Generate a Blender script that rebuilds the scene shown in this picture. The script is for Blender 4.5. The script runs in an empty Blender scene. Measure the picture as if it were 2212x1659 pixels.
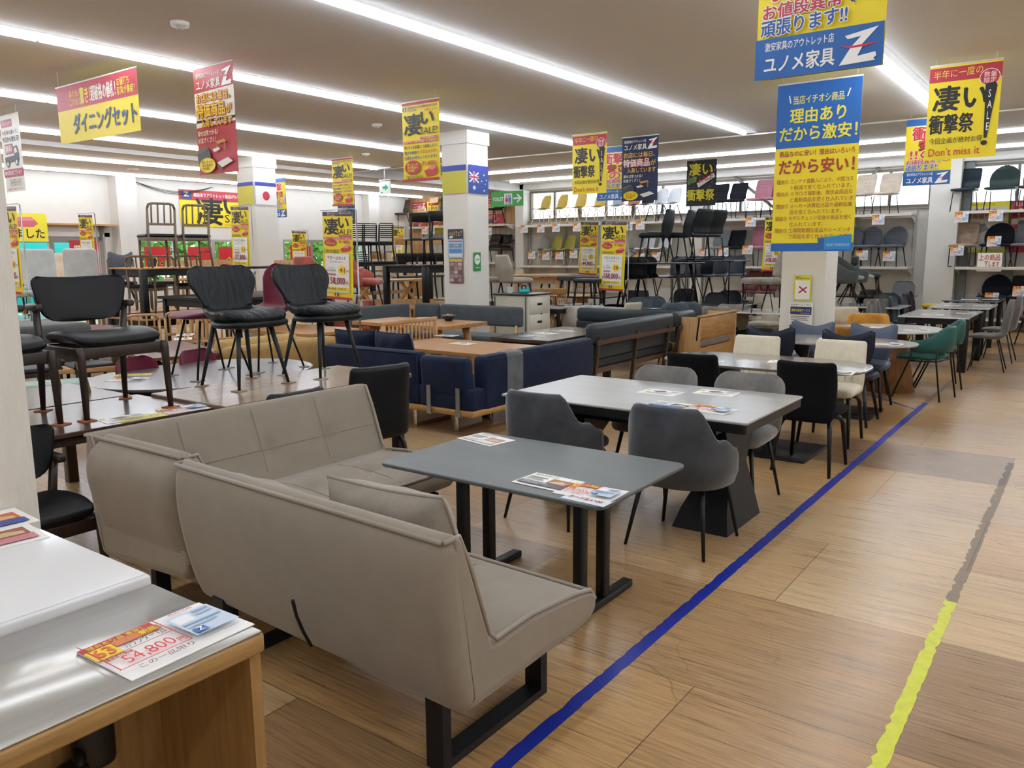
import bpy, bmesh, math, random
from mathutils import Vector, Matrix
random.seed(7)
S = bpy.context.scene
COL = S.collection
R = math.radians
# ---------------------------------------------------------------- camera, world, exposure
cam = bpy.data.cameras.new('camera'); camo = bpy.data.objects.new('camera', cam); COL.objects.link(camo)
F_PX = 1730.06
cam.sensor_fit = 'HORIZONTAL'; cam.sensor_width = 36.0; cam.lens = 36.0 * F_PX / 2212.0
cam.clip_start = 0.05; cam.clip_end = 200
YAW, PIT, ROL = R(36.21), R(9.252), R(-0.4387)
fwd = Vector((math.cos(PIT)*math.cos(YAW), math.cos(PIT)*math.sin(YAW), -math.sin(PIT)))
r0 = Vector((math.sin(YAW), -math.cos(YAW), 0)); u0 = r0.cross(fwd)
rgt = math.cos(ROL)*r0 + math.sin(ROL)*u0; upv = -math.sin(ROL)*r0 + math.cos(ROL)*u0
m3 = Matrix((rgt, upv, -fwd)).transposed()
camo.matrix_world = Matrix.Translation((0, 0, 1.6)) @ m3.to_4x4()
S.camera = camo
S.view_settings.view_transform = 'Standard'; S.view_settings.look = 'None'
S.view_settings.gamma = 1.0; S.view_settings.use_curve_mapping = False
S.view_settings.exposure = 0.0
try:
    S.cycles.use_denoising = True
    S.cycles.max_bounces = 8; S.cycles.diffuse_bounces = 5; S.cycles.glossy_bounces = 3; S.cycles.transmission_bounces = 4; S.cycles.transparent_max_bounces = 8
    S.cycles.caustics_reflective = False; S.cycles.caustics_refractive = False
    S.cycles.sample_clamp_indirect = 6.0
except Exception:
    pass
w = bpy.data.worlds.new('sky'); S.world = w; w.use_nodes = True
wn = w.node_tree.nodes; wl = w.node_tree.links
bg = wn['Background']; bg.inputs[0].default_value = (0.93, 0.96, 1.0, 1); bg.inputs[1].default_value = 4.0
# daylight coming in through the high windows and the shop front (portal-sized soft lights standing in the window openings)
def area(name, loc, rot, sx, sy, power, col):
    l = bpy.data.lights.new(name, 'AREA'); l.shape = 'RECTANGLE'; l.size = sx; l.size_y = sy; l.energy = power; l.color = col
    o = bpy.data.objects.new(name, l); COL.objects.link(o); o.location = loc; o.rotation_euler = rot
    return o
# ---------------------------------------------------------------- materials
MATS = {}
def lin(h):
    h = h.lstrip('#'); v = [int(h[i:i+2], 16)/255 for i in (0, 2, 4)]
    return tuple(c/12.92 if c <= .04045 else ((c+.055)/1.055)**2.4 for c in v)
def M(name, hexc='888888', rough=.55, metal=0., var=.10, vscale=6., bump=0., bscale=120., coat=0., stretch=None, sheen=0., hex2=None, emit=0., spec=.5, alpha=1., trans=0.):
    if name in MATS: return MATS[name]
    m = bpy.data.materials.new(name); m.use_nodes = True
    nt = m.node_tree; N = nt.nodes; L = nt.links; p = N['Principled BSDF']
    c = lin(hexc)
    p.inputs['Roughness'].default_value = rough; p.inputs['Metallic'].default_value = metal
    p.inputs['Coat Weight'].default_value = coat; p.inputs['Coat Roughness'].default_value = .12
    p.inputs['Specular IOR Level'].default_value = spec
    if sheen: p.inputs['Sheen Weight'].default_value = sheen; p.inputs['Sheen Roughness'].default_value = .4
    if alpha < 1: p.inputs['Alpha'].default_value = alpha
    if trans: p.inputs['Transmission Weight'].default_value = trans
    if emit:
        p.inputs['Emission Color'].default_value = (*c, 1); p.inputs['Emission Strength'].default_value = emit
    if var or bump:
        tc = N.new('ShaderNodeTexCoord'); mp = N.new('ShaderNodeMapping'); L.new(tc.outputs['Object'], mp.inputs[0])
        if stretch: mp.inputs['Scale'].default_value = stretch
    if var:
        nz = N.new('ShaderNodeTexNoise'); nz.inputs['Scale'].default_value = vscale; nz.inputs['Detail'].default_value = 5; nz.inputs['Roughness'].default_value = .6
        L.new(mp.outputs[0], nz.inputs['Vector'])
        rp = N.new('ShaderNodeValToRGB'); rp.color_ramp.elements[0].position = .32; rp.color_ramp.elements[1].position = .68
        c2 = lin(hex2) if hex2 else tuple(min(1, x*(1+var)) for x in c); c1 = c if hex2 else tuple(x*(1-var) for x in c)
        rp.color_ramp.elements[0].color = (*c1, 1); rp.color_ramp.elements[1].color = (*c2, 1)
        L.new(nz.outputs[0], rp.inputs[0]); L.new(rp.outputs[0], p.inputs['Base Color'])
    else:
        p.inputs['Base Color'].default_value = (*c, 1)
    if bump:
        nb = N.new('ShaderNodeTexNoise'); nb.inputs['Scale'].default_value = bscale; nb.inputs['Detail'].default_value = 3
        L.new(mp.outputs[0], nb.inputs['Vector'])
        b = N.new('ShaderNodeBump'); b.inputs['Strength'].default_value = bump; b.inputs['Distance'].default_value = .004
        L.new(nb.outputs[0], b.inputs['Height']); L.new(b.outputs[0], p.inputs['Normal'])
    MATS[name] = m
    return m
def dark(h): return sum(lin(h)) < .12
def fabric(name, h, var=.12): return M(name, h, .92, 0, var, 9, .35, 260, sheen=.04 if dark(h) else .25, spec=.12 if dark(h) else .25)
def velvet(name, h): return M(name, h, .8, 0, .25, 7, .12, 200, sheen=.12 if dark(h) else .4, spec=.2)
def leather(name, h, rough=.42): return M(name, h, rough, 0, .08, 8, .18, 220, spec=.28 if dark(h) else .45)
def wood(name, h1, h2, rough=.4, along='y', sc=1.0, coat=0.):
    st = {'y': (9*sc, .8*sc, 9*sc), 'x': (.8*sc, 9*sc, 9*sc), 'z': (9*sc, 9*sc, .8*sc)}[along]
    return M(name, h1, rough, 0, .3, 4, .06, 12, coat, st, 0, h2)
def metal(name, h, rough=.35): return M(name, h, rough, .85, .04, 8)
def paint(name, h, rough=.45): return M(name, h, rough, 0, .05, 5)
def flat(h, rough=.5): return M('print_' + h, h, rough, 0, 0)
# ---------------------------------------------------------------- mesh builder
class MB:
    def __init__(s): s.v = []; s.f = []; s.fm = []; s.fs = []; s.mats = []
    def mi(s, m):
        if m not in s.mats: s.mats.append(m)
        return s.mats.index(m)
    def add(s, vs, fs, m=None, smooth=False):
        o = len(s.v); k = s.mi(m) if m is not None else 0
        s.v.extend([tuple(x) for x in vs]); s.f.extend([tuple(i+o for i in f) for f in fs]); s.fm.extend([k]*len(fs)); s.fs.extend([smooth]*len(fs))
    def box(s, c, sz, m=None, rz=0., ry=0., rx=0., taper=1.0):
        x, y, z = [a/2 for a in sz]
        vs = [Vector((sx*x*(taper if sz_ < 0 else 1), sy*y*(taper if sz_ < 0 else 1), sz_*z)) for sx in (-1, 1) for sy in (-1, 1) for sz_ in (-1, 1)]
        if rz or ry or rx:
            mt = Matrix.Rotation(R(rz), 3, 'Z') @ Matrix.Rotation(R(ry), 3, 'Y') @ Matrix.Rotation(R(rx), 3, 'X')
            vs = [mt @ a for a in vs]
        vs = [a + Vector(c) for a in vs]
        s.add(vs, [(0, 1, 3, 2), (4, 6, 7, 5), (0, 4, 5, 1), (2, 3, 7, 6), (0, 2, 6, 4), (1, 5, 7, 3)], m)
    def rbox(s, c, sz, r, m=None, seg=3, rz=0., ry=0., rx=0., puff=0.):
        bm = bmesh.new(); bmesh.ops.create_cube(bm, size=1)
        for v in bm.verts: v.co = Vector((v.co.x*sz[0], v.co.y*sz[1], v.co.z*sz[2]))
        r = min(r, min(sz)*.49)
        bmesh.ops.bevel(bm, geom=bm.edges[:], offset=r, segments=seg, profile=.5, affect='EDGES')
        if puff:
            bmesh.ops.subdivide_edges(bm, edges=[e for e in bm.edges if e.calc_length() > 2.2*r], cuts=5, use_grid_fill=True)
            for v in bm.verts:
                q = [v.co[i]/(sz[i]/2) for i in range(3)]
                for i in range(3):
                    j, k = (i+1) % 3, (i+2) % 3
                    if abs(q[i]) > .85: v.co[i] += math.copysign(puff*max(0, 1-q[j]**2)*max(0, 1-q[k]**2), q[i])
        mt = Matrix.Rotation(R(rz), 3, 'Z') @ Matrix.Rotation(R(ry), 3, 'Y') @ Matrix.Rotation(R(rx), 3, 'X')
        bm.verts.index_update()
        s.add([mt @ v.co + Vector(c) for v in bm.verts], [[v.index for v in f.verts] for f in bm.faces], m, True)
        bm.free()
    def tube(s, pts, r, m=None, n=8, closed=False, smooth=True, rr=None, flatz=1.0):
        P = [Vector(p) for p in pts]; k = len(P); rings = []
        pu = None
        for i in range(k):
            a = P[(i-1) % k] if (i or closed) else P[i]; b = P[(i+1) % k] if (i < k-1 or closed) else P[i]
            t = (b-a).normalized()
            if pu is None: pu = Vector((0, 0, 1)) if abs(t.z) < .9 else Vector((1, 0, 0))
            sd = t.cross(pu).normalized(); up = sd.cross(t).normalized(); pu = up
            q = rr[i] if rr else r
            rings.append([P[i] + q*(math.cos(2*math.pi*j/n)*sd + math.sin(2*math.pi*j/n)*flatz*up) for j in range(n)])
        vs = [v for g in rings for v in g]; fs = []
        for i in range(k if closed else k-1):
            for j in range(n):
                a, b = i*n, ((i+1) % k)*n
                fs.append((a+j, a+(j+1) % n, b+(j+1) % n, b+j))
        if not closed: fs += [tuple(range(n))[::-1], tuple((k-1)*n+j for j in range(n))]
        s.add(vs, fs, m, smooth)
    def cyl(s, p0, p1, r0, r1=None, m=None, n=10): s.tube([p0, p1], r0, m, n, rr=[r0, r1 if r1 is not None else r0])
    def prism(s, poly, z0, z1, m=None, bev=0.):
        # poly: ccw xy outline
        n = len(poly); c = Vector((sum(p[0] for p in poly)/n, sum(p[1] for p in poly)/n))
        def ins(d): 
            out = []
            for i in range(n):
                a, b, e = Vector(poly[i-1]), Vector(poly[i]), Vector(poly[(i+1) % n])
                n1 = Vector((-(b-a).y, (b-a).x)); n2 = Vector((-(e-b).y, (e-b).x))
                n1 = n1.normalized() if n1.length else n1; n2 = n2.normalized() if n2.length else n2
                q = (n1+n2); q = q.normalized() if q.length else n1
                out.append(b + q*d/max(.35, q.dot(n1)))
            return out
        L = [(z0, bev), (z0+bev, 0), (z1-bev, 0), (z1, bev)] if bev else [(z0, 0), (z1, 0)]
        vs = []
        for z, d in L: vs += [(q[0], q[1], z) for q in (ins(d) if d else [Vector(p) for p in poly])]
        fs = [tuple(range(n))[::-1], tuple((len(L)-1)*n+i for i in range(n))]
        for k in range(len(L)-1):
            for i in range(n): fs.append((k*n+i, k*n+(i+1) % n, (k+1)*n+(i+1) % n, (k+1)*n+i))
        s.add(vs, fs, m)
    def slab(s, poly3, d, m=None):
        # planar polygon (3d points) extruded by vector d
        n = len(poly3); P = [Vector(p) for p in poly3]; Q = [p+Vector(d) for p in P]
        s.add(P+Q, [tuple(range(n))[::-1], tuple(range(n, 2*n))] + [(i, (i+1) % n, n+(i+1) % n, n+i) for i in range(n)], m)
    def pad(s, prof, W, th, m=None, wrap=None, ns=16, ring=16, rc=.05, rc0=None, e1=.35):
        n = len(prof)
        def cr(A, t):
            i = min(int(t), n-2); u = t-i
            g = lambda k: A[max(0, min(n-1, k))]
            a, b, c, d = g(i-1), g(i), g(i+1), g(i+2)
            return .5*((2*b)+(c-a)*u+(2*a-5*b+4*c-d)*u*u+(3*b-a-3*c+d)*u**3)
        X = [p[0] for p in prof]; Z = [p[1] for p in prof]; wrap = wrap or [0]*n
        fine = [(cr(X, t), cr(Z, t), t) for t in [k*(n-1)/120 for k in range(121)]]
        acc = [0]
        for a, b in zip(fine, fine[1:]): acc.append(acc[-1]+math.hypot(b[0]-a[0], b[1]-a[1]))
        Ltot = acc[-1]; rc0 = rc if rc0 is None else rc0
        ds = [0]
        inner0 = [rc0*(1-math.cos(math.pi/2*k/4)) for k in range(1, 5)]; inner1 = [Ltot-rc*(1-math.cos(math.pi/2*k/4)) for k in range(4, 0, -1)]
        mid = [rc0+(Ltot-rc-rc0)*k/ns for k in range(1, ns)]
        ds = [rc0*.004]+inner0+mid+inner1+[Ltot-rc*.004]
        vs = []; fs = []
        for d in ds:
            k = max(i for i in range(len(acc)) if acc[i] <= d+1e-9); k = min(k, len(acc)-2)
            u = (d-acc[k])/max(1e-9, acc[k+1]-acc[k]); t = fine[k][2]+u*(fine[k+1][2]-fine[k][2])
            x, z = cr(X, t), cr(Z, t)
            tx, tz = fine[k+1][0]-fine[k][0], fine[k+1][1]-fine[k][1]; q = math.hypot(tx, tz) or 1; tx /= q; tz /= q
            nx, nz = tz, -tx
            hw, h, wp = cr(W, t)/2, cr(th, t)/2, cr(wrap, t)
            f = 1.
            if d < rc0: e = rc0-d; hw = hw-rc0+math.sqrt(max(0, rc0*rc0-e*e)); f = math.sqrt(max(0, 1-(e/rc0)**2))**.6
            if Ltot-d < rc: e = rc-(Ltot-d); hw = hw-rc+math.sqrt(max(0, rc*rc-e*e)); f = math.sqrt(max(0, 1-(e/rc)**2))**.6
            h *= max(f, .25)
            for j in range(ring):
                a = 2*math.pi*j/ring; ca, sa = math.cos(a), math.sin(a)
                uu = math.copysign(abs(ca)**e1, ca); vv = math.copysign(abs(sa)**.75, sa)
                off = vv*h+wp*abs(uu)**2
                vs.append((x+nx*off, uu*max(hw, .004), z+nz*off))
        k = len(ds)
        for i in range(k-1):
            for j in range(ring): fs.append((i*ring+j, i*ring+(j+1) % ring, (i+1)*ring+(j+1) % ring, (i+1)*ring+j))
        fs += [tuple(range(ring))[::-1], tuple((k-1)*ring+j for j in range(ring))]
        s.add(vs, fs, m, True)
    def build(s, name, m=None, parent=None, loc=None):
        me = bpy.data.meshes.new(name); me.from_pydata(s.v, [], s.f)
        ms = [m] if (m and not s.mats) else [x if x is not None else m for x in s.mats]
        for x in ms: me.materials.append(x)
        me.polygons.foreach_set('material_index', s.fm); me.polygons.foreach_set('use_smooth', s.fs)
        bm = bmesh.new(); bm.from_mesh(me); bmesh.ops.recalc_face_normals(bm, faces=bm.faces[:]); bm.to_mesh(me); bm.free()
        me.update()
        o = bpy.data.objects.new(name, me); COL.objects.link(o)
        if parent is not None: o.parent = parent
        if loc is not None: o.location = loc
        return o
def tag(o, label, cat, group=None, kind=None):
    o['label'] = label; o['category'] = cat
    if group: o['group'] = group
    if kind: o['kind'] = kind
    return o
def thing(name, label, cat, loc=(0, 0, 0), rz=0., group=None):
    o = bpy.data.objects.new(name, None); o.empty_display_size = .1; COL.objects.link(o)
    o.location = loc; o.rotation_euler = (0, 0, R(rz))
    return tag(o, label, cat, group)
def struct(o): o['kind'] = 'structure'; return o
def copy_tree(o, parent=None):
    c = o.copy(); COL.objects.link(c)
    if parent is not None: c.parent = parent; c.matrix_parent_inverse = o.matrix_parent_inverse.copy()
    for ch in list(o.children): copy_tree(ch, c)
    return c
PROTO = {}
def put(maker, label, cat, loc, rz=0., group=None, tilt=None, sc=1.0, **kw):
    """One individual thing: the first of its kind is built, later ones copy it part by part."""
    key = (maker.__name__, tuple(sorted((k, str(v)) for k, v in kw.items())))
    if key in PROTO: o = copy_tree(PROTO[key])
    else: o = maker(**kw); PROTO[key] = o
    o.location = loc; o.rotation_euler = (R(tilt[0]) if tilt else 0, R(tilt[1]) if tilt else 0, R(rz)); o.scale = (sc, sc, sc)
    for k in ('group',):
        if k in o.keys(): del o[k]
    return tag(o, label, cat, group)
def root(name): 
    o = bpy.data.objects.new(name, None); o.empty_display_size = .1; COL.objects.link(o); return o
# ---------------------------------------------------------------- printed sheets
TXT = {}
def text_geo(s, bold):
    k = (s, bold)
    if k in TXT: return TXT[k]
    c = bpy.data.curves.new('lettering', 'FONT'); c.body = s; c.size = 1; c.offset = bold; c.resolution_u = 2
    o = bpy.data.objects.new('lettering', c); me = bpy.data.meshes.new_from_object(o)
    v = [(p.co.x, p.co.y) for p in me.vertices]; f = [tuple(p.vertices) for p in me.polygons]
    bpy.data.objects.remove(o); bpy.data.curves.remove(c); bpy.data.meshes.remove(me)
    x0, x1 = min(a for a, b in v), max(a for a, b in v); y0, y1 = min(b for a, b in v), max(b for a, b in v)
    TXT[k] = ([((a-x0)/(x1-x0), (b-y0)/(y1-y0)) for a, b in v], f); return TXT[k]
def draw(mb, els, W, H, lay0=.0012, both=False, step=.0004):
    """els in unit coords, x to the right, y downward; drawn on plane xz at y=-lay (facing local -y)."""
    ly = lay0
    for e in els:
        ly += step
        P = lambda x, y: (x*W - W/2, -ly, -y*H)
        k = e[0]
        if k == 'r':
            _, x, y, w_, h_, c = e[:6]; sk = e[6] if len(e) > 6 else 0
            mb.add([P(x, y+h_), P(x+w_, y+h_-sk), P(x+w_, y-sk), P(x, y)], [(0, 1, 2, 3)], flat(c))
        elif k == 't':
            _, s_, x, y, w_, h_, c = e[:7]; b = e[7] if len(e) > 7 else .02; sk = e[8] if len(e) > 8 else 0; oc = e[9] if len(e) > 9 else None
            v, f = text_geo(s_, 0); nl = s_.count('\n')+1; ch = h_/nl*H
            def stamp(d, n, col):
                nonlocal ly
                for i in range(n):
                    ly += .00011; P = lambda x, y, q=ly: (x*W - W/2, -q, -y*H)
                    dx, dy = (d*math.cos(6.2832*i/n)/W, d*math.sin(6.2832*i/n)/H) if n > 1 else (0, 0)
                    mb.add([P(x+dx+w_*a, y+dy-sk*a+h_*(1-q)) for a, q in v], f, flat(col))
            if oc: stamp(ch*(b+.05), 8, oc); ly += step
            if b >= .012: stamp(ch*b*.8, 6 if b > .02 else 4, c)
            stamp(0, 1, c)
        elif k == 'p': mb.add([P(a, b) for a, b in e[1]], [tuple(range(len(e[1])))], flat(e[2]))
        elif k == 'c':
            _, x, y, rx, ry, c = e[:6]; st = e[6] if len(e) > 6 else 0; n = 48 if st else 28
            pts = [P(x, y)]+[P(x+rx*(1-(.12 if st and i % 2 else 0))*math.cos(2*math.pi*i/n), y+ry*(1-(.12 if st and i % 2 else 0))*math.sin(2*math.pi*i/n)) for i in range(n)]
            mb.add(pts, [(0, 1+(i+1) % n, 1+i) for i in range(n)], flat(c))
def zlogo(x, y, w, h, c='f4f4f0', red='c8203a'):
    q = lambda a, b: (x+a*w, y+b*h)
    return [('p', [q(.12, .16), q(1, 0), q(.55, .5), q(.3, .5), q(.55, .22), q(.2, .26)], c), ('p', [q(.3, .5), q(.62, .5), q(.48, .78), q(.95, .72), q(.98, .84), q(.9, .9), q(.96, .96), q(0, 1)], c),
            ('p', [q(0, .44), q(.3, .47), q(1.05, .45), q(.7, .53), q(.25, .53)], red)]
def sheet(name, W, H, els, base='f6f4ee', T=.002, parent=None):
    """a printed sheet hanging in the local xz plane, top edge at z=0, print facing local -y"""
    mb = MB(); mb.box((0, 0, -H/2), (W, T, H), flat(base))
    draw(mb, els, W, H, T/2)
    return mb.build(name, None, parent)

# ================================================================ ROOM
WHT = M('wall_paint', 'd9d6cf', .7, 0, .03, 3, .12, 150)
CEI = M('ceiling_board', 'e4e4e4', .85, 0, .03, 90, .25, 160)
TRM = paint('white_trim', 'd4d2cc'); ALU = metal('aluminium', 'b9b6b0', .4); GREY_ALU = paint('grey_frame', '8f8d88')
DARKF = paint('bronze_frame', '6f665c')
def floor_mat():
    m = bpy.data.materials.new('plywood_floor'); m.use_nodes = True; nt = m.node_tree; N = nt.nodes; L = nt.links; p = N['Principled BSDF']
    tc = N.new('ShaderNodeTexCoord')
    def mapping(sc, rot=0, loc=(0, 0, 0)):
        q = N.new('ShaderNodeMapping'); q.inputs['Scale'].default_value = sc; q.inputs['Rotation'].default_value = (0, 0, rot); q.inputs['Location'].default_value = loc; L.new(tc.outputs['Object'], q.inputs[0]); return q
    def noise(v, sc, det=4, ro=.6):
        q = N.new('ShaderNodeTexNoise'); q.inputs['Scale'].default_value = sc; q.inputs['Detail'].default_value = det; q.inputs['Roughness'].default_value = ro; L.new(v.outputs[0], q.inputs['Vector']); return q
    def ramp(src, els):
        q = N.new('ShaderNodeValToRGB'); r = q.color_ramp
        while len(r.elements) < len(els): r.elements.new(.5)
        for e, (pos, c) in zip(r.elements, els): e.position = pos; e.color = (*c, 1) if len(c) == 3 else c
        L.new(src, q.inputs[0]); return q
    def mix(a, b, f, mode='MIX'):
        q = N.new('ShaderNodeMix'); q.data_type = 'RGBA'; q.blend_type = mode
        if hasattr(f, 'is_linked'): L.new(f, q.inputs[0])
        else: q.inputs[0].default_value = f
        for s_, i in ((a, 6), (b, 7)):
            if isinstance(s_, tuple): q.inputs[i].default_value = (*s_, 1)
            else: L.new(s_, q.inputs[i])
        return q
    br = N.new('ShaderNodeTexBrick'); mb_ = mapping((1, 1, 1), R(90), (.42, .1, 0)); L.new(mb_.outputs[0], br.inputs['Vector'])
    br.inputs['Scale'].default_value = 1; br.inputs['Brick Width'].default_value = 1.82; br.inputs['Row Height'].default_value = .91; br.inputs['Mortar Size'].default_value = .0022; br.inputs['Mortar Smooth'].default_value = .3; br.offset = .37
    br.inputs['Color1'].default_value = (0, 0, 0, 1); br.inputs['Color2'].default_value = (1, 1, 1, 1); br.inputs['Mortar'].default_value = (.5, .5, .5, 1)
    base = ramp(br.outputs['Color'], [(0, lin('8a6b4c')), (.18, lin('a9875d')), (.42, lin('c7a06a')), (.7, lin('bb9360')), (1, lin('d4b78a'))])
    gr = noise(mapping((34, 1.1, 1)), 2.2, 6, .7)
    grain = ramp(gr.outputs[0], [(.36, (.62, .58, .54)), (.5, (1, 1, 1)), (.64, (1.22, 1.22, 1.2))])
    c1 = mix(base.outputs[0], grain.outputs[0], 1., 'MULTIPLY')
    big = noise(mapping((.5, .35, 1)), 1.3, 3)
    patch = ramp(big.outputs[0], [(.40, (1, 1, 1)), (.60, (.6, .55, .52))])
    c2 = mix(c1.outputs[2], patch.outputs[0], .55, 'MULTIPLY')
    # wear: pale scuffed streaks and thin dark scratches
    wn_ = noise(mapping((60, 3, 1)), 1.5, 8, .75); wm = noise(mapping((.8, .8, 1)), 1.1, 2)
    wr = ramp(wn_.outputs[0], [(.50, (0, 0, 0)), (.64, (.6, .6, .6))]); wmr = ramp(wm.outputs[0], [(.42, (0, 0, 0)), (.62, (1, 1, 1))])
    wf = mix(wr.outputs[0], wmr.outputs[0], 1., 'MULTIPLY')
    c3 = mix(c2.outputs[2], lin('dcc49c'), wf.outputs[2])
    vs_ = N.new('ShaderNodeTexVoronoi'); vs_.feature = 'DISTANCE_TO_EDGE'; vs_.inputs['Scale'].default_value = 2.6
    dv = noise(mapping((1, 1, 1)), 1.2, 3); dmx = N.new('ShaderNodeVectorMath'); dmx.operation = 'MULTIPLY_ADD'; L.new(dv.outputs['Color'], dmx.inputs[0]); dmx.inputs[1].default_value = (.9, .9, 0); L.new(tc.outputs['Object'], dmx.inputs[2]); L.new(dmx.outputs[0], vs_.inputs['Vector'])
    sr = ramp(vs_.outputs['Distance'], [(0, (.55, .55, .55)), (.004, (0, 0, 0))])
    sm = noise(mapping((.6, .6, 1), 0, (3, 1, 0)), 1.4, 2); smr = ramp(sm.outputs[0], [(.45, (0, 0, 0)), (.6, (1, 1, 1))])
    sf = mix(sr.outputs[0], smr.outputs[0], 1., 'MULTIPLY')
    c4 = mix(c3.outputs[2], lin('5b4026'), sf.outputs[2])
    c5 = mix(c4.outputs[2], lin('54402c'), br.outputs['Fac'])
    L.new(c5.outputs[2], p.inputs['Base Color'])
    rr = ramp(gr.outputs[0], [(.3, (.24,)*3), (.7, (.42,)*3)]); L.new(rr.outputs[0], p.inputs['Roughness'])
    bp_ = N.new('ShaderNodeBump'); bp_.inputs['Strength'].default_value = .25; bp_.inputs['Distance'].default_value = .003; L.new(gr.outputs[0], bp_.inputs['Height']); L.new(bp_.outputs[0], p.inputs['Normal'])
    p.inputs['Coat Weight'].default_value = .25; p.inputs['Coat Roughness'].default_value = .22
    return m
mb = MB(); mb.box((7.5, 6.4, -.05), (24, 24, .1)); struct(mb.build('floor', floor_mat()))
XW, YL, XB, YB = 19.0, 17.9, -4.0, -5.0
ZL, ZH, XS = 3.35, 3.5, 12.25
RUNS = [-3.3, -.74, 1.81, 4.45, 7.03, 9.66, 12.1]       # recessed light slots over the sales floor
# ceiling: low part with slots, raised part along the window wall, and the low strip by the shop front
mb = MB(); edges = [YB]
for y in RUNS: edges += [y-.13, y+.13]
edges.append(13.4)
for a, b in zip(edges[0::2], edges[1::2]): mb.box(((XB+XS)/2, (a+b)/2, ZL+.06), (XS-XB, b-a, .12), CEI)
for y in RUNS:
    mb.box(((XB+XS)/2, y, ZL+.14), (XS-XB, .30, .02), CEI)
    mb.box((XS-.04, y, ZL+.06), (.16, .26, .12), CEI)
for y0, y1 in ((13.4, 14.77), (15.03, 16.97), (17.23, YL+.1)): mb.box(((XB+XW)/2, (y0+y1)/2, ZL+.06), (XW-XB, y1-y0, .12), CEI)
for y in (14.9, 17.1): mb.box(((XB+XW)/2, y, ZL+.14), (XW-XB, .30, .02), CEI)
hx = [XS, 15.32, 15.58, 17.47, 17.73, XW+.1]
for a, b in zip(hx[0::2], hx[1::2]): mb.box(((a+b)/2, (YB+13.4)/2, ZH+.06), (b-a, 13.4-YB, .12), CEI)
for x in (15.45, 17.6): mb.box((x, (YB+13.4)/2, ZH+.14), (.30, 13.4-YB, .02), CEI)
mb.box((XS+.01, (YB+13.4)/2, (ZL+ZH)/2+.07), (.03, 13.4-YB, ZH-ZL+.1), CEI)
mb.box(((XS+XW)/2, 13.41, (ZL+ZH)/2+.07), (XW-XS, .03, ZH-ZL+.1), CEI)
struct(mb.build('ceiling', CEI))
mb = MB(); mb.box((XS-.03, (YB+13.4)/2, ZL-.012), (.03, 13.4-YB, .02)); struct(mb.build('trim_1', M('bright_trim', 'eceae4', .25, .3, 0)))
mb = MB(); mb.box((7.5, 13.32, ZL-.035), (23, .16, .07)); struct(mb.build('trim_2', CEI))
# walls -------------------------------------------------------------
def wall(name, axis, pos, lo, hi, z0, z1, holes, m, th=.2):
    mb = MB(); cur = lo
    def bx(a, b, c, d):
        if b-a < 1e-4 or d-c < 1e-4: return
        if axis == 'x': mb.box((pos+th/2, (a+b)/2, (c+d)/2), (th, b-a, d-c))
        else: mb.box(((a+b)/2, pos+th/2, (c+d)/2), (b-a, th, d-c))
    for a, b, c, d in sorted(holes):
        bx(cur, a, z0, z1); bx(a, b, z0, c); bx(a, b, d, z1); cur = b
    bx(cur, hi, z0, z1)
    return struct(mb.build(name, m))
WINR = [(8.35, 13.25, 2.5, 3.32), (3.02, 7.95, 2.5, 3.32), (-2.6, 2.32, 2.5, 3.32)]
wall('wall_right', 'x', XW, YB, 13.4, 0, 3.7, WINR, WHT)
PANEL = M('oak_wall_panel', 'c79f6e', .5, 0, .3, 4, 0, 12, 0, (1, 14, .8), 0, 'a97f50')
wall('wall_back', 'x', XW-.02, 13.4, YL, 0, 3.5, [], PANEL, .22)
mb = MB()
for k in range(24): mb.box((XW-.021, 13.5+k*.19, 1.7), (.004, .008, 3.3))
struct(mb.build('trim_3', M('panel_groove', '7b5a38', .7, 0, 0)))
WINL = [(7.0, 9.2, 0.0, 2.02), (9.92, 12.95, .8, 2.0), (14.05, 17.0, .8, 2.02)]
wall('wall_left', 'y', YL, XB, XW, 0, 3.5, WINL, WHT)
wall('wall_near', 'x', XB-.2, YB, YL, 0, 3.5, [], WHT); wall('wall_aisle', 'y', YB-.2, XB, XW, 0, 3.7, [], WHT)
mb = MB()
for x0, x1, y0, y1 in ((9.4, 9.86, 17.55, YL), (16.98, 17.4, 17.6, YL)): mb.box(((x0+x1)/2, (y0+y1)/2, 1.67), (x1-x0, y1-y0, 3.35))
struct(mb.build('pillar_5', WHT))
for i, (y0, y1, x0) in enumerate(((2.45, 2.99, 18.62), (8.0, 8.3, 18.85), (13.27, 13.55, 18.72))):
    mb = MB(); mb.box(((x0+XW)/2, (y0+y1)/2, 1.75), (XW-x0, y1-y0, 3.5)); struct(mb.build('pillar_%d' % (6+i), WHT))
mb = MB(); mb.box((18.86, 4.2, 3.43), (.28, 18.4, .14)); struct(mb.build('trim_4', TRM))
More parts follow.
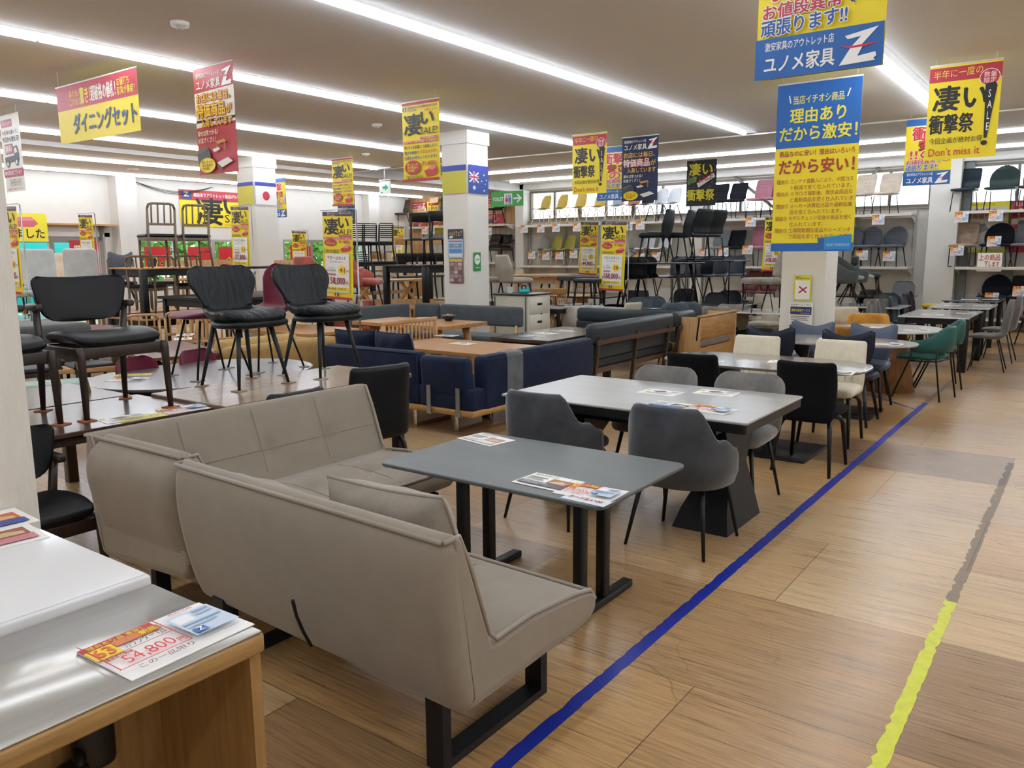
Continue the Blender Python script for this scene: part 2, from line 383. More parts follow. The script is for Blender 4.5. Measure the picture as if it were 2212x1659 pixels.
# windows
GLASS = bpy.data.materials.new('window_glass'); GLASS.use_nodes = True
_n = GLASS.node_tree.nodes; _l = GLASS.node_tree.links; _n.remove(_n['Principled BSDF'])
_t = _n.new('ShaderNodeBsdfTransparent'); _t.inputs[0].default_value = (.94, .97, .97, 1); _g = _n.new('ShaderNodeBsdfGlossy'); _g.inputs['Roughness'].default_value = .02; _x = _n.new('ShaderNodeMixShader'); _x.inputs[0].default_value = .06
_l.new(_t.outputs[0], _x.inputs[1]); _l.new(_g.outputs[0], _x.inputs[2]); _l.new(_x.outputs[0], _n['Material Output'].inputs[0])
for i, (a, b, c, d) in enumerate(WINR):
    mb = MB(); e = .06
    for y in (a+e/2, b-e/2): mb.box((XW+.06, y, (c+d)/2), (.12, e, d-c))
    for z in (c+e/2, d-e/2): mb.box((XW+.06, (a+b)/2, z), (.118, b-a-.002, e))
    n = 6
    for k in range(1, n): mb.box((XW+.06, a+(b-a)*k/n, (c+d)/2), (.08, .05 if k % 2 else .09, d-c-.1))
    o = struct(mb.build('window_%d' % (i+1), DARKF))
    mb = MB(); mb.box((XW+.07, (a+b)/2, (c+d)/2), (.006, b-a-.1, d-c-.1)); mb.build('pane', GLASS, o)
    mb = MB(); mb.box((XW-.03, (a+b)/2, c-.015), (.08, b-a+.1, .03)); mb.build('sill', paint('brown_sill', '8d8175'), o)
for i, (a, b, c, d) in enumerate(WINL[1:]):
    mb = MB(); e = .06
    for x in (a+e/2, b-e/2): mb.box((x, YL+.06, (c+d)/2), (e, .12, d-c))
    for z in (c+e/2, d-e/2): mb.box(((a+b)/2, YL+.06, z), (b-a-.002, .118, e))
    for k in (1, 2): mb.box((a+(b-a)*k/3, YL+.06, (c+d)/2), (.09, .1, d-c-.1))
    o = struct(mb.build('window_%d' % (i+4), ALU))
    mb = MB(); mb.box(((a+b)/2, YL+.07, (c+d)/2), (b-a-.1, .006, d-c-.1)); mb.build('pane', GLASS, o)
mb = MB(); a, b, c, d = WINL[0]
for x in (a+.05, (a+b)/2, b-.05): mb.box((x, YL+.05, 1.0), (.1, .1, 2.0))
for z in (.06, 1.96): mb.box(((a+b)/2, YL+.05, z), (b-a-.002, .098, .12))
o = struct(mb.build('door_1', GREY_ALU))
mb = MB(); mb.box(((a+b)/2, YL+.05, 1.0), (b-a-.1, .006, 1.86)); mb.build('pane', GLASS, o)
mb = MB()
for s_ in (-1, 1): mb.tube([((a+b)/2+s_*.1, YL-.03, .85), ((a+b)/2+s_*.1, YL-.03, 1.35)], .015)
mb.build('door_handle', ALU, o)
mb = MB()
mb.box((6.93, YL-.02, 1.06), (.12, .04, 2.12)); mb.box((9.27, YL-.02, 1.06), (.12, .04, 2.12)); mb.box((8.1, YL-.02, 2.08), (2.46, .04, .1))
struct(mb.build('trim_5', TRM))
# steel post and diagonal braces in front of the high windows
mb = MB(); mb.box((18.93, 2.33, 1.75), (.12, .14, 3.5)); struct(mb.build('pillar_9', paint('grey_green_steel', '6d7573')))
for k, (p, q) in enumerate((((18.9, 4.05, 3.36), (18.9, 4.75, 2.52)), ((18.9, 7.25, 3.36), (18.9, 6.15, 2.5)))):
    mb = MB(); mb.cyl(p, q, .035, None, None, 8); struct(mb.build('trim_%d' % (6+k), paint('brace_steel', '8a8780')))
# columns
COLM = M('column_paint', 'dedbd3', .6, 0, .03, 2, .06, 60)
def column(n, x0, y0, cap=True):
    mb = MB(); mb.box((x0+.25, y0+.25, ZL/2), (.48, .48, ZL))
    if cap: mb.box((x0+.25, y0+.25, ZL-.09), (.52, .52, .18))
    for z in (1.05, 2.1): mb.box((x0+.25, y0+.25, z), (.4815, .4815, .003))
    struct(mb.build('pillar_%d' % n, COLM))
column(1, 9.2, 2.45); column(2, 9.2, 7.5); column(3, 9.2, 12.45)
EMB = M('embossed_wallpaper', 'd8d3c7', .75, 0, .03, 3, .9, 3, 0, (60, 60, 3))
mb = MB(); mb.box((.73, 2.7, ZL/2), (.54, .5, ZL)); struct(mb.build('pillar_4', EMB))
# ---------------------------------------------------------------- lights of the room
TUBE = M('led_tube', 'edf4ff', .4, 0, 0, emit=23)
BAT = paint('light_housing', 'dfddd6')
LBL = ['linear ceiling light beyond the aisle wall', 'linear ceiling light over the open aisle floor', 'linear ceiling light above the blue tape line', 'linear ceiling light passing over the taupe corner sofa',
       'linear ceiling light over the black leather chairs', 'linear ceiling light behind the dining set banner', 'linear ceiling light one row in from the ceiling beam', 'linear ceiling light between ceiling beam and shop front', 'linear ceiling light along the shop front wall',
       'linear ceiling light crossing the raised ceiling bay', 'linear ceiling light close above the high windows']
def light_run(label, axis, c, lo, hi, z, seg=1.225):
    t = thing('linear_light', label, 'ceiling light', (lo, c, z) if axis == 'x' else (c, lo, z), 0 if axis == 'x' else 90, 'linear ceiling lights')
    n = max(1, round((hi-lo)/seg)); s_ = (hi-lo)/n
    hb = MB(); hb.box(((hi-lo)/2, 0, .045), (hi-lo, .07, .07)); hb.build('housing', BAT, t)
    for k in range(n):
        b = MB(); b.tube([(k*s_+.015, 0, -.02), ((k+1)*s_-.015, 0, -.02)], .032, None, 10); b.build('tube', TUBE, t)
        b = MB(); b.box((k*s_+.0, 0, .045), (.02, .05, .06)); 
for lb, y in zip(LBL, RUNS): light_run(lb, 'x', y, -3.0, 11.95, ZL)
light_run(LBL[7], 'x', 14.9, -3.0, 17.2, ZL); light_run(LBL[8], 'x', 17.1, -3.0, 18.75, ZL)
light_run(LBL[9], 'y', 15.45, -3.0, 12.9, ZH); light_run(LBL[10], 'y', 17.6, -3.0, 12.9, ZH)
# ---------------------------------------------------------------- outside
mb = MB(); mb.box((12, 30, -.15), (60, 24, .1)); o = struct(mb.build('ground_outside', M('asphalt', '9a9c98', .9)))
LEAF = M('leaf_green', '5f9a33', .6, 0, .35, 1.5); 
def tree(label, x, y, h, rx):
    t = thing('street_tree', label, 'tree', (x, y, -.1), 0, 'trees outside the shop front')
    b = MB(); b.tube([(0, 0, 0), (.03, 0, h*.4), (0, .05, h*.8)], .08, None, 8, rr=[.1, .08, .04]); b.build('trunk', wood('bark', '6b5a48', '4a3d30', .9, 'z'), t)
    b = MB()
    for k in range(900):
        a = random.random()*6.283; u = random.uniform(-1, 1); q = random.random()**.4
        p = Vector((rx*q*math.cos(a)*math.sqrt(1-u*u), rx*q*math.sin(a)*math.sqrt(1-u*u), h*.62+h*.42*q*u))
        d1 = Vector((random.uniform(-1, 1), random.uniform(-1, 1), random.uniform(-1, 1))).normalized()*.14; d2 = d1.cross(Vector((random.uniform(-1, 1), random.uniform(-1, 1), random.uniform(-1, 1)))).normalized()*.08
        b.add([p-d1, p+d2, p+d1, p-d2], [(0, 1, 2, 3)])
    b.build('foliage', LEAF, t)
for k, (x, y, h, rx, lb) in enumerate(((11.9, 21.5, 3.2, 1.4, 'green tree outside the shop window behind the spindle chairs'), (14.9, 22.5, 3.4, 1.5, 'green tree outside between the two shop windows'), (18.2, 21.8, 3.2, 1.4, 'green tree outside the far shop window'), (21.3, 23, 3.6, 1.5, 'green tree outside past the corner of the shop front'))): tree(lb, x, y, h, rx)
TEAL = M('teal_sheet', '13b7b4', .5, 0, .06, 2)
mb = MB(); mb.rbox((8.9, 20.6, 1.15), (2.6, .5, 1.7), .08, TEAL); tag(mb.build('roadside_panel', TEAL), 'teal panel standing outside the glass entrance doors', 'panel')
mb = MB(); mb.box((22, 33, 2), (40, .3, 5)); struct(mb.build('wall_outside', paint('pale_building', 'c9cfd2')))
# ---------------------------------------------------------------- floor tapes
def tape(name, label, m, pts, wd, rag, z=.0012):
    b = MB(); P = [Vector((p[0], p[1])) for p in pts]; Lf = []; Rt = []
    for a, c in zip(P, P[1:]):
        d = (c-a); n = max(2, int(d.length/.035)); t = d.normalized(); q = Vector((-t.y, t.x))
        for k in range(n+1):
            p = a+d*k/n; g = random.random
            l = wd/2-(rag*(g()**3)); r = wd/2-(rag*.5*(g()**4))
            Lf.append(p+q*l); Rt.append(p-q*r)
    n = len(Lf)
    vs = [(v.x, v.y, z) for v in Lf]+[(v.x, v.y, z) for v in Rt]
    b.add(vs, [(i, n+i, n+i+1, i+1) for i in range(n-1)])
    return tag(b.build(name, m), label, 'floor tape')
BLUE = M('blue_tape', '1c2f9c', .35, 0, .12, 14); YEL = M('yellow_tape', 'd8dc3c', .4, 0, .08, 20); GRYT = M('tape_residue', '807b76', .6, 0, .4, 16, alpha=.42)
tape('floor_tape', 'long strip of blue tape along the edge of the aisle', BLUE, [(1.35, 1.395), (9.35, 1.395)], .058, .009)
tape('floor_tape', 'short thin blue tape meeting the long blue line at an angle', BLUE, [(8.9, 1.42), (9.75, 2.18)], .03, .008, .0018)
tape('floor_tape', 'strip of bright yellow tape on the bare aisle floor', YEL, [(2.0, .435), (4.0, .432)], .055, .02)
tape('floor_tape', 'grey sticky residue continuing the yellow tape line', GRYT, [(4.0, .43), (7.0, .43)], .055, .02)
tape('floor_tape', 'grey worn remains of tape beyond the blue line', GRYT, [(9.35, 1.395), (11.2, 1.395)], .058, .02)
# ceiling fittings
def smoke_detector():
    r = root('smoke_detector'); b = MB(); b.cyl((0, 0, 0), (0, 0, -.03), .07, .065, None, 20); b.build('housing', BAT, r)
    b = MB(); b.cyl((0, 0, -.03), (0, 0, -.055), .035, .022, None, 16); b.build('sensor', paint('sensor_grey', 'b5b2ac'), r); return r
for p, lb in (((3.72, 5.82, ZL), 'round smoke detector on ceiling above the dining chairs on the walnut table'), ((8.06, 8.14, ZL), 'round smoke detector on ceiling near the middle white column'), ((10.2, 10.6, ZL), 'round smoke detector on ceiling behind the hanging sale banner')):
    put(smoke_detector, lb, 'smoke detector', p, 0, 'smoke detectors')
mb = MB(); mb.cyl((0, 0, 0), (0, 0, -.06), .11, .1, None, 24); o = mb.build('ceiling_speaker', paint('cream_plastic', 'c9c0ae')); o.location = (8.9, 15.9, ZL); tag(o, 'cream round ceiling fitting between the light lines by the shop front', 'ceiling fitting')
mb = MB()
for k in range(3): mb.tube([(10.0+2.0*i/10, 17.84, 3.27-.16*math.sin(math.pi*i/10)*(1+.2*k)) for i in range(11)], .006, None, 6)
tag(mb.build('loose_cable', paint('black_cable', '3a3835')), 'loose dark cables sagging on the shop front wall', 'cable')

# ================================================================ FURNITURE MAKERS (front faces local +x)
BLK = M('black_metal', '121315', .42, 0, .05, 8, spec=.35); BLKW = M('black_wood', '141312', .4, 0, .1, 6, spec=.35)
OAK = wood('oak', 'c79a63', 'a67a48', .45, 'y'); OAKX = wood('oak_x', 'c79a63', 'a67a48', .45, 'x'); OAKZ = wood('oak_z', 'c8a06c', 'a87f50', .45, 'z')
PINE = wood('pine', 'dcb77e', 'c39a60', .5, 'x'); PINEZ = wood('pine_z', 'dcb77e', 'c39a60', .5, 'z')
WALN = wood('walnut', '5d4338', '45302a', .3, 'y', 1, .3); WALX = wood('walnut_x', '5d4338', '45302a', .3, 'x', 1, .3); WALZ = wood('walnut_z', '4a372c', '33251f', .4, 'z')
DKW = wood('dark_walnut', '3a2b23', '281d18', .38, 'z'); ASH = wood('ash_grey', '7c6a52', '5f503d', .45, 'z')
BRN = wood('red_brown', '7d4f3c', '653b2c', .28, 'y', 1, .3)
PLK = wood('rustic_plank', '6d5540', '9b8160', .33, 'x', 1.3, .2)
CHR = metal('chrome', 'c9c4ba', .15); STEEL = metal('steel', 'a3a5a6', .3)
WHP = paint('white_gloss', 'e7e8e8', .12)
def fab(h): return fabric('fabric_'+h, h)
def lea(h): return leather('leather_'+h, h)
def vel(h): return velvet('velvet_'+h, h)
def MAT(s):
    k, h = s.split(':'); return {'f': fab, 'l': lea, 'v': vel, 'p': lambda x: paint('paint_'+x, x, .4)}[k](h)
def legs4(t, m, xs, ys, z, foot=None, r=(.016, .011), name='leg'):
    fx, fy = foot or (xs, ys)
    for a, c in ((xs[0], fx[0]), (xs[1], fx[1])):
        for b, d in ((-ys, -fy), (ys, fy)):
            q = MB(); q.cyl((a, b, z), (c, d, 0), r[0], r[1], None, 10); q.build(name, m, t)
def wrap_wall(mb, rx, ry, hf, z0, th, a1, m=None, flare=.03, cx=0., n=30, sq=2.4):
    """an upholstered back that curves round the seat: hf(angle) gives the rim height, angle 0 = middle of the back"""
    rings = []
    for i in range(n+1):
        a = -a1+2*a1*i/n; ca, sa = math.cos(a), math.sin(a)
        ux = math.copysign(abs(ca)**(2/sq), ca); uy = math.copysign(abs(sa)**(2/sq), sa); h = hf(a)
        def P(k, z, f): return (cx-(rx+k+f*flare)*ux, (ry+k+f*flare)*uy, z)
        f = (h-z0)/.45
        e = min(1, min(i, n-i)/2+.35); t = th*e
        rings.append([P(0, z0, 0), P(.012, z0+(h-z0)*.35, .45*f), P(0, h-.03, f), P(-.008, h-.008, f), P(-t*.5, h, f), P(-t+.008, h-.01, f), P(-t, h-.035, f), P(-t-.01, z0+(h-z0)*.4, .4*f), P(-t, z0, 0)])
    k = len(rings[0]); vs = [v for g in rings for v in g]; fs = []
    for i in range(n):
        for j in range(k): fs.append((i*k+j, i*k+(j+1) % k, (i+1)*k+(j+1) % k, (i+1)*k+j))
    fs += [tuple(range(k)), tuple(n*k+j for j in range(k))[::-1]]
    mb.add(vs, fs, m, True)
def smooth(a, b, x): t = max(0, min(1, (x-a)/(b-a))); return t*t*(3-2*t)
# ---- chairs
def shell_chair(c='p:c9b25a', base='wood'):
    t = root('shell_chair')
    b = MB(); b.pad([(.235, .425), (.13, .44), (-.03, .415), (-.15, .435), (-.2, .54), (-.225, .68), (-.25, .81)], [.42, .45, .46, .46, .47, .44, .34], [.014]*7, None, [0, .02, .035, .06, .07, .055, .03], 18, 16, .09, .07)
    b.build('shell', MAT(c), t)
    lm = M('beech_dowel', 'd9bd92', .5, 0, .1, 8) if base == 'wood' else BLK
    for a in (-1, 1):
        for s in (-1, 1):
            q = MB(); q.cyl((a*.12, s*.12, .40), (a*.22, s*.2, 0), .009, .014, None, 8); q.build('leg', lm, t)
    q = MB()
    for a, s in ((-1, -1), (1, 1), (-1, 1), (1, -1)):
        q.cyl((a*.12, s*.12, .39), (-a*.17, s*.17, .2), .004, None, None, 6); q.cyl((a*.12, s*.12, .39), (a*.17, -s*.17, .2), .004, None, None, 6)
    q.build('wire_strut', BLK, t); return t
def side_chair(c='f:26282a', legs='sled', w=.44, h=.8, hw=None, bars=True, arch=0, seat=.45, lean=.09, sc=None):
    """padded chair on thin metal legs: seat and back upholstered"""
    t = root('side_chair'); m = MAT(c); ms = MAT(sc) if sc else m; hw = hw or w
    b = MB(); b.pad([(.22, seat-.025), (.05, seat-.02), (-.16, seat-.025)], [w, w+.02, w], [.06, .065, .06], None, None, 8, 16, .05, .05); b.build('seat', ms, t)
    b = MB(); rc = hw*.5*arch if arch else .05
    b.pad([(-.175, seat+.0), (-.19, seat+.12), (-.2-lean*.5, h-.18), (-.2-lean, h)], [w*.96, w, hw, hw*(.98)], [.05, .05, .045, .04], None, [0, .02, .03, .02], 12, 16, max(.05, rc), .04)
    if bars:
        for k in range(1, 4):
            z = seat+.08+(h-seat-.1)*k/4; x = -.165-lean*(z-seat)/(h-seat)
            b.tube([(x, -hw*.44, z), (x+.004, 0, z), (x, hw*.44, z)], .004, None, 6)
    b.build('backrest', m, t)
    if legs == 'sled':
        for s in (-1, 1):
            q = MB(); y = s*(w/2-.03); q.tube([(.16, y, seat-.06), (.2, y, .04), (.19, y, .012), (-.2, y, .012), (-.22, y, .04), (-.17, y, seat-.06)], .01, None, 8); q.build('leg', BLK, t)
    elif legs == 'tube':
        for s in (-1, 1):
            q = MB(); y = s*(w/2-.05); q.tube([(.22, y*1.1, 0), (.17, y, seat-.07), (-.12, y, seat-.07), (-.23, y*1.1, 0)], .009, None, 8); q.build('leg', BLK, t)
    else: legs4(t, BLK if legs == 'metal' else OAKZ, (.17, -.15), w/2-.06, seat-.05, ((.23, -.24), w/2-.02), (.013, .009) if legs == 'metal' else (.019, .013))
    return t
def bucket_chair(c='v:55575a', front=.80, arm=.63, back=.81, rx=.27, ry=.27, z0=.37, leg='metal', th=.055, cut=1.75, core=.55, flare=.04, lm=None):
    """armchair whose back wraps round the seat and slopes down to the arms"""
    t = root('bucket_chair'); m = MAT(c)
    b = MB(); b.pad([(.27, .445), (.05, .465), (-.2, .455)], [.46, .48, .44], [.09, .10, .09], None, None, 8, 16, .08, .06); b.build('seat', m, t)
    b = MB(); wrap_wall(b, rx, ry, lambda a: arm+(back-arm)*(1-smooth(core, 1.15, abs(a)))-.07*smooth(1.3, cut, abs(a)), z0, th, cut, None, flare, -.0); b.build('backrest', m, t)
    legs4(t, lm or BLK, (.17, -.15), .17, .40, ((.24, -.24), .23), (.016, .009)); return t
def tub_chair(c='v:8f8f8e', back=.8, ry=.24, leg=None):
    """low-backed dining chair, rounded back with short returns"""
    t = root('tub_chair'); m = MAT(c)
    b = MB(); b.pad([(.25, .435), (.05, .45), (-.2, .445)], [.43, .46, .42], [.09, .1, .09], None, None, 8, 16, .07, .06); b.build('seat', m, t)
    b = MB(); b.pad([(-.19, .40), (-.225, .52), (-.25, .68), (-.27, back)], [.42, .47, .48, .46], [.06, .06, .055, .045], None, [.02, .07, .08, .06], 12, 18, .09, .05); b.build('backrest', m, t)
    legs4(t, BLK, (.17, -.15), .15, .40, ((.24, -.24), .21), (.015, .009)); return t
def highback_chair(c='f:101114', h=.82, w=.42, seams=0):
    """straight padded back down to the seat, bent-wood black legs"""
    t = root('highback_chair'); m = MAT(c)
    b = MB(); b.pad([(.22, .44), (.05, .455), (-.18, .45)], [w, w+.02, w], [.08, .09, .08], None, None, 8, 16, .06, .05); b.build('seat', m, t)
    b = MB(); b.pad([(-.2, .385), (-.215, .5), (-.225, .66), (-.25, h)], [w*.92, w, w*1.02, w*.99], [.06, .07, .07, .055], None, [.01, .04, .05, .04], 14, 18, .03, .04)
    for k in range(-seams, seams+1):
        if seams: b.tube([(-.168+.01*abs(k)/seams, k*w*.13, .5), (-.178+.01*abs(k)/seams, k*w*.13, .66), (-.2+.01*abs(k)/seams, k*w*.13, h-.08)], .004, None, 6)
    b.build('backrest', m, t)
    for a in (-1, 1):
        for s in (-1, 1):
            q = MB(); q.tube([(a*.06, s*.13, .39), (a*.14, s*.165, .375), (a*.185, s*.18, .33), (a*.235, s*.205, 0)], .016, None, 8, rr=[.014, .017, .018, .012]); q.build('leg', BLKW, t)
    return t
def wing_chair(c='l:2b3342', h=.86, w=.45, legw=None):
    """back whose upper corners rise like a butterfly"""
    t = root('wing_chair'); m = MAT(c)
    b = MB(); b.pad([(.22, .43), (.05, .45), (-.18, .445)], [.42, .45, .40], [.08, .09, .08], None, None, 8, 16, .1, .06); b.build('seat', m, t)
    b = MB(); n, k = 16, 12; F = []; B_ = []
    for i in range(k+1):
        v = i/k
        for j in range(n+1):
            u = -1+2*j/n
            top = h-.075*(1-abs(u)**1.6)-(.03 if abs(u) > .99 else 0)
            z = .40+(top-.40)*v; hw = w/2*(.62+.38*smooth(0, .75, v)); x = -.19-.07*v+.05*u*u*(.4+v*.6)
            e = 1-max(abs(u)**8, v**10*.8)
            F.append((x+.022*e+.006, u*hw, z)); B_.append((x-.022*e-.006, u*hw, z))
    N_ = n+1; o = len(F); fs = []
    for i in range(k):
        for j in range(n):
            q = i*N_+j; fs.append((q, q+1, q+N_+1, q+N_)); fs.append((o+q, o+q+N_, o+q+N_+1, o+q+1))
    rim = [j for j in range(N_)]+[i*N_+n for i in range(1, k+1)]+[k*N_+j for j in range(n-1, -1, -1)]+[i*N_ for i in range(k-1, 0, -1)]
    for a, c_ in zip(rim, rim[1:]+rim[:1]): fs.append((a, o+a, o+c_, c_))
    b.add(F+B_, fs, None, True); b.build('backrest', m, t)
    b = MB(); b.tube([(F[i][0]/2+B_[i][0]/2, F[i][1], F[i][2]) for i in rim[N_:]], .007, None, 6); b.build('piping', m, t)
    legs4(t, legw or BLKW, (.15, -.14), .14, .41, ((.24, -.24), .21), (.02, .013)); return t
def open_arm_chair(c='l:15534f'):
    """curved padded back rail on a black metal frame"""
    t = root('open_arm_chair'); m = MAT(c)
    b = MB(); b.pad([(.24, .45), (.03, .465), (-.2, .455)], [.44, .5, .42], [.06, .07, .06], None, None, 8, 16, .1, .08); b.build('seat', m, t)
    b = MB(); wrap_wall(b, .27, .28, lambda a: .65+.15*(1-smooth(.3, 1.5, abs(a))), .52, .035, 1.7, None, .03, 0, 30, 2.2); 
    b.build('backrest', m, t)
    for s in (-1, 1):
        q = MB(); q.tube([(.02, s*.275, .6), (.05, s*.27, .43), (.22, s*.25, 0)], .0095, None, 8); q.build('leg', BLK, t)
        q = MB(); q.tube([(-.2, s*.19, .6), (-.2, s*.2, .43), (-.27, s*.22, 0)], .0095, None, 8); q.build('leg', BLK, t)
    q = MB(); q.tube([(.05, -.27, .425), (.05, .27, .425), (-.2, .2, .425), (-.2, -.2, .425)], .009, None, 8, True); q.build('seat_frame', BLK, t); return t
def spindle_chair(w='ash', seat='l:17181b', rails=0, h=.88, slats=4, curved=False):
    """wooden dining chair with upright slats"""
    W = {'ash': ASH, 'oak': OAKZ, 'dark': DKW, 'black': BLKW, 'pine': PINEZ}[w]; t = root('spindle_chair')
    b = MB(); b.rbox((.01, 0, .445), (.43, .43, .05), .022, None, 3, puff=.008); b.build('seat', MAT(seat), t) if seat else b.build('seat', W, t)
    b = MB(); b.rbox((.01, 0, .40), (.41, .41, .045), .005); b.build('seat_frame', W, t)
    for s in (-1, 1):
        q = MB(); q.tube([(.2, s*.185, .42), (.205, s*.19, 0)], .019, None, 8, rr=[.02, .014]); q.build('leg', W, t)
        q = MB(); q.tube([(-.27, s*.185, 0), (-.2, s*.185, .3), (-.19, s*.185, .47), (-.23, s*.185, h-.06)], .018, None, 8, rr=[.014, .02, .02, .016]); q.build('leg', W, t)
    b = MB()
    if rails:
        for k in range(rails):
            z = .56+(h-.6)*k/(rails-1); x = -.2-.04*(z-.47)/.4
            b.rbox((x, 0, z), (.016, .36, .022 if rails > 4 else .07), .006)
    else:
        b.tube([(-.228, -.185, h-.07), (-.232, -.165, h-.015), (-.233, -.12, h), (-.233, .12, h), (-.232, .165, h-.015), (-.228, .185, h-.07)], .017, None, 8)
        b.rbox((-.205, 0, .60), (.02, .36, .035), .006)
        for k in range(slats):
            y = -.13+.26*k/(slats-1) if slats > 1 else 0
            b.rbox((-.219, y, (h+.6)/2), (.014, .022, h-.62), .004, None, 2, ry=-7)
    b.build('backrest', W, t)
    q = MB(); q.cyl((.2, .19, .22), (-.215, .185, .22), .01, None, None, 8); q.cyl((.2, -.19, .22), (-.215, -.185, .22), .01, None, None, 8); q.build('stretcher', W, t); return t
def panel_chair(w='oak', seat=None, h=.8, holes=False):
    """wooden chair with one broad curved top rail"""
    W = {'oak': OAKZ, 'pine': PINEZ, 'black': BLKW, 'dark': DKW}[w]; t = root('panel_back_chair')
    b = MB(); b.rbox((.01, 0, .445), (.43, .44, .045), .02, None, 3); b.build('seat', MAT(seat) if seat else W, t)
    for s in (-1, 1):
        q = MB(); q.tube([(.19, s*.17, .43), (.21, s*.19, 0)], .018, None, 8, rr=[.021, .014]); q.build('leg', W, t)
        q = MB(); q.tube([(-.27, s*.2, 0), (-.2, s*.19, .3), (-.19, s*.19, .47), (-.25, s*.2, h-.06)], .018, None, 8, rr=[.014, .02, .02, .017]); q.build('leg', W, t)
    b = MB(); b.pad([(-.225, h-.17), (-.245, h-.08), (-.25, h)], [.42, .44, .43], [.022, .024, .02], None, [.05, .055, .05], 6, 14, .025, .02); b.build('backrest', W, t)
    return t
def windsor_chair():
    """oak swivel-look chair with fanned spindles and a broad curved top rail"""
    W = OAKZ; t = root('fan_back_chair')
    b = MB(); b.rbox((0, 0, .44), (.44, .44, .035), .016, None, 3); b.cyl((0, 0, .405), (0, 0, .425), .17, .17, None, 20); b.build('seat', W, t)
    b = MB(); b.pad([(-.235, .79), (-.255, .85), (-.27, .92)], [.42, .44, .45], [.025, .026, .024], None, [.05, .055, .055], 6, 14, .02, .02)
    b.pad([(-.19, .46), (-.2, .5), (-.205, .53)], [.36, .37, .37], [.022, .022, .022], None, [.03]*3, 4, 12, .015, .015)
    for k in range(7):
        y = -.14+.28*k/6; b.rbox((-.198+.05*(y/.2)**2, y*1.05, .66), (.012, .022, .32), .004, None, 2, ry=-8)
    for s in (-1, 1): b.rbox((-.165, s*.185, .66), (.024, .03, .42), .008, None, 2, ry=-8)
    b.build('backrest', W, t)
    legs4(t, W, (.12, -.12), .12, .405, ((.23, -.23), .2), (.024, .017)); return t
def stub_arm_chair():
    """dark walnut frame, black seat and broad padded back between stub arms"""
    t = root('stub_arm_chair'); L = lea('0e0f11')
    b = MB(); b.pad([(.25, .405), (.1, .425), (-.1, .42), (-.23, .405)], [.48, .5, .48, .44], [.06, .075, .07, .06], None, [.02, .03, .03, .02], 10, 18, .06, .05); b.build('seat', L, t)
    b = MB(); b.pad([(-.235, .51), (-.262, .61), (-.283, .72), (-.29, .775)], [.45, .51, .55, .55], [.045, .05, .045, .035], None, [.05, .075, .09, .09], 12, 20, .04, .07); b.build('backrest', L, t)
    b = MB(); b.rbox((.235, 0, .365), (.03, .46, .065), .008)
    for s in (-1, 1): b.rbox((.0, s*.245, .36), (.48, .028, .075), .008)
    b.rbox((-.235, 0, .36), (.03, .46, .06), .008); b.build('seat_frame', DKW, t)
    for s in (-1, 1):
        q = MB(); q.tube([(.245, s*.245, .4), (.25, s*.245, .36), (.262, s*.25, 0)], .02, None, 8, rr=[.02, .024, .016]); q.build('leg', DKW, t)
        q = MB(); q.tube([(-.26, s*.25, 0), (-.235, s*.245, .36), (-.2, s*.26, .6)], .02, None, 8, rr=[.015, .024, .021]); q.build('leg', DKW, t)
        q = MB(); q.rbox((-.2, s*.27, .61), (.14, .045, .04), .012, None, 3); q.build('arm', DKW, t)
    return t
def folded_leather():
    if 'folded_leather' in MATS: return MATS['folded_leather']
    m = M('folded_leather', '14191b', .45, 0, .1, 8, spec=.3); nt = m.node_tree; N = nt.nodes; L = nt.links
    tc = N.new('ShaderNodeTexCoord'); mp = N.new('ShaderNodeMapping'); mp.inputs['Scale'].default_value = (5, 20, 3.2); mp.inputs['Rotation'].default_value = (R(12), 0, 0); L.new(tc.outputs['Object'], mp.inputs[0])
    nz = N.new('ShaderNodeTexNoise'); nz.inputs['Scale'].default_value = 1.6; nz.inputs['Detail'].default_value = 2.5; nz.inputs['Distortion'].default_value = .8; L.new(mp.outputs[0], nz.inputs['Vector'])
    b = N.new('ShaderNodeBump'); b.inputs['Strength'].default_value = .8; b.inputs['Distance'].default_value = .035; L.new(nz.outputs[0], b.inputs['Height']); L.new(b.outputs[0], N['Principled BSDF'].inputs['Normal']); return m
def gathered_chair(c='l:14191b'):
    """black leather shell: broad gathered back above a waist, flaring seat, four tapered legs"""
    t = root('leather_shell_chair'); m = MAT(c); mt = folded_leather()
    b = MB(); b.pad([(.25, .455), (.12, .47), (-.05, .455), (-.17, .475), (-.215, .57), (-.235, .68), (-.26, .8)], [.46, .49, .45, .39, .42, .53, .56], [.075, .085, .085, .075, .065, .06, .045], None, [.01, .02, .04, .06, .07, .06, .05], 24, 22, .11, .12); b.build('shell', mt, t)
    b = MB(); b.tube([(-.165, -.205, .66), (-.198, -.1, .635), (-.202, 0, .628), (-.198, .1, .635), (-.165, .205, .66)], .005, None, 6); b.build('seam', m, t)
    b = MB(); b.pad([(.245, .428), (.05, .42), (-.15, .425)], [.44, .46, .37], [.06]*3, None, None, 8, 14, .13, .05); b.build('seat_base', m, t)
    legs4(t, M('graphite_leg', '23292b', .5, .2, .05), (.13, -.13), .13, .41, ((.2, -.2), .205), (.018, .010)); return t
def slim_shell_chair(c='v:6d2336', h=.82):
    """fabric shell chair on thin black rods"""
    t = root('fabric_shell_chair'); m = MAT(c)
    b = MB(); b.pad([(.25, .45), (.1, .455), (-.08, .445), (-.19, .475), (-.225, .6), (-.245, .72), (-.265, h)], [.38, .45, .44, .38, .38, .42, .4], [.03, .05, .055, .05, .045, .04, .03], None, [0, .015, .03, .06, .08, .08, .06], 20, 18, .12, .12); b.build('shell', m, t)
    legs4(t, BLK, (.11, -.11), .13, .42, ((.2, -.22), .22), (.009, .008)); return t
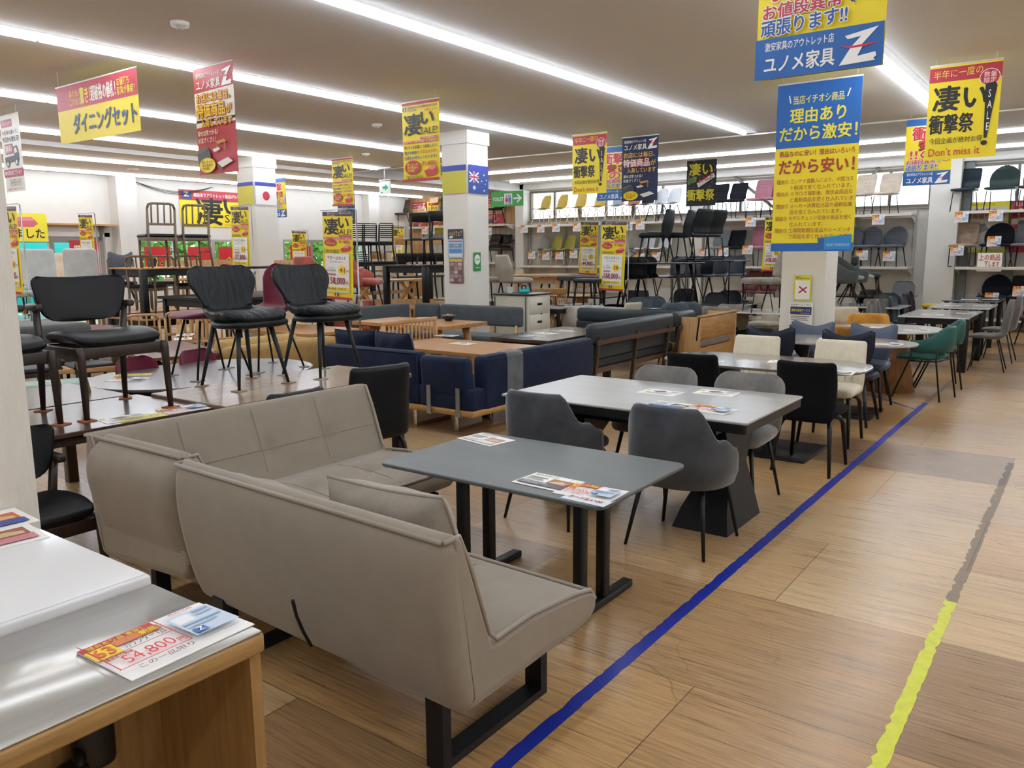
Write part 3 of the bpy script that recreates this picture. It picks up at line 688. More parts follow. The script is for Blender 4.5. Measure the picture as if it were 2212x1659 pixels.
def frame_chair(c='v:8e877b'):
    """two loose cushions, square seat and upright back, on a bent black rod frame"""
    t = root('rod_frame_chair'); m = MAT(c)
    b = MB(); b.rbox((.02, 0, .455), (.47, .47, .085), .035, None, 3, puff=.01); b.build('seat', m, t)
    b = MB(); b.rbox((-.27, 0, .68), (.07, .42, .34), .033, None, 3, ry=-14, puff=.012); b.build('backrest', m, t)
    for s in (-1, 1):
        q = MB(); q.tube([(.22, s*.2, 0), (.17, s*.2, .395), (-.16, s*.2, .395), (-.24, s*.2, .0)], .008, None, 8); q.build('leg', BLK, t)
        q = MB(); q.tube([(.0, s*.15, .4), (-.2, s*.15, .46), (-.315, s*.15, .78)], .008, None, 8); q.build('back_rod', BLK, t)
    return t
def hex_chair(c='l:b1a697'):
    """tall taupe back with angled shoulders on black legs"""
    t = root('angled_back_chair'); m = MAT(c)
    b = MB(); b.pad([(.25, .445), (.05, .455), (-.18, .45)], [.44, .48, .46], [.09, .1, .09], None, None, 8, 16, .06, .06); b.build('seat', m, t)
    b = MB(); b.pad([(-.19, .42), (-.23, .55), (-.255, .66), (-.285, .86)], [.42, .47, .5, .37], [.06, .06, .055, .04], None, [.03, .06, .06, .05], 14, 18, .03, .04); b.build('backrest', m, t)
    legs4(t, BLK, (.18, -.16), .17, .41, ((.235, -.25), .21), (.014, .009)); return t
def cone_leg_chair(c='f:5d615f', seat='f:aeb2ae'):
    """deep reclined fabric shell with pale seat pad on crossed black legs"""
    t = root('scoop_chair'); m = MAT(c)
    b = MB(); wrap_wall(b, .3, .29, lambda a: .56+.26*(1-smooth(.3, 1.9, abs(a))), .36, .04, 2.1, None, .09, 0, 30, 2.0); b.build('shell', m, t)
    b = MB(); b.pad([(.28, .45), (.05, .46), (-.2, .45)], [.38, .48, .42], [.07, .08, .07], None, None, 8, 16, .15, .12); b.build('seat', MAT(seat), t)
    legs4(t, BLK, (.06, -.06), .06, .40, ((.24, -.24), .21), (.014, .010)); return t
def stool(w='dark', seat='f:3c3f42', h=.46, L=.42, Wd=.36):
    t = root('padded_stool'); W = {'dark': DKW, 'black': BLKW, 'oak': OAKZ}[w]
    b = MB(); b.rbox((0, 0, h-.035), (Wd, L, .07), .03, None, 3); b.build('seat', MAT(seat), t)
    legs4(t, W, (Wd/2-.05, -Wd/2+.05), L/2-.05, h-.06, ((Wd/2-.02, -Wd/2+.02), L/2-.02), (.02, .015)); return t
# ---- tables
def rrect(x0, x1, y0, y1, r, n=5):
    out = []
    for cx, cy, a0 in ((x1-r, y1-r, 0), (x0+r, y1-r, 90), (x0+r, y0+r, 180), (x1-r, y0+r, 270)):
        for k in range(n+1): a = R(a0+90*k/n); out.append((cx+r*math.cos(a), cy+r*math.sin(a)))
    return out
def superell(rx, ry, e=2.6, n=48):
    out = []
    for k in range(n):
        a = 2*math.pi*k/n; c, s = math.cos(a), math.sin(a)
        out.append((rx*math.copysign(abs(c)**(2/e), c), ry*math.copysign(abs(s)**(2/e), s)))
    return out
TOPS = {}
def top_mat(k):
    return {'slate': lambda: M('slate_top', '565a59', .42, 0, .16, 2.5, .05, 60, 0, (1.5, .6, 1)), 'ceramic': lambda: M('ceramic_top', '9b9a95', .33, 0, .1, 2, 0, 1, .1, (3, .7, 1)),
            'gloss': lambda: M('gloss_grey_top', '6f6b66', .13, 0, .1, 2.5, 0, 1, .3, (2, .6, 1)), 'marble': lambda: M('marble_top', 'a9a59d', .14, 0, .22, 3.5, 0, 1, .3, None, 0, '8c877e'),
            'white': lambda: M('white_top', 'd9d8d6', .16, 0, .05, 3, 0, 1, .3), 'walnut': lambda: WALN, 'walnutx': lambda: WALX, 'plank': lambda: PLK, 'grey': lambda: M('grey_laminate', '6f6a68', .28, 0, .04, 3, 0, 1, .3),
            'oak': lambda: OAK, 'oakx': lambda: OAKX, 'brown': lambda: BRN, 'darktop': lambda: M('dark_gloss_top', '4a3d36', .16, 0, .2, 3, 0, 1, .4, (8, .7, 1)), 'black': lambda: M('black_table_top', '232629', .25, 0, .06, 4, 0, 1, .2),
            'pine': lambda: PINE, 'teak': lambda: wood('teak', 'c08e54', '9c6a36', .33, 'y'), 'glass': lambda: M('smoky_glass_top', '6a706d', .08, 0, .15, 5, 0, 1, .5), 'blackw': lambda: BLKW,
            'stone': lambda: M('pale_stone_top', 'd2d6d8', .15, 0, .15, 2, 0, 1, .3)}[k]()
def table(top='oak', L=1.5, W=.85, h=.72, th=.03, shape='rect', legs='four', lm='blk', apron=0, r=.015, inset=.05, lt=.06, edge=None):
    """dining table, length along local y"""
    t = root('dining_table'); T = top_mat(top); LM = {'blk': BLK, 'blkw': BLKW, 'oak': OAKZ, 'waln': WALZ, 'pine': PINEZ, 'chrome': CHR, 'dark': DKW, 'white': WHP}[lm]
    P = rrect(-W/2, W/2, -L/2, L/2, r) if shape == 'rect' else superell(W/2, L/2, {'oval': 2.2, 'boat': 3.2, 'round': 2}[shape])
    b = MB(); b.prism(P, h-th, h, None, min(.004, th*.3)); b.build('tabletop', T, t)
    if edge:
        b = MB(); b.prism([(x*.985, y*.99) for x, y in P], h-th-edge, h-th, None); b.build('under_panel', BLK if edge < .02 else LM, t)
    zt = h-th-(edge or 0)
    if apron:
        b = MB()
        for s in (-1, 1):
            b.box((s*(W/2-inset-lt/2), 0, zt-apron/2), (.022, L-2*inset-lt, apron)); b.box((0, s*(L/2-inset-lt/2), zt-apron/2), (W-2*inset-lt, .022, apron))
        b.build('apron', LM, t)
    if legs == 'four':
        for a in (-1, 1):
            for s in (-1, 1):
                q = MB(); q.rbox((a*(W/2-inset-lt/2), s*(L/2-inset-lt/2), zt/2), (lt, lt, zt), .004, None, 2); q.build('leg', LM, t)
    elif legs == 'splay':
        for a in (-1, 1):
            for s in (-1, 1):
                q = MB(); q.cyl((a*(W/2-inset-.1), s*(L/2-inset-.16), zt), (a*(W/2-inset), s*(L/2-inset-.05), 0), lt*.55, lt*.3, None, 10); q.build('leg', LM, t)
    elif legs == 'tee':
        for s in (-1, 1):
            q = MB(); y = s*(L/2-.27)
            for x in (-.1, .1): q.rbox((x, y, zt/2+.02), (.055, .045, zt-.04), .003, None, 1)
            q.rbox((0, y, .02), (W*.88, .055, .035), .004, None, 1); q.rbox((0, y, zt-.012), (W*.6, .06, .022), .003, None, 1)
            q.build('leg', LM, t)
    elif legs == 'slab':
        for s in (-1, 1):
            q = MB(); y = s*(L*.29); Z = [0, .12, zt*.55, zt]; X = [.27, .235, .13, .26]; Y = [.17, .14, .07, .15]; o = [.0, .01*s, .05*s, -.02*s]
            vs = [(sx*X[k], y+o[k]+sy*Y[k], Z[k]) for k in range(4) for sx, sy in ((-1, -1), (1, -1), (1, 1), (-1, 1))]
            fs = [(0, 3, 2, 1), (12, 13, 14, 15)]+[(4*k+i, 4*k+(i+1) % 4, 4*k+4+(i+1) % 4, 4*k+4+i) for k in range(3) for i in range(4)]
            q.add(vs, fs); q.build('leg', M('navy_black_leg', '15181f', .5, .2, .05), t)
        q = MB(); q.box((0, 0, zt-.03), (W*.7, L*.72, .05)); q.build('under_frame', BLK, t)
    elif legs == 'pedestal':
        q = MB(); q.rbox((0, 0, .008), (.66, .9, .016), .003, None, 1); q.build('base', BLK, t)
        for s in (-1, 1):
            q = MB(); q.slab([(-.22, s*.05, .016), (.22, s*.05, .016), (.09, s*.1, zt*.5), (.26, s*.34, zt), (-.26, s*.34, zt), (-.09, s*.1, zt*.5)], (0, s*.03, 0)); q.build('leg', BLK, t)
    elif legs == 'cone':
        q = MB(); q.tube([(0, 0, 0), (0, 0, zt)], .3, None, 24, rr=[.3, .17]); q.build('pedestal', wood('cone_oak', 'a5794f', '7f5836', .5, 'z', 1.4), t)
    elif legs == 'x':
        for s in (-1, 1):
            q = MB(); y = s*(L*.3)
            for a in (-1, 1): q.slab([(a*(W/2-.08), y-.03, 0), (a*(W/2-.08)-.07*a, y-.03, 0), (-a*(W/2-.1), y-.03, zt), (-a*(W/2-.1)+.07*a, y-.03, zt)], (0, .05+.012*a, 0))
            q.build('leg', LM, t)
        q = MB(); q.box((0, 0, zt*.5), (.06, L*.6, .06)); q.build('stretcher', LM, t)
    elif legs == 'trestle':
        for s in (-1, 1):
            q = MB(); y = s*(L/2-.25); q.slab([(-W*.28, y, 0), (W*.28, y, 0), (W*.2, y, zt), (-W*.2, y, zt)], (0, s*.07, 0)); q.build('leg', LM, t)
        q = MB(); q.box((0, 0, .3), (.05, L-.5, .12)); q.build('stretcher', LM, t)
    elif legs == 'loop':
        for s in (-1, 1):
            q = MB(); y = s*(L/2-.1); q.tube([(-W/2+.06, y, zt), (-W/2+.06, y, .012), (W/2-.06, y, .012), (W/2-.06, y, zt)], .012, None, 8); q.build('leg', LM, t)
    elif legs == 'cross':
        q = MB(); q.cyl((0, 0, .02), (0, 0, zt), .05, .05, None, 14); q.rbox((0, 0, .02), (W*.7, .07, .04), .01, None, 2); q.rbox((0, 0, .02), (.07, L*.5, .04), .01, None, 2); q.build('pedestal', LM, t)
    return t
def bench(c='f:5a5e60', w='oak', L=1.2, W=.38, h=.43, th=.09, seat='pad'):
    t = root('bench'); Wd = {'oak': OAKZ, 'dark': DKW, 'waln': WALZ, 'pine': PINEZ, 'blk': BLK}[w]
    b = MB(); b.rbox((0, 0, h-th/2), (W, L, th), .035 if seat == 'pad' else .006, None, 3); b.build('seat', MAT(c) if seat == 'pad' else OAK, t)
    legs4(t, Wd, (W/2-.06, -W/2+.06), L/2-.12, h-th+.01, ((W/2-.02, -W/2+.02), L/2-.06), (.026, .018)); return t
# ---- small things
def pad_square(c='c46a3c'):
    b = MB(); b.box((0, 0, .003), (.075, .075, .006), None); return b.build('felt_pad', paint('pad_'+c, c, .9))

# ================================================================ PRINTED SMALL PIECES
def price_flyer(pct='63', price='54,800', name='カウンター 120', W=.257, H=.182):
    els = [('r', 0, 0, .56, .13, 'b8202c'), ('t', '理由あり品 激安！', .05, .025, .42, .08, 'f6d83a', .02), ('r', 0, .13, .2, .28, 'f2cf2a'), ('t', pct, .03, .16, .14, .2, 'd8641c', .03), ('r', .2, .13, .36, .13, 'd07030'), ('t', '新品', .4, .145, .13, .1, 'f6e23a', .03),
           ('t', name, .22, .28, .32, .12, '22222a', .01), ('r', 0, .43, .56, .012, 'b8202c'), ('t', '理由あり特価', .02, .46, .2, .07, 'b8202c', .02), ('t', price, .1, .54, .38, .22, 'd02238', .0), ('t', '円', .49, .66, .05, .09, 'd02238', .02), ('r', 0, .8, .56, .012, 'b8202c'), ('r', .545, 0, .012, .81, 'b8202c'), ('r', 0, 0, .01, .81, 'b8202c'),
           ('t', 'この一品限り', .1, .86, .42, .09, '22222a', .01), ('t', 'この商品は配送できます', .6, .04, .34, .05, '33333a', 0), ('t', '特別価格', .66, .12, .2, .06, 'b8202c', .01), ('r', .59, .22, .37, .6, 'c3d3e2'), ('r', .61, .27, .15, .2, 'eef2f4'), ('r', .79, .27, .14, .05, '7f9dbe'), ('r', .79, .36, .14, .04, '9db4cc'), ('r', .61, .52, .32, .03, '7f9dbe'), ('r', .61, .6, .25, .03, '9db4cc'), ('r', .61, .68, .1, .12, '2868b0'), ('t', 'Z', .635, .7, .05, .08, 'ffffff', .03)]
    return sheet('price_flyer', W, H, els)
def photo_leaflet(c1='9a6a48', c2='5a5b66', W=.257, H=.182):
    els = [('r', .05, .06, .5, .12, 'd9d4cc'), ('t', 'オススメ', .07, .08, .3, .08, '333338', .01), ('r', .5, .25, .42, .36, c1), ('p', [(.55, .5), (.72, .36), (.88, .45), (.88, .58), (.55, .58)], 'd8b48a'), ('r', .06, .3, .36, .05, '88868a'), ('r', .06, .4, .3, .04, 'a5a3a6'), ('r', .06, .5, .34, .04, 'a5a3a6'), ('r', .05, .66, .88, .24, c2), ('r', .1, .72, .5, .03, 'c9c9d0'), ('r', .1, .8, .35, .03, 'c9c9d0')]
    return sheet('photo_leaflet', W, H, els)
def spec_sheet(c='7a4b3a', W=.257, H=.182):
    els = [('r', .04, .1, .1, .3, 'd8c23a'), ('p', [(.2, .3), (.5, .16), (.66, .36), (.4, .52)], c), ('r', .7, .14, .24, .05, '77757a'), ('r', .7, .26, .2, .04, '9b999e'), ('r', .7, .36, .22, .04, '9b999e'), ('r', .16, .62, .7, .05, '8d8b90'), ('r', .16, .74, .6, .04, 'a7a5aa'), ('r', .16, .84, .64, .03, 'a7a5aa')]
    return sheet('spec_sheet', W, H, els)
def yellow_notice(W=.257, H=.12):
    return sheet('yellow_notice', W, H, [('t', '大幅値下げしました', .06, .25, .88, .35, '3a3a30', .01), ('r', .1, .72, .7, .06, '8a8640')], 'e4dd6a')
def blue_leaflet(W=.2, H=.09):
    return sheet('blue_leaflet', W, H, [('r', 0, 0, 1, .28, '2f86b8'), ('t', 'カード払いOK', .08, .36, .8, .34, 'c22a3c', .02)], 'd5e6ee')
def flat_on(maker, label, cat, x, y, z, rz=-90, group=None, **kw):
    W, H = kw.get('W', {'blue_leaflet': .2}.get(maker.__name__, .257)), kw.get('H', {'yellow_notice': .12, 'blue_leaflet': .09}.get(maker.__name__, .182))
    a = R(rz); o = put(maker, label, cat, (x-math.sin(a)*H/2, y+math.cos(a)*H/2, z+.0012), rz, group, (-90, 0), **kw); return o
def cushion(w=.52, h=.44, t=.17, c='f:948b80'):
    b = MB(); n = 14; F = []; B_ = []
    for i in range(n+1):
        for j in range(n+1):
            u, v = -1+2*j/n, -1+2*i/n; e = (max(0, 1-abs(u)**3)*max(0, 1-abs(v)**3))**.45
            pin = 1-.06*(1-max(abs(u), abs(v)))*0-.05*(abs(u)*abs(v))**0*0
            x = u*w/2*(1-.05*(1-abs(v)**2)*abs(u)**4*-1-.05*abs(u)**4); z = h/2+v*h/2*(1-.05*abs(v)**4*(1-abs(u)**2))
            q = t/2*e+.006; wob = .006*math.sin(9*u+3*v)*e
            F.append((q+wob, x, z)); B_.append((-q+wob, x, z))
    N_ = n+1; o = len(F); fs = []
    for i in range(n):
        for j in range(n):
            q = i*N_+j; fs += [(q, q+1, q+N_+1, q+N_), (o+q, o+q+N_, o+q+N_+1, o+q+1)]
    rim = list(range(N_))+[i*N_+n for i in range(1, n+1)]+[n*N_+j for j in range(n-1, -1, -1)]+[i*N_ for i in range(n-1, 0, -1)]
    for a, d in zip(rim, rim[1:]+rim[:1]): fs.append((a, o+a, o+d, d))
    b.add(F+B_, fs, MAT(c), True)
    b.tube([((F[i][0]+B_[i][0])/2, F[i][1]*1.005, (F[i][2]-h/2)*1.005+h/2) for i in rim], .006, MAT(c), 6, True)
    return b.build('cushion')
# ================================================================ SOFT LONG FORMS (sofas, bench backs)
def closed_spline(pts, n=6):
    out = []; k = len(pts)
    for i in range(k):
        a, b, c, d = [Vector(pts[(i+j) % k]) for j in (-1, 0, 1, 2)]
        for s in range(n):
            u = s/n; out.append(.5*((2*b)+(c-a)*u+(2*a-5*b+4*c-d)*u*u+(3*b-a-3*c+d)*u**3))
    return out
def soft_extrude(mb, prof, y0, y1, m=None, nL=24, rnd=.03, dimples=(), puff=0., sharp=None):
    P = closed_spline(prof, 8); n = len(P)
    cen = sum((p for p in P), Vector((0, 0)))/n
    nor = []
    for i in range(n):
        t = (P[(i+1) % n]-P[i-1]).normalized(); q = Vector((t.y, -t.x))
        nor.append(q)
    ar = sum(P[i].x*P[(i+1) % n].y-P[(i+1) % n].x*P[i].y for i in range(n))
    if ar < 0: nor = [-q for q in nor]
    ys = [y0+rnd*(1-math.cos(math.pi/2*k/4)) for k in range(5)]+[y0+rnd+(y1-y0-2*rnd)*k/nL for k in range(1, nL)]+[y1-rnd*(1-math.cos(math.pi/2*k/4)) for k in range(4, -1, -1)]
    vs = []
    for y in ys:
        for i in range(n):
            r_ = rnd*(sharp(P[i].x, P[i].y) if sharp else 1); e = max(0, r_-min(y-y0, y1-y)); d = -(r_-math.sqrt(max(0, r_*r_-e*e)))
            for (px, pz, dy, rad, dep) in dimples:
                q = math.sqrt((P[i].x-px)**2+(P[i].y-pz)**2+(y-dy)**2)
                if q < rad: d -= dep*(1-q/rad)**2.6
            if puff: d += puff*math.sin(math.pi*(y-y0)/(y1-y0))
            v = P[i]+nor[i]*d; vs.append((v.x, y, v.y))
    k = len(ys); fs = []
    for i in range(k-1):
        for j in range(n): fs.append((i*n+j, i*n+(j+1) % n, (i+1)*n+(j+1) % n, (i+1)*n+j))
    mb.add(vs, fs, m, True)
    mb.add(vs[:n], [tuple(range(n))], m, False); mb.add(vs[-n:], [tuple(range(n))[::-1]], m, False); return P
TAUPE = fabric('taupe_sofa_cloth', '948a7c', .04); TAUPE_P = fabric('taupe_piping', '9c9284', .03); TSEAM = fabric('taupe_seam', '847b6e', .03)
SOFA = [(.055, .80), (.105, .812), (.15, .70), (.235, .455), (.27, .425), (.45, .437), (.70, .42), (.80, .40), (.825, .37), (.815, .32), (.76, .28), (.5, .26), (.25, .245), (.14, .245), (.10, .30), (.062, .44), (.035, .62), (.035, .74)]
BACKP = [(.055, .80), (.105, .812), (.15, .70), (.235, .455), (.25, .36), (.23, .28), (.14, .245), (.10, .30), (.062, .44), (.035, .62), (.035, .74)]
def piping(b, pts, y, m): b.tube([(x, y, z) for x, z in pts], .008, m, 8)
t = thing('corner_sofa', 'taupe fabric corner sofa with tufted back and black sled legs', 'sofa', (0, 0, 0))
OX = 1.545
def rear_x(z, T=((.22, .14), (.30, .10), (.44, .062), (.62, .035), (.74, .035), (.80, .055), (.9, .06))):
    for (a, x0), (b, x1) in zip(T, T[1:]):
        if z <= b: return x0+(x1-x0)*max(0, (z-a)/(b-a))
    return T[-1][1]
SHARP = lambda x, z: .15+.85*max(1-smooth(.26, .36, z), 1-smooth(.012, .05, x-rear_x(z)))
BACKB = [(.055, .80), (.105, .812), (.15, .70), (.235, .455), (.25, .36), (.23, .25), (.14, .235), (.085, .28), (.02, .44), (-.02, .62), (-.01, .73)]
SHARPB = lambda x, z: .15+.85*max(1-smooth(.26, .36, z), 1-smooth(.03, .07, x-rear_x(z)))
def sofa_unit(L, dim_t, name, parent, place):
    b = MB(); soft_extrude(b, SOFA, 0, L, None, 100, .055, dim_t, 0, SHARP); o = b.build(name, TAUPE, parent); place(o)
    b = MB(); edge = [(.055, .806), (.115, .81), (.165, .70), (.245, .465), (.275, .437), (.45, .45), (.70, .432), (.80, .412), (.832, .37)]
    for y in (.012, L-.012): piping(b, edge, y, None)
    b.tube([(.05, .02, .806), (.05, L-.02, .806)], .008, None, 8); b.tube([(.82, .02, .398), (.82, L-.02, .398)], .008, None, 8)
    q = b.build('piping', TAUPE_P, o)
    b = MB(); n = max(2, round(L/.48))
    for k in range(1, n):
        y = L*k/n; b.tube([(x, y, z) for x, z in [(.12, .80), (.16, .69), (.2, .575), (.238, .47)]], .0015, None, 5)
        b.tube([(x, y, z) for x, z in [(.3, .4285), (.45, .438), (.6, .431), (.70, .4215), (.79, .404)]], .0015, None, 5)
    b.tube([(.192, .03, .583), (.192, L-.03, .583)], .0015, None, 5); b.build('seam', TSEAM, o)
    return o
d1 = [(.19, .585, L_,   .12, .055) for L_ in (.45, .9, 1.3)]+[(.52, .437, L_, .12, .045) for L_ in (.45, .9, 1.3)]
def pl1(o): o.location = (OX, 1.40, 0); o.rotation_euler = (0, 0, R(-2.4))
u1 = sofa_unit(1.45, [(.52, .437, y, .13, .02) for y in (.36, .73, 1.1)], 'front_bench', t, pl1)
def pl2(o): o.location = (1.70, 3.70, 0); o.rotation_euler = (0, 0, R(-90))
u2 = sofa_unit(1.69, d1, 'corner_bench', t, pl2)
b = MB(); soft_extrude(b, BACKB, 0, .72, None, 24, .08, (), 0, SHARPB); o = b.build('corner_back', TAUPE, t); o.location = (OX+.125, 2.87, 0)
b = MB(); b.tube([(.05, .02, .806), (.05, .70, .806)], .008, None, 8)
for y in (.012,): piping(b, [(.055, .806), (.115, .81), (.165, .70), (.245, .465)], y, None)
b.build('piping', TAUPE_P, o)
b = MB(); b.tube([(1.525, 1.988, 0.516), (1.550, 2.006, 0.450), (1.585, 2.020, 0.376), (1.625, 2.034, 0.306)], .006, None, 6); b.build('zipper', BLK, t)
def sled(x0, x1, y, w=.07, z=.28):
    b = MB(); b.box((x0+.02, y, z/2), (.04, w, z)); b.box((x1-.02, y, z/2), (.04, w, z)); b.box(((x0+x1)/2, y, .014), (x1-x0-.08, w-.001, .028)); return b
sled(1.70, 2.28, 1.555).build('leg', BLK, t); sled(1.70, 2.28, 2.68).build('leg', BLK, t)
for x in (1.9, 3.22):
    b = MB(); b.box((x, 3.44, .14), (.07, .04, .28)); b.box((x, 2.92, .14), (.07, .04, .28)); b.box((x, 3.18, .014), (.069, .48, .028)); b.build('leg', BLK, t)
for lb, x, y, rz, ti in (('taupe cushion leaning on the sofa back beside its open end', 1.955, 1.87, 4, 19), ('taupe cushion lying low near the sofa corner', 1.98, 2.45, 0, 38)):
    put(cushion, lb, 'cushion', (x, y, .425), rz, 'taupe sofa cushions', (0, -ti), c='f:958c7f')
# dark slate table in front of the sofa
put(table, 'dark slate grey table with black twin-post legs beside the taupe sofa', 'table', (2.965, 2.065, 0), 0, None, top='slate', L=1.2, W=.79, h=.64, th=.018, legs='tee', r=.045)
flat_on(price_flyer, 'price flyer with large red price on the slate grey table', 'price flyer', 2.72, 1.60, .64, -88, None, pct='63', price='159,000', name='ダイニング 135')
flat_on(photo_leaflet, 'photo leaflet beside the price flyer on the slate grey table', 'leaflet', 2.74, 1.82, .641, -92, None)
flat_on(photo_leaflet, 'pale photo leaflet alone at the far corner of the slate grey table', 'leaflet', 3.22, 2.53, .64, -100, None, c1='b58c84', c2='e4e0da')
flat_on(blue_leaflet, 'small light blue leaflet at the edge of the slate grey table', 'leaflet', 2.63, 1.56, .6395, -92, None)
# counters -------------------------------------------------------------
t = thing('kitchen_counter', 'oak kitchen counter with steel top and open front', 'counter', (0, 0, 0))
OKC = wood('counter_oak', 'b08a56', '8c6a3c', .4, 'x', 1.6); OKV = wood('counter_oak_v', 'a5804e', '88673c', .45, 'z', 1.6)
SST = M('brushed_steel_top', 'b9b6af', .2, .45, .06, 3, 0, 1, 0, (1, 14, 1))
b = MB(); b.rbox((.30, 1.465, .85), (1.2, .40, .04), .006, None, 2); b.build('worktop', OKC, t)
b = MB(); b.rbox((.30, 1.465, .8725), (1.193, .393, .005), .002, None, 1); b.build('steel_top', SST, t)
b = MB(); b.box((.885, 1.47, .415), (.025, .38, .83)); b.build('side_panel', OKV, t)
b = MB(); b.box((.29, 1.64, .415), (1.17, .02, .83)); b.build('back_panel', OKV, t)
b = MB(); b.rbox((.62, 1.628, .69), (.07, .008, .10), .003, None, 2)
for z in (.705, .67): 
    for x in (.612, .628): b.box((x, 1.6235, z), (.004, .002, .014), BLK)
b.build('outlet', paint('outlet_white', 'd8d6d0'), t)
b = MB(); b.tube([(.69, 1.62, .62), (.66, 1.56, .6), (.64, 1.55, .52), (.66, 1.56, .40), (.72, 1.55, .3), (.8, 1.57, .25)], .012, None, 8); b.rbox((.71, 1.6, .62), (.08, .05, .14), .02, None, 3); b.rbox((.65, 1.57, .58), (.06, .06, .05), .02, None, 3)
tag(b.build('power_cord', M('black_plastic', '141414', .4)), 'black power plug and cord hanging inside the open oak counter', 'cord')
b = MB(); b.rbox((.29, 2.045, .448), (1.22, .75, .889), .006, None, 3); t = tag(b.build('gloss_cabinet', WHP), 'white gloss cabinet standing behind the oak counter', 'cabinet')
b = MB(); b.box((.3, 2.045, .8935), (1.19, .73, .001)); b.build('glass_top', M('white_glass', 'eef0f0', .05, 0, 0, coat=.4), t)
flat_on(price_flyer, 'price flyer with yellow and red print on the steel counter top', 'price flyer', .77, 1.385, .8755, 2)
flat_on(photo_leaflet, 'orange and blue leaflet on the white cabinet against the column', 'leaflet', .80, 2.36, .895, -3, None, c1='c8622e', c2='3a4f9c')
flat_on(photo_leaflet, 'pink and brown leaflet on the white cabinet in front of the orange one', 'leaflet', .76, 2.21, .8945, -5, None, c1='9a5a48', c2='c88088')
# ================================================================ ROW OF TABLES ALONG THE TAPE
LG = 'chairs drawn up to the tables beside the tape line'
put(table, 'grey ceramic extending table with dark angular pedestal legs', 'table', (4.49, 2.22, 0), 0, None, top='ceramic', L=1.6, W=.98, h=.72, th=.014, legs='slab', r=.02, edge=.05)
put(table, 'glossy grey boat-shaped table between black and cream chairs', 'table', (6.42, 2.16, 0), 0, None, top='gloss', L=1.62, W=.86, h=.72, th=.02, shape='boat', legs='pedestal')
put(table, 'marbled oval table between navy and blue wing-backed chairs', 'table', (8.36, 2.12, 0), 0, None, top='marble', L=1.55, W=.9, h=.72, th=.018, shape='oval', legs='pedestal')
put(table, 'white round-ended table on a tapered wooden cone pedestal', 'table', (10.02, 1.92, 0), 0, None, top='white', L=1.1, W=1.1, h=.72, th=.02, shape='oval', legs='cone')
put(table, 'pale stone table with thick square black legs beside the grey chairs', 'table', (12.72, 1.78, 0), 0, None, top='stone', L=.86, W=1.55, h=.72, th=.016, legs='four', lm='blk', apron=.08, lt=.1, inset=.0)
put(table, 'white rounded table behind the pale stone table', 'table', (14.72, 1.75, 0), 0, None, top='white', L=.84, W=1.35, h=.72, th=.02, legs='four', lm='blk', r=.12, lt=.07)
put(table, 'dark glass table in front of the low wall shelf', 'table', (16.4, 1.8, 0), 0, None, top='glass', L=.86, W=1.4, h=.74, th=.02, legs='four', lm='blk', r=.1, lt=.07)
DG = dict(c='v:43464a')
put(bucket_chair, 'charcoal velvet armchair at the ceramic table beside the tape', 'chair', (4.04, 1.78, 0), 0, LG, **DG)
put(bucket_chair, 'charcoal velvet armchair partly hidden by the slate table', 'chair', (4.02, 2.60, 0), 0, LG, **DG)
put(tub_chair, 'light grey tub chair across the ceramic table beside a black chair', 'chair', (4.96, 1.82, 0), 180, LG, c='v:82807c')
put(tub_chair, 'light grey tub chair across the ceramic table farther from the tape', 'chair', (4.96, 2.42, 0), 180, LG, c='v:82807c')
put(highback_chair, 'tall black chair at the boat-shaped table beside the tape', 'chair', (6.02, 1.65, 0), 0, LG, c='f:121316')
put(highback_chair, 'black chair at the boat-shaped table behind the light grey chairs', 'chair', (6.02, 2.52, 0), 0, LG, c='f:121316')
put(highback_chair, 'cream leather chair behind the tall black chair', 'chair', (7.0, 1.76, 0), 180, LG, c='l:ddd6bf', h=.84, seams=3)
put(highback_chair, 'cream leather chair beside the wooden backed bench', 'chair', (7.0, 2.49, 0), 180, LG, c='l:ddd6bf', h=.84, seams=3)
put(wing_chair, 'dark navy wing chair between cream chair and marbled table', 'chair', (7.93, 1.83, 0), 0, LG, c='l:1a2030', h=.90)
put(wing_chair, 'dark navy wing chair behind the second cream chair', 'chair', (7.93, 2.54, 0), 0, LG, c='l:1a2030', h=.90)
put(wing_chair, 'slate blue wing chair beside the mustard chairs', 'chair', (8.78, 1.88, 0), 180, LG, c='l:4a5568')
put(wing_chair, 'slate blue wing chair in front of the white column', 'chair', (8.78, 2.50, 0), 180, LG, c='l:4a5568')
put(bucket_chair, 'mustard chair seen from behind in front of the white table', 'chair', (9.42, 2.08, 0), -5, LG, c='v:a8742c', back=.79, arm=.6, core=.75, cut=1.6)
put(bucket_chair, 'mustard chair across the white cone-base table', 'chair', (10.62, 2.30, 0), 190, LG, c='v:b98434', back=.82, arm=.62, core=.75, cut=1.6)
put(open_arm_chair, 'dark green chair beside the tape with its seat toward the cone table', 'chair', (9.72, 1.5, 0), 78, LG)
put(open_arm_chair, 'dark green chair behind the other green chair', 'chair', (10.62, 1.52, 0), 105, LG)
put(slim_shell_chair, 'grey suede chair at the stone table beside the aisle', 'chair', (12.45, 1.16, 0), 92, LG, c='v:6b6a69', h=.95)
put(slim_shell_chair, 'grey suede chair at the stone table farther along the aisle', 'chair', (13.55, 1.14, 0), 88, LG, c='v:6b6a69', h=.95)
put(bucket_chair, 'maroon leather armchair alone beside the wall shelf', 'chair', (16.1, .78, 0), 140, None, c='l:4a2724', back=.8, arm=.64)
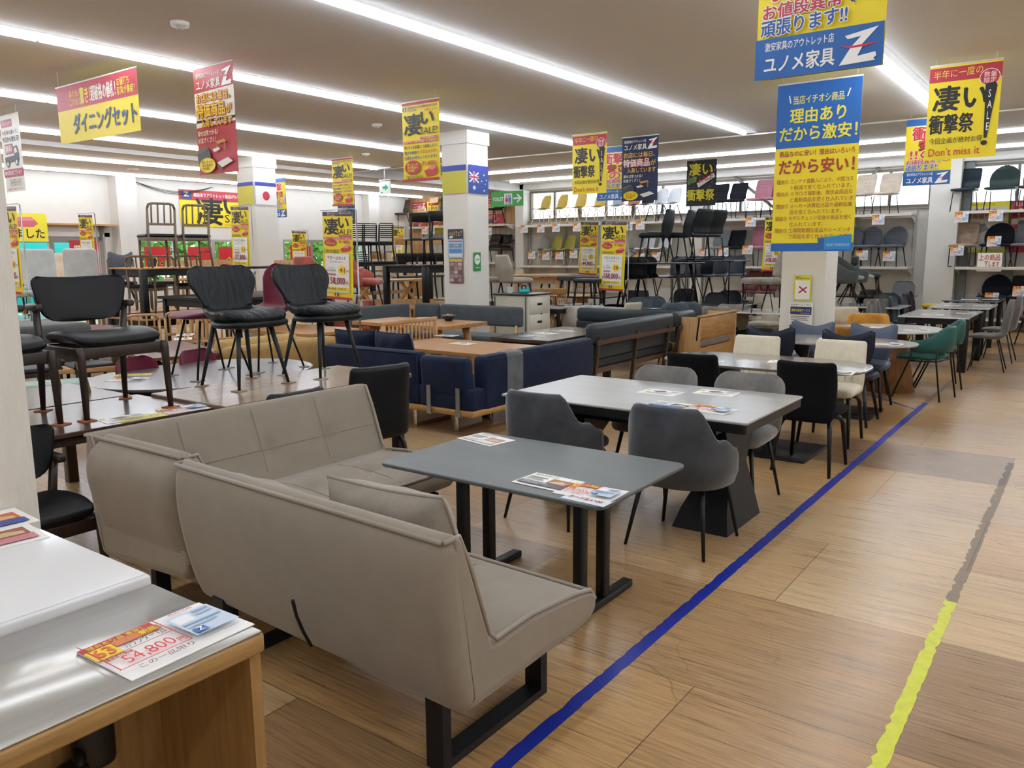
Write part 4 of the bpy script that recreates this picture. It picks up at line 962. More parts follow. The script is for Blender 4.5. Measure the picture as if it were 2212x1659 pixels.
for lb, x, y, c in (('grey striped chair back beyond the stone table', 12.3, 2.42, 'v:6e6c69'), ('grey striped chair back second beyond the stone table', 13.0, 2.45, 'v:6e6c69'), ('slate blue chair back beyond the stone table', 13.9, 2.45, 'l:3b444d'), ('slate blue chair back beyond the white rounded table', 14.7, 2.45, 'l:3b444d'), ('dark brown chair back beyond the white rounded table', 15.6, 2.5, 'l:2c2320')):
    put(slim_shell_chair, lb, 'chair', (x, y, 0), -90, LG, c=c, h=.88)
for n, (x, y, z, k, lb) in enumerate(((4.25, 1.72, .72, 'p', 'price flyer with red price at the near edge of the ceramic table'), (4.24, 1.96, .721, 'l', 'dark photo leaflet beside the flyer on the ceramic table'), (4.6, 2.2, .72, 's', 'pale spec sheet in the middle of the ceramic table'), (4.78, 1.9, .72, 's', 'spec sheet with yellow corner on the ceramic table'),
        (6.1, 1.52, .72, 'l', 'blue leaflet at the rounded end of the boat-shaped table'), (6.45, 2.0, .72, 's', 'spec sheet in the middle of the boat-shaped table'), (6.2, 2.55, .72, 's', 'spec sheet at the far end of the boat-shaped table'), (8.25, 1.6, .72, 'p', 'price flyer on the rounded end of the marbled table'), (8.5, 2.15, .72, 's', 'spec sheet lying mid way on the marbled table'), (9.9, 1.62, .72, 'p', 'price flyer on the white cone-base table'), (10.0, 2.0, .72, 's', 'spec sheet on the white cone-base table'),
        (12.9, 1.5, .72, 'p', 'price flyer on the pale stone table'), (12.4, 1.85, .72, 's', 'brown spec sheet on the pale stone table'), (14.8, 1.5, .72, 'p', 'price flyer on the white rounded table'), (14.6, 1.9, .72, 's', 'spec sheet on the white rounded table'), (16.4, 1.55, .74, 'p', 'price flyer on the dark glass table'), (16.2, 1.85, .74, 's', 'spec sheet on the dark glass table'))):
    flat_on({'p': price_flyer, 'l': photo_leaflet, 's': spec_sheet}[k], lb, {'p': 'price flyer', 'l': 'leaflet', 's': 'spec sheet'}[k], x, y, z, -90+((n*37) % 17-8), None, **({'c1': '4a4a55', 'c2': '3a78a8'} if k == 'l' else {'pct': '58', 'price': '128,000', 'name': 'テーブル 160'} if k == 'p' else {}))
# ================================================================ TABLES AND CHAIRS BEHIND THE CORNER SOFA
put(table, 'walnut table carrying the dark stub-armed chairs', 'table', (2.0, 4.67, 0), 0, None, top='walnutx', L=.84, W=1.5, h=.7, th=.025, legs='four', lm='waln', apron=.06, lt=.07)
put(table, 'walnut table pushed against the back of the chair-laden walnut table', 'table', (1.98, 5.55, 0), 0, None, top='walnutx', L=.84, W=1.5, h=.698, th=.025, legs='four', lm='waln', apron=.06, lt=.07)
put(table, 'rustic plank table carrying the black leather chairs', 'table', (3.55, 4.52, 0), 0, None, top='plank', L=.82, W=1.6, h=.72, th=.03, legs='four', lm='blk', lt=.07, edge=.015)
put(table, 'grey oval table carrying the crimson chairs', 'table', (3.6, 5.62, 0), 90, None, top='grey', L=1.75, W=1.35, h=.7, th=.02, shape='oval', legs='cross', edge=.015)
def padded_legs(lb, z, pts, c, short):
    for k, (x, y) in enumerate(pts):
        o = put(pad_square, '%s under the %s leg of the %s' % (lb, ('front aisle-side', 'front inner', 'rear aisle-side', 'rear inner')[k], short), 'felt pad', (x, y, z), 20*k, 'protective pads under chair legs', c=c)
def on_table(maker, label, x, y, z, rz, grp, fx, fy, rx_, ry_, c, short, lb='orange felt square', **kw):
    put(maker, label, 'chair', (x, y, z+.006), rz, grp, **kw); a = R(rz)
    padded_legs(lb, z, [(x+px*math.cos(a)-py*math.sin(a), y+px*math.sin(a)+py*math.cos(a)) for px, py in ((fx, -fy), (fx, fy), (rx_, -ry_), (rx_, ry_))], c, short)
on_table(stub_arm_chair, 'dark walnut stub-armed chair with broad black back on the walnut table', 2.37, 4.735, .7, -90, 'chairs displayed on tables', .262, .25, -.26, .25, 'a5623c', 'whole stub-armed chair')
on_table(stub_arm_chair, 'dark walnut stub-armed chair half hidden behind the embossed column', 1.74, 4.76, .7, -90, 'chairs displayed on tables', .262, .25, -.26, .25, 'a5623c', 'half hidden stub-armed chair')
on_table(gathered_chair, 'black gathered leather chair on the plank table beside the walnut chairs', 3.32, 4.71, .72, -88, 'chairs displayed on tables', .2, .205, -.2, .205, '9c8468', 'black leather chair nearer the walnut table', 'cardboard square')
on_table(gathered_chair, 'black gathered leather chair on the plank table in front of the crimson chair', 3.965, 4.665, .72, -88, 'chairs displayed on tables', .2, .205, -.2, .205, 'a9a79a', 'black leather chair nearer the sale stand', 'cardboard square')
on_table(slim_shell_chair, 'crimson fabric chair on the grey oval table behind the first leather chair', 3.52, 5.43, .7, 172, 'chairs displayed on tables', .2, .22, -.22, .22, '8f8d86', 'hidden-backed crimson chair', 'grey card square')
on_table(slim_shell_chair, 'crimson fabric chair on the grey oval table with its tall back showing', 4.02, 5.43, .7, 176, 'chairs displayed on tables', .2, .22, -.22, .22, '8f8d86', 'tall-backed crimson chair', 'grey card square')
put(bench, 'grey padded bench with oak legs standing on the second walnut table', 'bench', (2.02, 5.66, .699), 90, None, c='f:6d6f6a', w='oak', L=1.3, W=.46, h=.47, th=.13)
UG = 'black chairs tucked under the rear tables'
put(highback_chair, 'black chair tucked under the plank table showing only its rim', 'chair', (3.04, 4.03, 0), 90, UG, c='l:17191c', h=.80)
put(highback_chair, 'tall black leather chair beside the open end of the sofa back', 'chair', (3.74, 3.98, 0), 78, UG, c='l:141517', h=.88, w=.46)
put(stub_arm_chair, 'black seated walnut chair beside the embossed column', 'chair', (1.53, 3.96, 0), -90, UG)
put(highback_chair, 'black chair rim between walnut table and taupe sofa', 'chair', (2.35, 4.03, 0), 90, UG, c='l:17191c', h=.72)
for x, y, z, rz, k, lb in ((1.75, 4.42, .7, -10, 's', 'glossy spec sheet beside the walnut chair legs'), (2.28, 4.37, .7, -8, 's', 'crinkled glossy sheet on the walnut table edge'), (2.62, 4.34, .7, -6, 'p', 'price flyer on the corner of the walnut table'), (1.75, 5.35, .7, -10, 's', 'glossy sheet on the second walnut table'), (2.35, 4.32, .7005, -8, 'y', 'yellow notice on the walnut table edge'), (3.05, 5.75, .7, -60, 'p', 'price flyer at the rim of the grey oval table'), (3.2, 5.95, .7, -40, 'y', 'yellow notice on the grey oval table')):
    flat_on({'p': price_flyer, 's': spec_sheet, 'y': yellow_notice}[k], lb, {'p': 'price flyer', 's': 'spec sheet', 'y': 'notice'}[k], x, y, z, rz, None, **({'pct': '45', 'price': '69,800', 'name': 'テーブル 150'} if k == 'p' else {}))

# ================================================================ NAVY CORNER SOFA AND THE LONG BENCHES
NAVY = velvet('navy_velvet', '17213a'); OKP = wood('sofa_plinth', 'c09558', 'a07840', .45, 'x')
t = thing('corner_sofa', 'navy velvet corner sofa on oak plinth with chrome loop legs', 'sofa', (0, 0, 0))
for (x0, x1, y0, y1) in ((5.30, 6.1, 4.93, 6.25), (5.30, 7.36, 4.30, 4.95)):
    b = MB(); b.rbox(((x0+x1)/2, (y0+y1)/2, .215), (x1-x0, y1-y0, .05), .006, None, 1); b.build('plinth', OKP, t)
    b = MB(); b.rbox(((x0+x1)/2, (y0+y1)/2+.001, .335), (x1-x0-.03, y1-y0-.03, .19), .02, None, 2); b.build('seat', NAVY, t)
b = MB(); b.rbox((5.39, 5.60, .48), (.15, 1.28, .48), .045, None, 4); o = b.build('backrest', NAVY, t)
q = MB(); q.tube([(5.318, 4.99, .705), (5.318, 6.21, .705)], .006, None, 6); q.tube([(5.318, 4.965, .68), (5.318, 4.965, .27)], .006, None, 6); q.build('piping', NAVY, o)
b = MB(); b.rbox((5.36, 4.645, .525), (.13, .55, .36), .05, None, 4, ry=-5); b.build('backrest', NAVY, t)
for y in (4.46, 4.80): b = MB(); b.box((5.285, y, .31), (.008, .045, .26)); b.box((5.31, y, .185), (.055, .0449, .008)); b.build('steel_strap', STEEL, t)
b = MB(); b.rbox((6.42, 4.375, .46), (1.88, .15, .5), .045, None, 4); o = b.build('backrest', NAVY, t)
q = MB(); q.tube([(5.52, 4.315, .695), (7.32, 4.315, .695)], .006, None, 6); q.build('piping', NAVY, o)
b = MB(); b.rbox((5.93, 4.372, .464), (.28, .17, .508), .046, None, 3); b.build('clear_wrap', M('clear_plastic', '9aa3a4', .12, 0, .3, 9, .6, 14, alpha=.42), t)
for (x, y, ax) in ((5.42, 5.1, 'x'), (5.45, 4.62, 'x'), (6.75, 4.55, 'x'), (5.42, 6.05, 'x')):
    b = MB(); b.tube([(x, y, .19), (x, y, .012), (x+.5, y, .012), (x+.5, y, .19)], .021, None, 4, smooth=False); b.build('leg', CHR, t)
put(cushion, 'navy cushion on the sofa back nearer the sale stand', 'cushion', (5.62, 6.0, .43), 8, 'navy sofa cushions', (0, -14), c='v:151e33')
put(cushion, 'navy cushion on the sofa back beside the wooden table', 'cushion', (5.60, 5.45, .43), -6, 'navy sofa cushions', (0, -12), c='v:151e33')
# long benches built as one thing each ---------------------------------
def back_roll(b, p0, p1, z0, z1, d, m=None, lean=(0, 0)):
    """padded bar from p0 to p1 (xy), between heights z0 and z1, d thick"""
    v = Vector((p1[0]-p0[0], p1[1]-p0[1])); a = math.degrees(math.atan2(v.y, v.x))
    b.rbox(((p0[0]+p1[0])/2, (p0[1]+p1[1])/2, (z0+z1)/2), (v.length, d, z1-z0), d*.42, m, 4, rz=a)
GRYB = fabric('grey_bench_cloth', '50565a')
t = thing('corner_bench', 'grey fabric corner bench with oak legs in front of the middle column', 'bench', (0, 0, 0))
for p0, p1 in (((7.82, 8.55), (9.0, 8.55)), ((9.12, 8.5), (9.12, 8.02)), ((9.1, 7.96), (9.1, 6.47))):
    b = MB(); back_roll(b, p0, p1, .58, .865, .10, GRYB); b.build('backrest', GRYB, t)
b = MB(); b.rbox((8.4, 8.26, .44), (1.2, .48, .1), .04, None, 3); b.rbox((8.8, 7.3, .44), (.5, 1.72, .1), .04, None, 3); b.build('seat', GRYB, t)
for x, y in ((7.88, 8.45), (7.88, 8.1), (8.8, 8.45), (8.6, 6.55), (9.02, 6.55), (8.6, 7.6), (9.02, 7.3), (9.02, 8.0)):
    b = MB(); b.tube([(x, y, 0), (x, y, .40)]+([(x+.06, y, .62)] if x > 9.0 else []), .025, None, 8); b.build('leg', OAKZ, t)
LEA = leather('dark_green_leather', '30383c', .35)
t = thing('corner_bench', 'dark leather corner bench with walnut back frame behind the navy sofa', 'bench', (0, 0, 0))
for p0, p1 in (((7.45, 4.42), (9.48, 4.42)), ((9.54, 4.42), (10.15, 4.42)), ((10.05, 4.55), (10.05, 6.15))):
    b = MB(); back_roll(b, p0, p1, .62, .84 if p0[1] < 4.5 else .82, .14, LEA); back_roll(b, (p0[0]+.04, p0[1]+.02), (p1[0]-.04*(p0[0] != p1[0]), p1[1]+.02), .44, .64, .09, LEA); b.build('backrest', LEA, t)
b = MB(); b.rbox((8.7, 4.72, .38), (2.5, .5, .12), .04, None, 3); b.rbox((9.8, 5.45, .38), (.5, 1.3, .12), .04, None, 3); b.build('seat', LEA, t)
b = MB(); b.box((8.46, 4.335, .64), (1.95, .025, .05)); b.box((9.84, 4.335, .64), (.58, .025, .05)); b.box((8.7, 4.47, .30), (2.4, .03, .06)); b.build('back_frame', WALX, t)
for x in (7.55, 8.45, 9.3, 9.62, 10.08):
    b = MB(); b.slab([(x-.025, 4.33, .7), (x+.025, 4.33, .7), (x+.02, 4.42, 0), (x-.02, 4.42, 0)], (0, .035, 0)); b.build('leg', WALZ, t)
t = thing('bench', 'oak framed bench with tall plank back beside the leather corner bench', 'bench', (0, 0, 0))
b = MB(); b.rbox((10.3, 4.12, .62), (1.27, .03, .30), .004, None, 1, rx=6); b.rbox((10.3, 4.10, .785), (1.35, .05, .025), .004, None, 1); b.build('backrest', OAKX, t)
for x in (9.68, 10.92): b = MB(); b.rbox((x, 4.3, .39), (.03, .42, .77), .006, None, 1); b.build('side_panel', OAKZ, t)
b = MB(); b.rbox((10.3, 4.38, .40), (1.2, .42, .09), .035, None, 3); b.build('seat', fab('857a6d'), t)
b = MB(); b.box((10.3, 4.15, .26), (1.2, .02, .2)); b.build('front_board', OAKX, t)
t = thing('sofa', 'tan fabric sofa back seen behind the black leather chairs', 'sofa', (0, 0, 0))
TAN = fabric('tan_cloth', 'a5834f')
b = MB(); b.rbox((5.1, 6.58, .45), (1.36, .2, .6), .07, None, 4); b.build('backrest', TAN, t)
b = MB(); b.rbox((5.1, 7.0, .3), (1.34, .65, .3), .07, None, 3); b.build('seat', TAN, t)
b = MB(); b.rbox((5.72, 7.1, .43), (.18, .9, .56), .07, None, 4); b.build('armrest', TAN, t)
b = MB(); b.rbox((4.95, 6.78, .66), (.95, .16, .28), .07, None, 4, rx=-8); b.build('back_cushion', fabric('tan_light', 'b8995f'), t)
for x in (4.5, 5.7):
    for y in (6.55, 7.25): b = MB(); b.cyl((x, y, .16), (x, y, 0), .025, .018); b.build('leg', OAKZ, t)
# slat-backed oak bench
t = thing('bench', 'oak bench with a tall slatted back behind the navy cushions', 'bench', (0, 0, 0))
b = MB(); b.rbox((6.78, 6.42, .835), (.93, .035, .05), .01, None, 2); b.rbox((6.78, 6.42, .50), (.93, .03, .04), .006, None, 1)
for k in range(14): b.rbox((6.37+k*.063, 6.42, .66), (.024, .016, .32), .004, None, 1)
b.build('backrest', OAKX, t)
b = MB(); b.rbox((6.78, 6.62, .43), (.93, .38, .04), .01, None, 2); b.build('seat', OAKX, t)
for x in (6.34, 7.22):
    for y in (6.42, 6.78): b = MB(); b.rbox((x, y, .22 if y > 6.5 else .41), (.04, .04, .44 if y > 6.5 else .82), .006, None, 1); b.build('leg', OAKZ, t)
put(table, 'live-edge teak table inside the navy corner sofa', 'table', (6.50, 5.45, 0), 0, None, top='teak', L=1.5, W=.92, h=.64, th=.04, shape='rect', r=.02, legs='four', lm='dark', lt=.08, inset=.06)
put(table, 'teak table with a bowl of sweets in front of the grey corner bench', 'table', (7.72, 7.15, 0), 0, None, top='teak', L=1.6, W=.88, h=.735, th=.045, r=.02, legs='splay', lm='oak', lt=.09, inset=.08)
put(table, 'teak table beside the sale stand behind the tan sofa', 'table', (6.75, 8.3, 0), 0, None, top='teak', L=1.3, W=.9, h=.66, th=.04, r=.02, legs='trestle', lm='oak')
put(table, 'dark glossy table covered with leaflets inside the leather corner bench', 'table', (8.0, 5.2, 0), 90, None, top='darktop', L=1.55, W=.8, h=.66, th=.04, legs='four', lm='dark', lt=.08, apron=.05)
put(table, 'red-brown table between crimson chairs and the black-legged oak table', 'table', (4.32, 7.42, 0), -14, None, top='brown', L=1.45, W=.74, h=.7, th=.03, legs='x', lm='blk')
b = MB(); b.tube([(0, 0, 0), (0, 0, .012), (0, 0, .03), (0, 0, .075), (0, 0, .07), (0, 0, .035)], .05, None, 20, rr=[.045, .05, .075, .1, .092, .06]); t = b.build('sweet_bowl', M('black_bowl', '1b1a19', .35)); t.location = (7.990, 6.873, 0.736); tag(t, 'black bowl of wrapped sweets on the teak table', 'bowl')
b = MB()
for k in range(40):
    a = random.random()*6.28; q = random.random()**.5*.075; b.rbox((q*math.cos(a), q*math.sin(a), .06+.025*random.random()*(1.2-q*10)), (.03, .014, .012), .005, flat(random.choice(['c9b48e', '8a5a33', 'd8d0c0', '6b4026'])), 1, rz=random.random()*180, ry=random.uniform(-40, 40))
o = b.build('wrapped_sweets', None, t); o['kind'] = 'stuff'
for n, (p, z, k, lb) in enumerate((((7.222, 6.247, 0.000), .64, 's', 'spec sheet on the live-edge teak table'), ((6.670, 5.540, 0.000), .64, 's', 'second spec sheet on the live-edge teak table nearer the navy sofa'), ((7.557, 5.237, 0.000), .66, 'l', 'brown leaflet at the corner of the dark glossy table'), ((7.911, 5.281, 0.000), .66, 's', 'pale sheet on the dark glossy table'), ((8.254, 5.272, 0.000), .66, 'l', 'dark leaflet farther along the glossy table'), ((8.180, 7.446, 0.000), .735, 's', 'sheet lying on the teak table beside the sweet bowl'), ((4.953, 8.113, 0.000), .70, 's', 'spec sheet on the red-brown table'), ((5.236, 8.524, 0.000), .70, 's', 'second sheet on the red-brown table farther back'))):
    flat_on({'l': photo_leaflet, 's': spec_sheet}[k], lb, {'l': 'leaflet', 's': 'spec sheet'}[k], p[0], p[1], z, -80-7*n, None)
# steel desk beside the column
t = thing('steel_desk', 'cream steel desk cabinet with black top beside the middle column', 'desk', (9.82, 6.9, 0))
CRM = paint('cream_steel', 'd6d2c2', .45)
b = MB(); b.box((.3, .3, .49), (.6, .62, .96)); b.build('carcass', CRM, t)
b = MB(); b.rbox((.3, .3, .985), (.64, .66, .03), .008, None, 2); b.build('desk_top', M('black_vinyl', '2a2d2e', .3), t)
for k in range(3):
    b = MB(); b.rbox((.3, -.012, .82-k*.27), (.5, .02, .25), .006, None, 1); d = b.build('drawer', CRM, t); q = MB(); q.rbox((.3, -.026, .84-k*.27), (.12, .01, .035), .012, None, 2); q.build('handle', BLK, d)
b = MB()
for y in (.02, .6): b.box((-.004, y, .48), (.02, .02, .95))
b.build('corner_post', paint('grey_steel', '6f6f6b'), t)
b = MB(); b.rbox((0, 0, .03), (.16, .07, .06), .015, None, 2); b.rbox((.05, 0, .07), (.05, .06, .04), .01, None, 2); b.rbox((-.06, 0, .07), (.03, .06, .05), .01, None, 2); o = b.build('tape_dispenser', paint('teal_plastic', '22b0b4', .3)); tag(o, 'teal tape dispenser on the cream steel desk', 'tape dispenser'); o.location = (10.05, 7.12, 1.0); o.rotation_euler = (0, 0, R(-40))
q = MB(); q.tube([(.035*math.cos(a*.5236), 0, .085+.035*math.sin(a*.5236)) for a in range(12)], .013, None, 8, True); q.build('tape_roll', BLK, o)
b = MB(); b.box((0, 0, .05), (.005, .1, .1)); b.box((.04, 0, .004), (.09, .1, .006)); o = b.build('card_stand', M('clear_acrylic', 'dfe5e3', .1, 0, 0, alpha=.8)); tag(o, 'small clear stand with cards on the cream steel desk', 'card stand'); o.location = (9.93, 7.3, 1.0)

# ================================================================ DISPLAYS FARTHER BACK
G1 = 'chairs displayed in the back rows'
# spindle chairs and stacked oak tables
put(table, 'oak topped table with black frame standing on the floor under another table', 'table', (6.85, 11.35, 0), 0, None, top='oak', L=1.0, W=1.6, h=.72, th=.025, legs='four', lm='blk', apron=.09, lt=.085, inset=.0)
put(table, 'oak topped table with black frame stacked on a second table', 'table', (6.95, 11.35, .72), 0, None, top='oak', L=.9, W=1.7, h=.72, th=.022, legs='four', lm='blk', apron=.09, lt=.085, inset=.0)
SPG = 'grey-brown spindle chairs around the stacked tables'
for (p, lb) in (((6.358, 10.868, 1.441), 'grey-brown spindle chair on the topmost table nearer the shop entrance'), ((6.902, 10.887, 1.441), 'grey-brown spindle chair on the topmost table in front of the wall banner')):
    put(spindle_chair, lb, 'chair', p, 78, SPG, w='ash')
put(spindle_chair, 'grey-brown spindle chair on the lower table behind its black leg', 'chair', (6.42, 11.35, .72), 40, SPG, w='ash')
put(spindle_chair, 'grey-brown spindle chair on the lower table beside the crimson seat', 'chair', (7.22, 11.4, .72), 40, SPG, w='ash')
for k, (p, w, lb) in enumerate((((5.459, 9.810, 0.000), 'oak', 'oak spindle chair at floor level in front of the stacked tables'), ((5.951, 9.816, 0.000), 'oak', 'oak spindle chair at floor level behind the crimson seat'), ((5.466, 8.785, 0.000), 'oak', 'light oak spindle chair behind the red-brown table'), ((7.002, 13.120, 0.720), 'ash', 'grey-brown spindle chair behind the stacked tables nearer the entrance'), ((7.501, 12.777, 0.720), 'ash', 'grey-brown spindle chair behind the stacked tables nearer the banner'))):
    put(spindle_chair, lb, 'chair', p, (60, 65, 70, 60, 62)[k], SPG if w == 'ash' else G1, w=w)
for k, (px, spot) in enumerate(((385, (8.543, 14.062, 0.72)),
        (420, (8.868, 14.041, 0.72)),
        (450, (9.172, 14.049, 0.72)),
        (490, (9.536, 13.975, 0.72)))):
    put(panel_chair, 'pale oak panel-back chair by the shop window %s' % ('behind the first spindle chair', 'behind the second spindle chair', 'beside the red window banner', 'close to the first column')[k], 'chair', spot, 235, G1, w='oak')
put(table, 'oak table near the shop windows holding pale oak chairs', 'table', (8.0, 13.0, 0), 0, None, top='oak', L=1.2, W=2.6, h=.715, th=.03, legs='four', lm='oak')
put(table, 'oak table by the entrance doors under the beige chair', 'table', (6.981, 15.518, 0.000), 0, None, top='oak', L=1.2, W=.8, h=.718, th=.03, legs='four', lm='oak')
# entrance side: pale vinyl chairs, grey bench, tables
put(table, 'white table carrying the two pale vinyl chairs', 'table', (5.95, 12.95, 0), 0, None, top='white', L=1.1, W=1.8, h=.72, th=.03, legs='four', lm='white')
for px, lb, spot in ((96, 'pale grey vinyl chair with quilted tall back nearer the entrance machine', (5.764, 13.203, 0.72)),
        (186, 'pale grey vinyl chair with quilted tall back beside the entrance banner', (6.146, 12.681, 0.72))):
    put(side_chair, lb, 'chair', spot, 62, 'pale vinyl chairs on the white table', c='l:cfd2d0', legs='sled', h=1.0, w=0.46, lean=0.14)
put(side_chair, 'beige chair on a high stack behind the two pale vinyl chairs', 'chair', (7.023, 15.461, 0.720), 235, G1, c='f:d8c4ac', legs='tube', h=.95)
put(wing_chair, 'grey fabric chair with hollowed top beside the stacked tables', 'chair', (6.812, 13.040, 0.830), 100, G1, c='f:63676c')
put(bench, 'pale grey padded bench with walnut frame raised on a table', 'bench', (5.269, 12.610, 0.702), 90, None, c='f:a4a69f', w='dark', L=1.4, W=.42, h=.42, th=.09)
put(table, 'brown table under the pale grey raised bench', 'table', (5.265, 12.614, 0.000), 90, None, top='walnut', L=1.7, W=.85, h=.7, th=.03, legs='four', lm='dark', lt=.07)
put(table, 'low white table below the pale vinyl chairs', 'table', (4.595, 10.990, 0.000), 0, None, top='white', L=.9, W=.9, h=.70, th=.03, legs='four', lm='white', lt=.07)
put(spindle_chair, 'walnut slat-back chair behind the stub-armed chair', 'chair', (3.750, 8.928, 0.000), 80, G1, w='dark', h=.82)
put(spindle_chair, 'dark slat-back chair below the broad black backrest', 'chair', (4.277, 9.393, 0.000), 75, G1, w='dark', h=.82)
put(spindle_chair, 'dark slat-back chair in line with the walnut armchair arm', 'chair', (4.247, 8.757, 0.000), 78, G1, w='dark', h=.82)
put(table, 'brown table behind the dark slat-back chairs', 'table', (5.022, 10.068, 0.000), 20, None, top='brown', L=1.3, W=.8, h=.72, th=.03, legs='four', lm='dark', lt=.07)
put(bench, 'light live-edge wooden bench behind the walnut armchair legs', 'bench', (4.328, 8.646, 0.000), 62, None, w='oak', L=1.35, W=.34, h=.44, th=.05, seat='wood')
put(bench, 'mint green padded bench low behind the walnut table', 'bench', (3.638, 7.897, 0.000), 62, None, c='l:9fb8ad', w='oak', L=1.0, W=.36, h=.43, th=.06)
put(stool, 'black topped stool by the entrance machine', 'stool', (6.065, 14.738, 0.720), 0, G1, w='dark', seat='l:1d1e21', h=.44, L=.5)
for px, D, lb, spot in ((345, 6.25, 'crimson chair back rising behind the grey oval table', (3.37, 5.976, 0.0)),
        (472, 6.75, 'crimson chair back behind the black leather chair legs', (3.946, 6.037, 0.0))):
    put(slim_shell_chair, lb, 'chair', spot, -78, 'crimson chairs under the grey oval table', c='v:6d2336', h=0.8)
put(table, 'dark wooden counter-height table behind the black leather chairs', 'table', (7.130, 9.897, 0.000), 0, None, top='blackw', L=1.6, W=1.9, h=1.05, th=.04, legs='four', lm='blkw', apron=.1)
put(table, 'dark wooden table stacked under the shop window banners', 'table', (7.214, 9.783, 1.050), 0, None, top='blackw', L=.8, W=1.5, h=.40, th=.03, legs='four', lm='blkw')
for k, (px, lb, spot) in enumerate(((470, 'oak spindle chair seat half hidden behind the first leather chair', (5.81, 8.823, 0.0)),
        (425, 'oak spindle chair on the floor under the black leather chair row', (5.656, 9.033, 0.0)))):
    put(spindle_chair, lb, 'chair', spot, 70, G1, w='oak')
put(panel_chair, 'oak chair with grey seat on the dark table beside the first column', 'chair', (8.558, 10.826, 0.720), 230, G1, w='oak', seat='f:7d7a6e')
# coral armchairs
CG = 'coral velvet armchairs'
put(table, 'pale oval table carrying the coral armchairs', 'table', (9.038, 10.169, 0.000), 0, None, top='marble', L=1.6, W=1.1, h=.72, th=.02, shape='oval', legs='pedestal')
CK = dict(c='v:a8574c', back=.86, arm=.66, core=.5)
put(bucket_chair, 'coral armchair on the oval table seen side on', 'chair', (8.985, 9.480, 0.720), -62, CG, **CK)
put(bucket_chair, 'coral armchair on the oval table showing its stitched back', 'chair', (8.749, 10.394, 0.720), 10, CG, **CK)
put(bucket_chair, 'coral armchair on the floor behind the sale stand pole', 'chair', (8.690, 9.544, 0.000), -20, CG, **CK)
put(bucket_chair, 'coral armchair on the floor behind the grey corner bench', 'chair', (9.677, 9.804, 0.000), -20, CG, **CK)
# pine group
put(table, 'pine table with crossed trestle legs raised on another pine table', 'table', (10.726, 10.741, 0.700), 90, None, top='pine', L=1.9, W=.7, h=.44, th=.035, legs='x', lm='pine')
put(table, 'pine table on the floor under the crossed trestle table', 'table', (10.739, 10.725, 0.000), 90, None, top='pine', L=2.3, W=.95, h=.70, th=.035, legs='four', lm='pine', lt=.07)
for px, lb, spot in ((830, 'pine chair back behind the coral armchair', (10.187, 10.293, 0.0)),
        (873, 'pine chair back under the crossed trestle', (10.398, 10.005, 0.0)),
        (912, 'pine chair back beside the middle column', (10.589, 9.744, 0.0))):
    put(panel_chair, lb, 'chair', spot, 215, 'pine chairs at the pine table', w='pine', h=0.8)
# black ladder-back group
put(table, 'black table high on a stack carrying ladder-back chairs', 'table', (13.789, 14.346, 0.720), 0, None, top='black', L=1.5, W=1.2, h=.72, th=.03, legs='four', lm='blk', apron=.07)
put(table, 'black table at the bottom of the ladder-back stack', 'table', (13.773, 14.366, 0.000), 0, None, top='black', L=1.7, W=1.3, h=.72, th=.03, legs='four', lm='blk')
for px, D, z, lb, spot in ((765, 19.3, 1.44, 'black ladder-back chair at the end of the high stack', (13.365, 14.417, 1.44)),
        (791, 19.5, 1.44, 'black ladder-back chair second on the high stack', (13.674, 14.332, 1.44)),
        (826, 19.4, 1.44, 'black ladder-back chair third on the high stack', (13.833, 13.946, 1.44)),
        (775, 19.6, 0.72, 'black ladder-back chair on the lower level of the stack', (13.622, 14.573, 0.72))):
    put(spindle_chair, lb, 'chair', spot, 75, 'black ladder-back chairs', w='black', rails=8, h=0.92, seat='l:2c3236')
put(table, 'tall black table beside the middle column', 'table', (10.589, 9.575, 0.720), 0, None, top='blackw', L=1.0, W=1.2, h=.70, th=.03, legs='four', lm='blkw', apron=.1, lt=.09, inset=0)
put(table, 'oak table with pale top under the tall black table', 'table', (10.627, 9.523, 0.000), 0, None, top='oak', L=1.2, W=1.5, h=.72, th=.035, legs='four', lm='oak', lt=.08)
for px, D, z, lb, spot in ((945, 14.2, 1.42, 'black handle-back chair on the tall table beside the column', (10.695, 9.43, 1.42)),
        (905, 14.6, 1.42, 'black padded chair seat on the tall table', (10.799, 9.965, 1.42)),
        (875, 15.9, 0.72, 'black handle-back chair under the tall table', (11.588, 11.088, 0.72)),
        (915, 16.3, 0.72, 'black handle-back chair behind the tall table leg', (12.101, 11.064, 0.72)),
        (945, 16.4, 0.72, 'black handle-back chair close to the column', (12.343, 10.903, 0.72))):
    put(panel_chair, lb, 'chair', spot, 60, 'black handle-back chairs', w='black', seat='l:39434b', h=0.9)
for px, D, z, lb, spot in ((868, 20.5, 1.1, 'pale oak chair behind the back sale stand', (14.902, 14.348, 1.1)),
        (905, 20.2, 1.1, 'pale oak chair with broad top rail in the back row', (14.937, 13.793, 1.1)),
        (935, 20.4, 1.1, 'pale oak chair with broad top rail beside the column edge', (15.292, 13.646, 1.1)),
        (818, 20.8, 0.75, 'pale oak chair under the black high table', (14.762, 15.048, 0.75))):
    put(panel_chair, lb, 'chair', spot, 55, 'pale oak chairs in the back row', w='pine', h=0.9)
put(table, 'pale oak table carrying the back row oak chairs', 'table', (15.033, 14.000, 0.000), 0, None, top='pine', L=1.6, W=2.4, h=1.1, th=.04, legs='four', lm='pine')
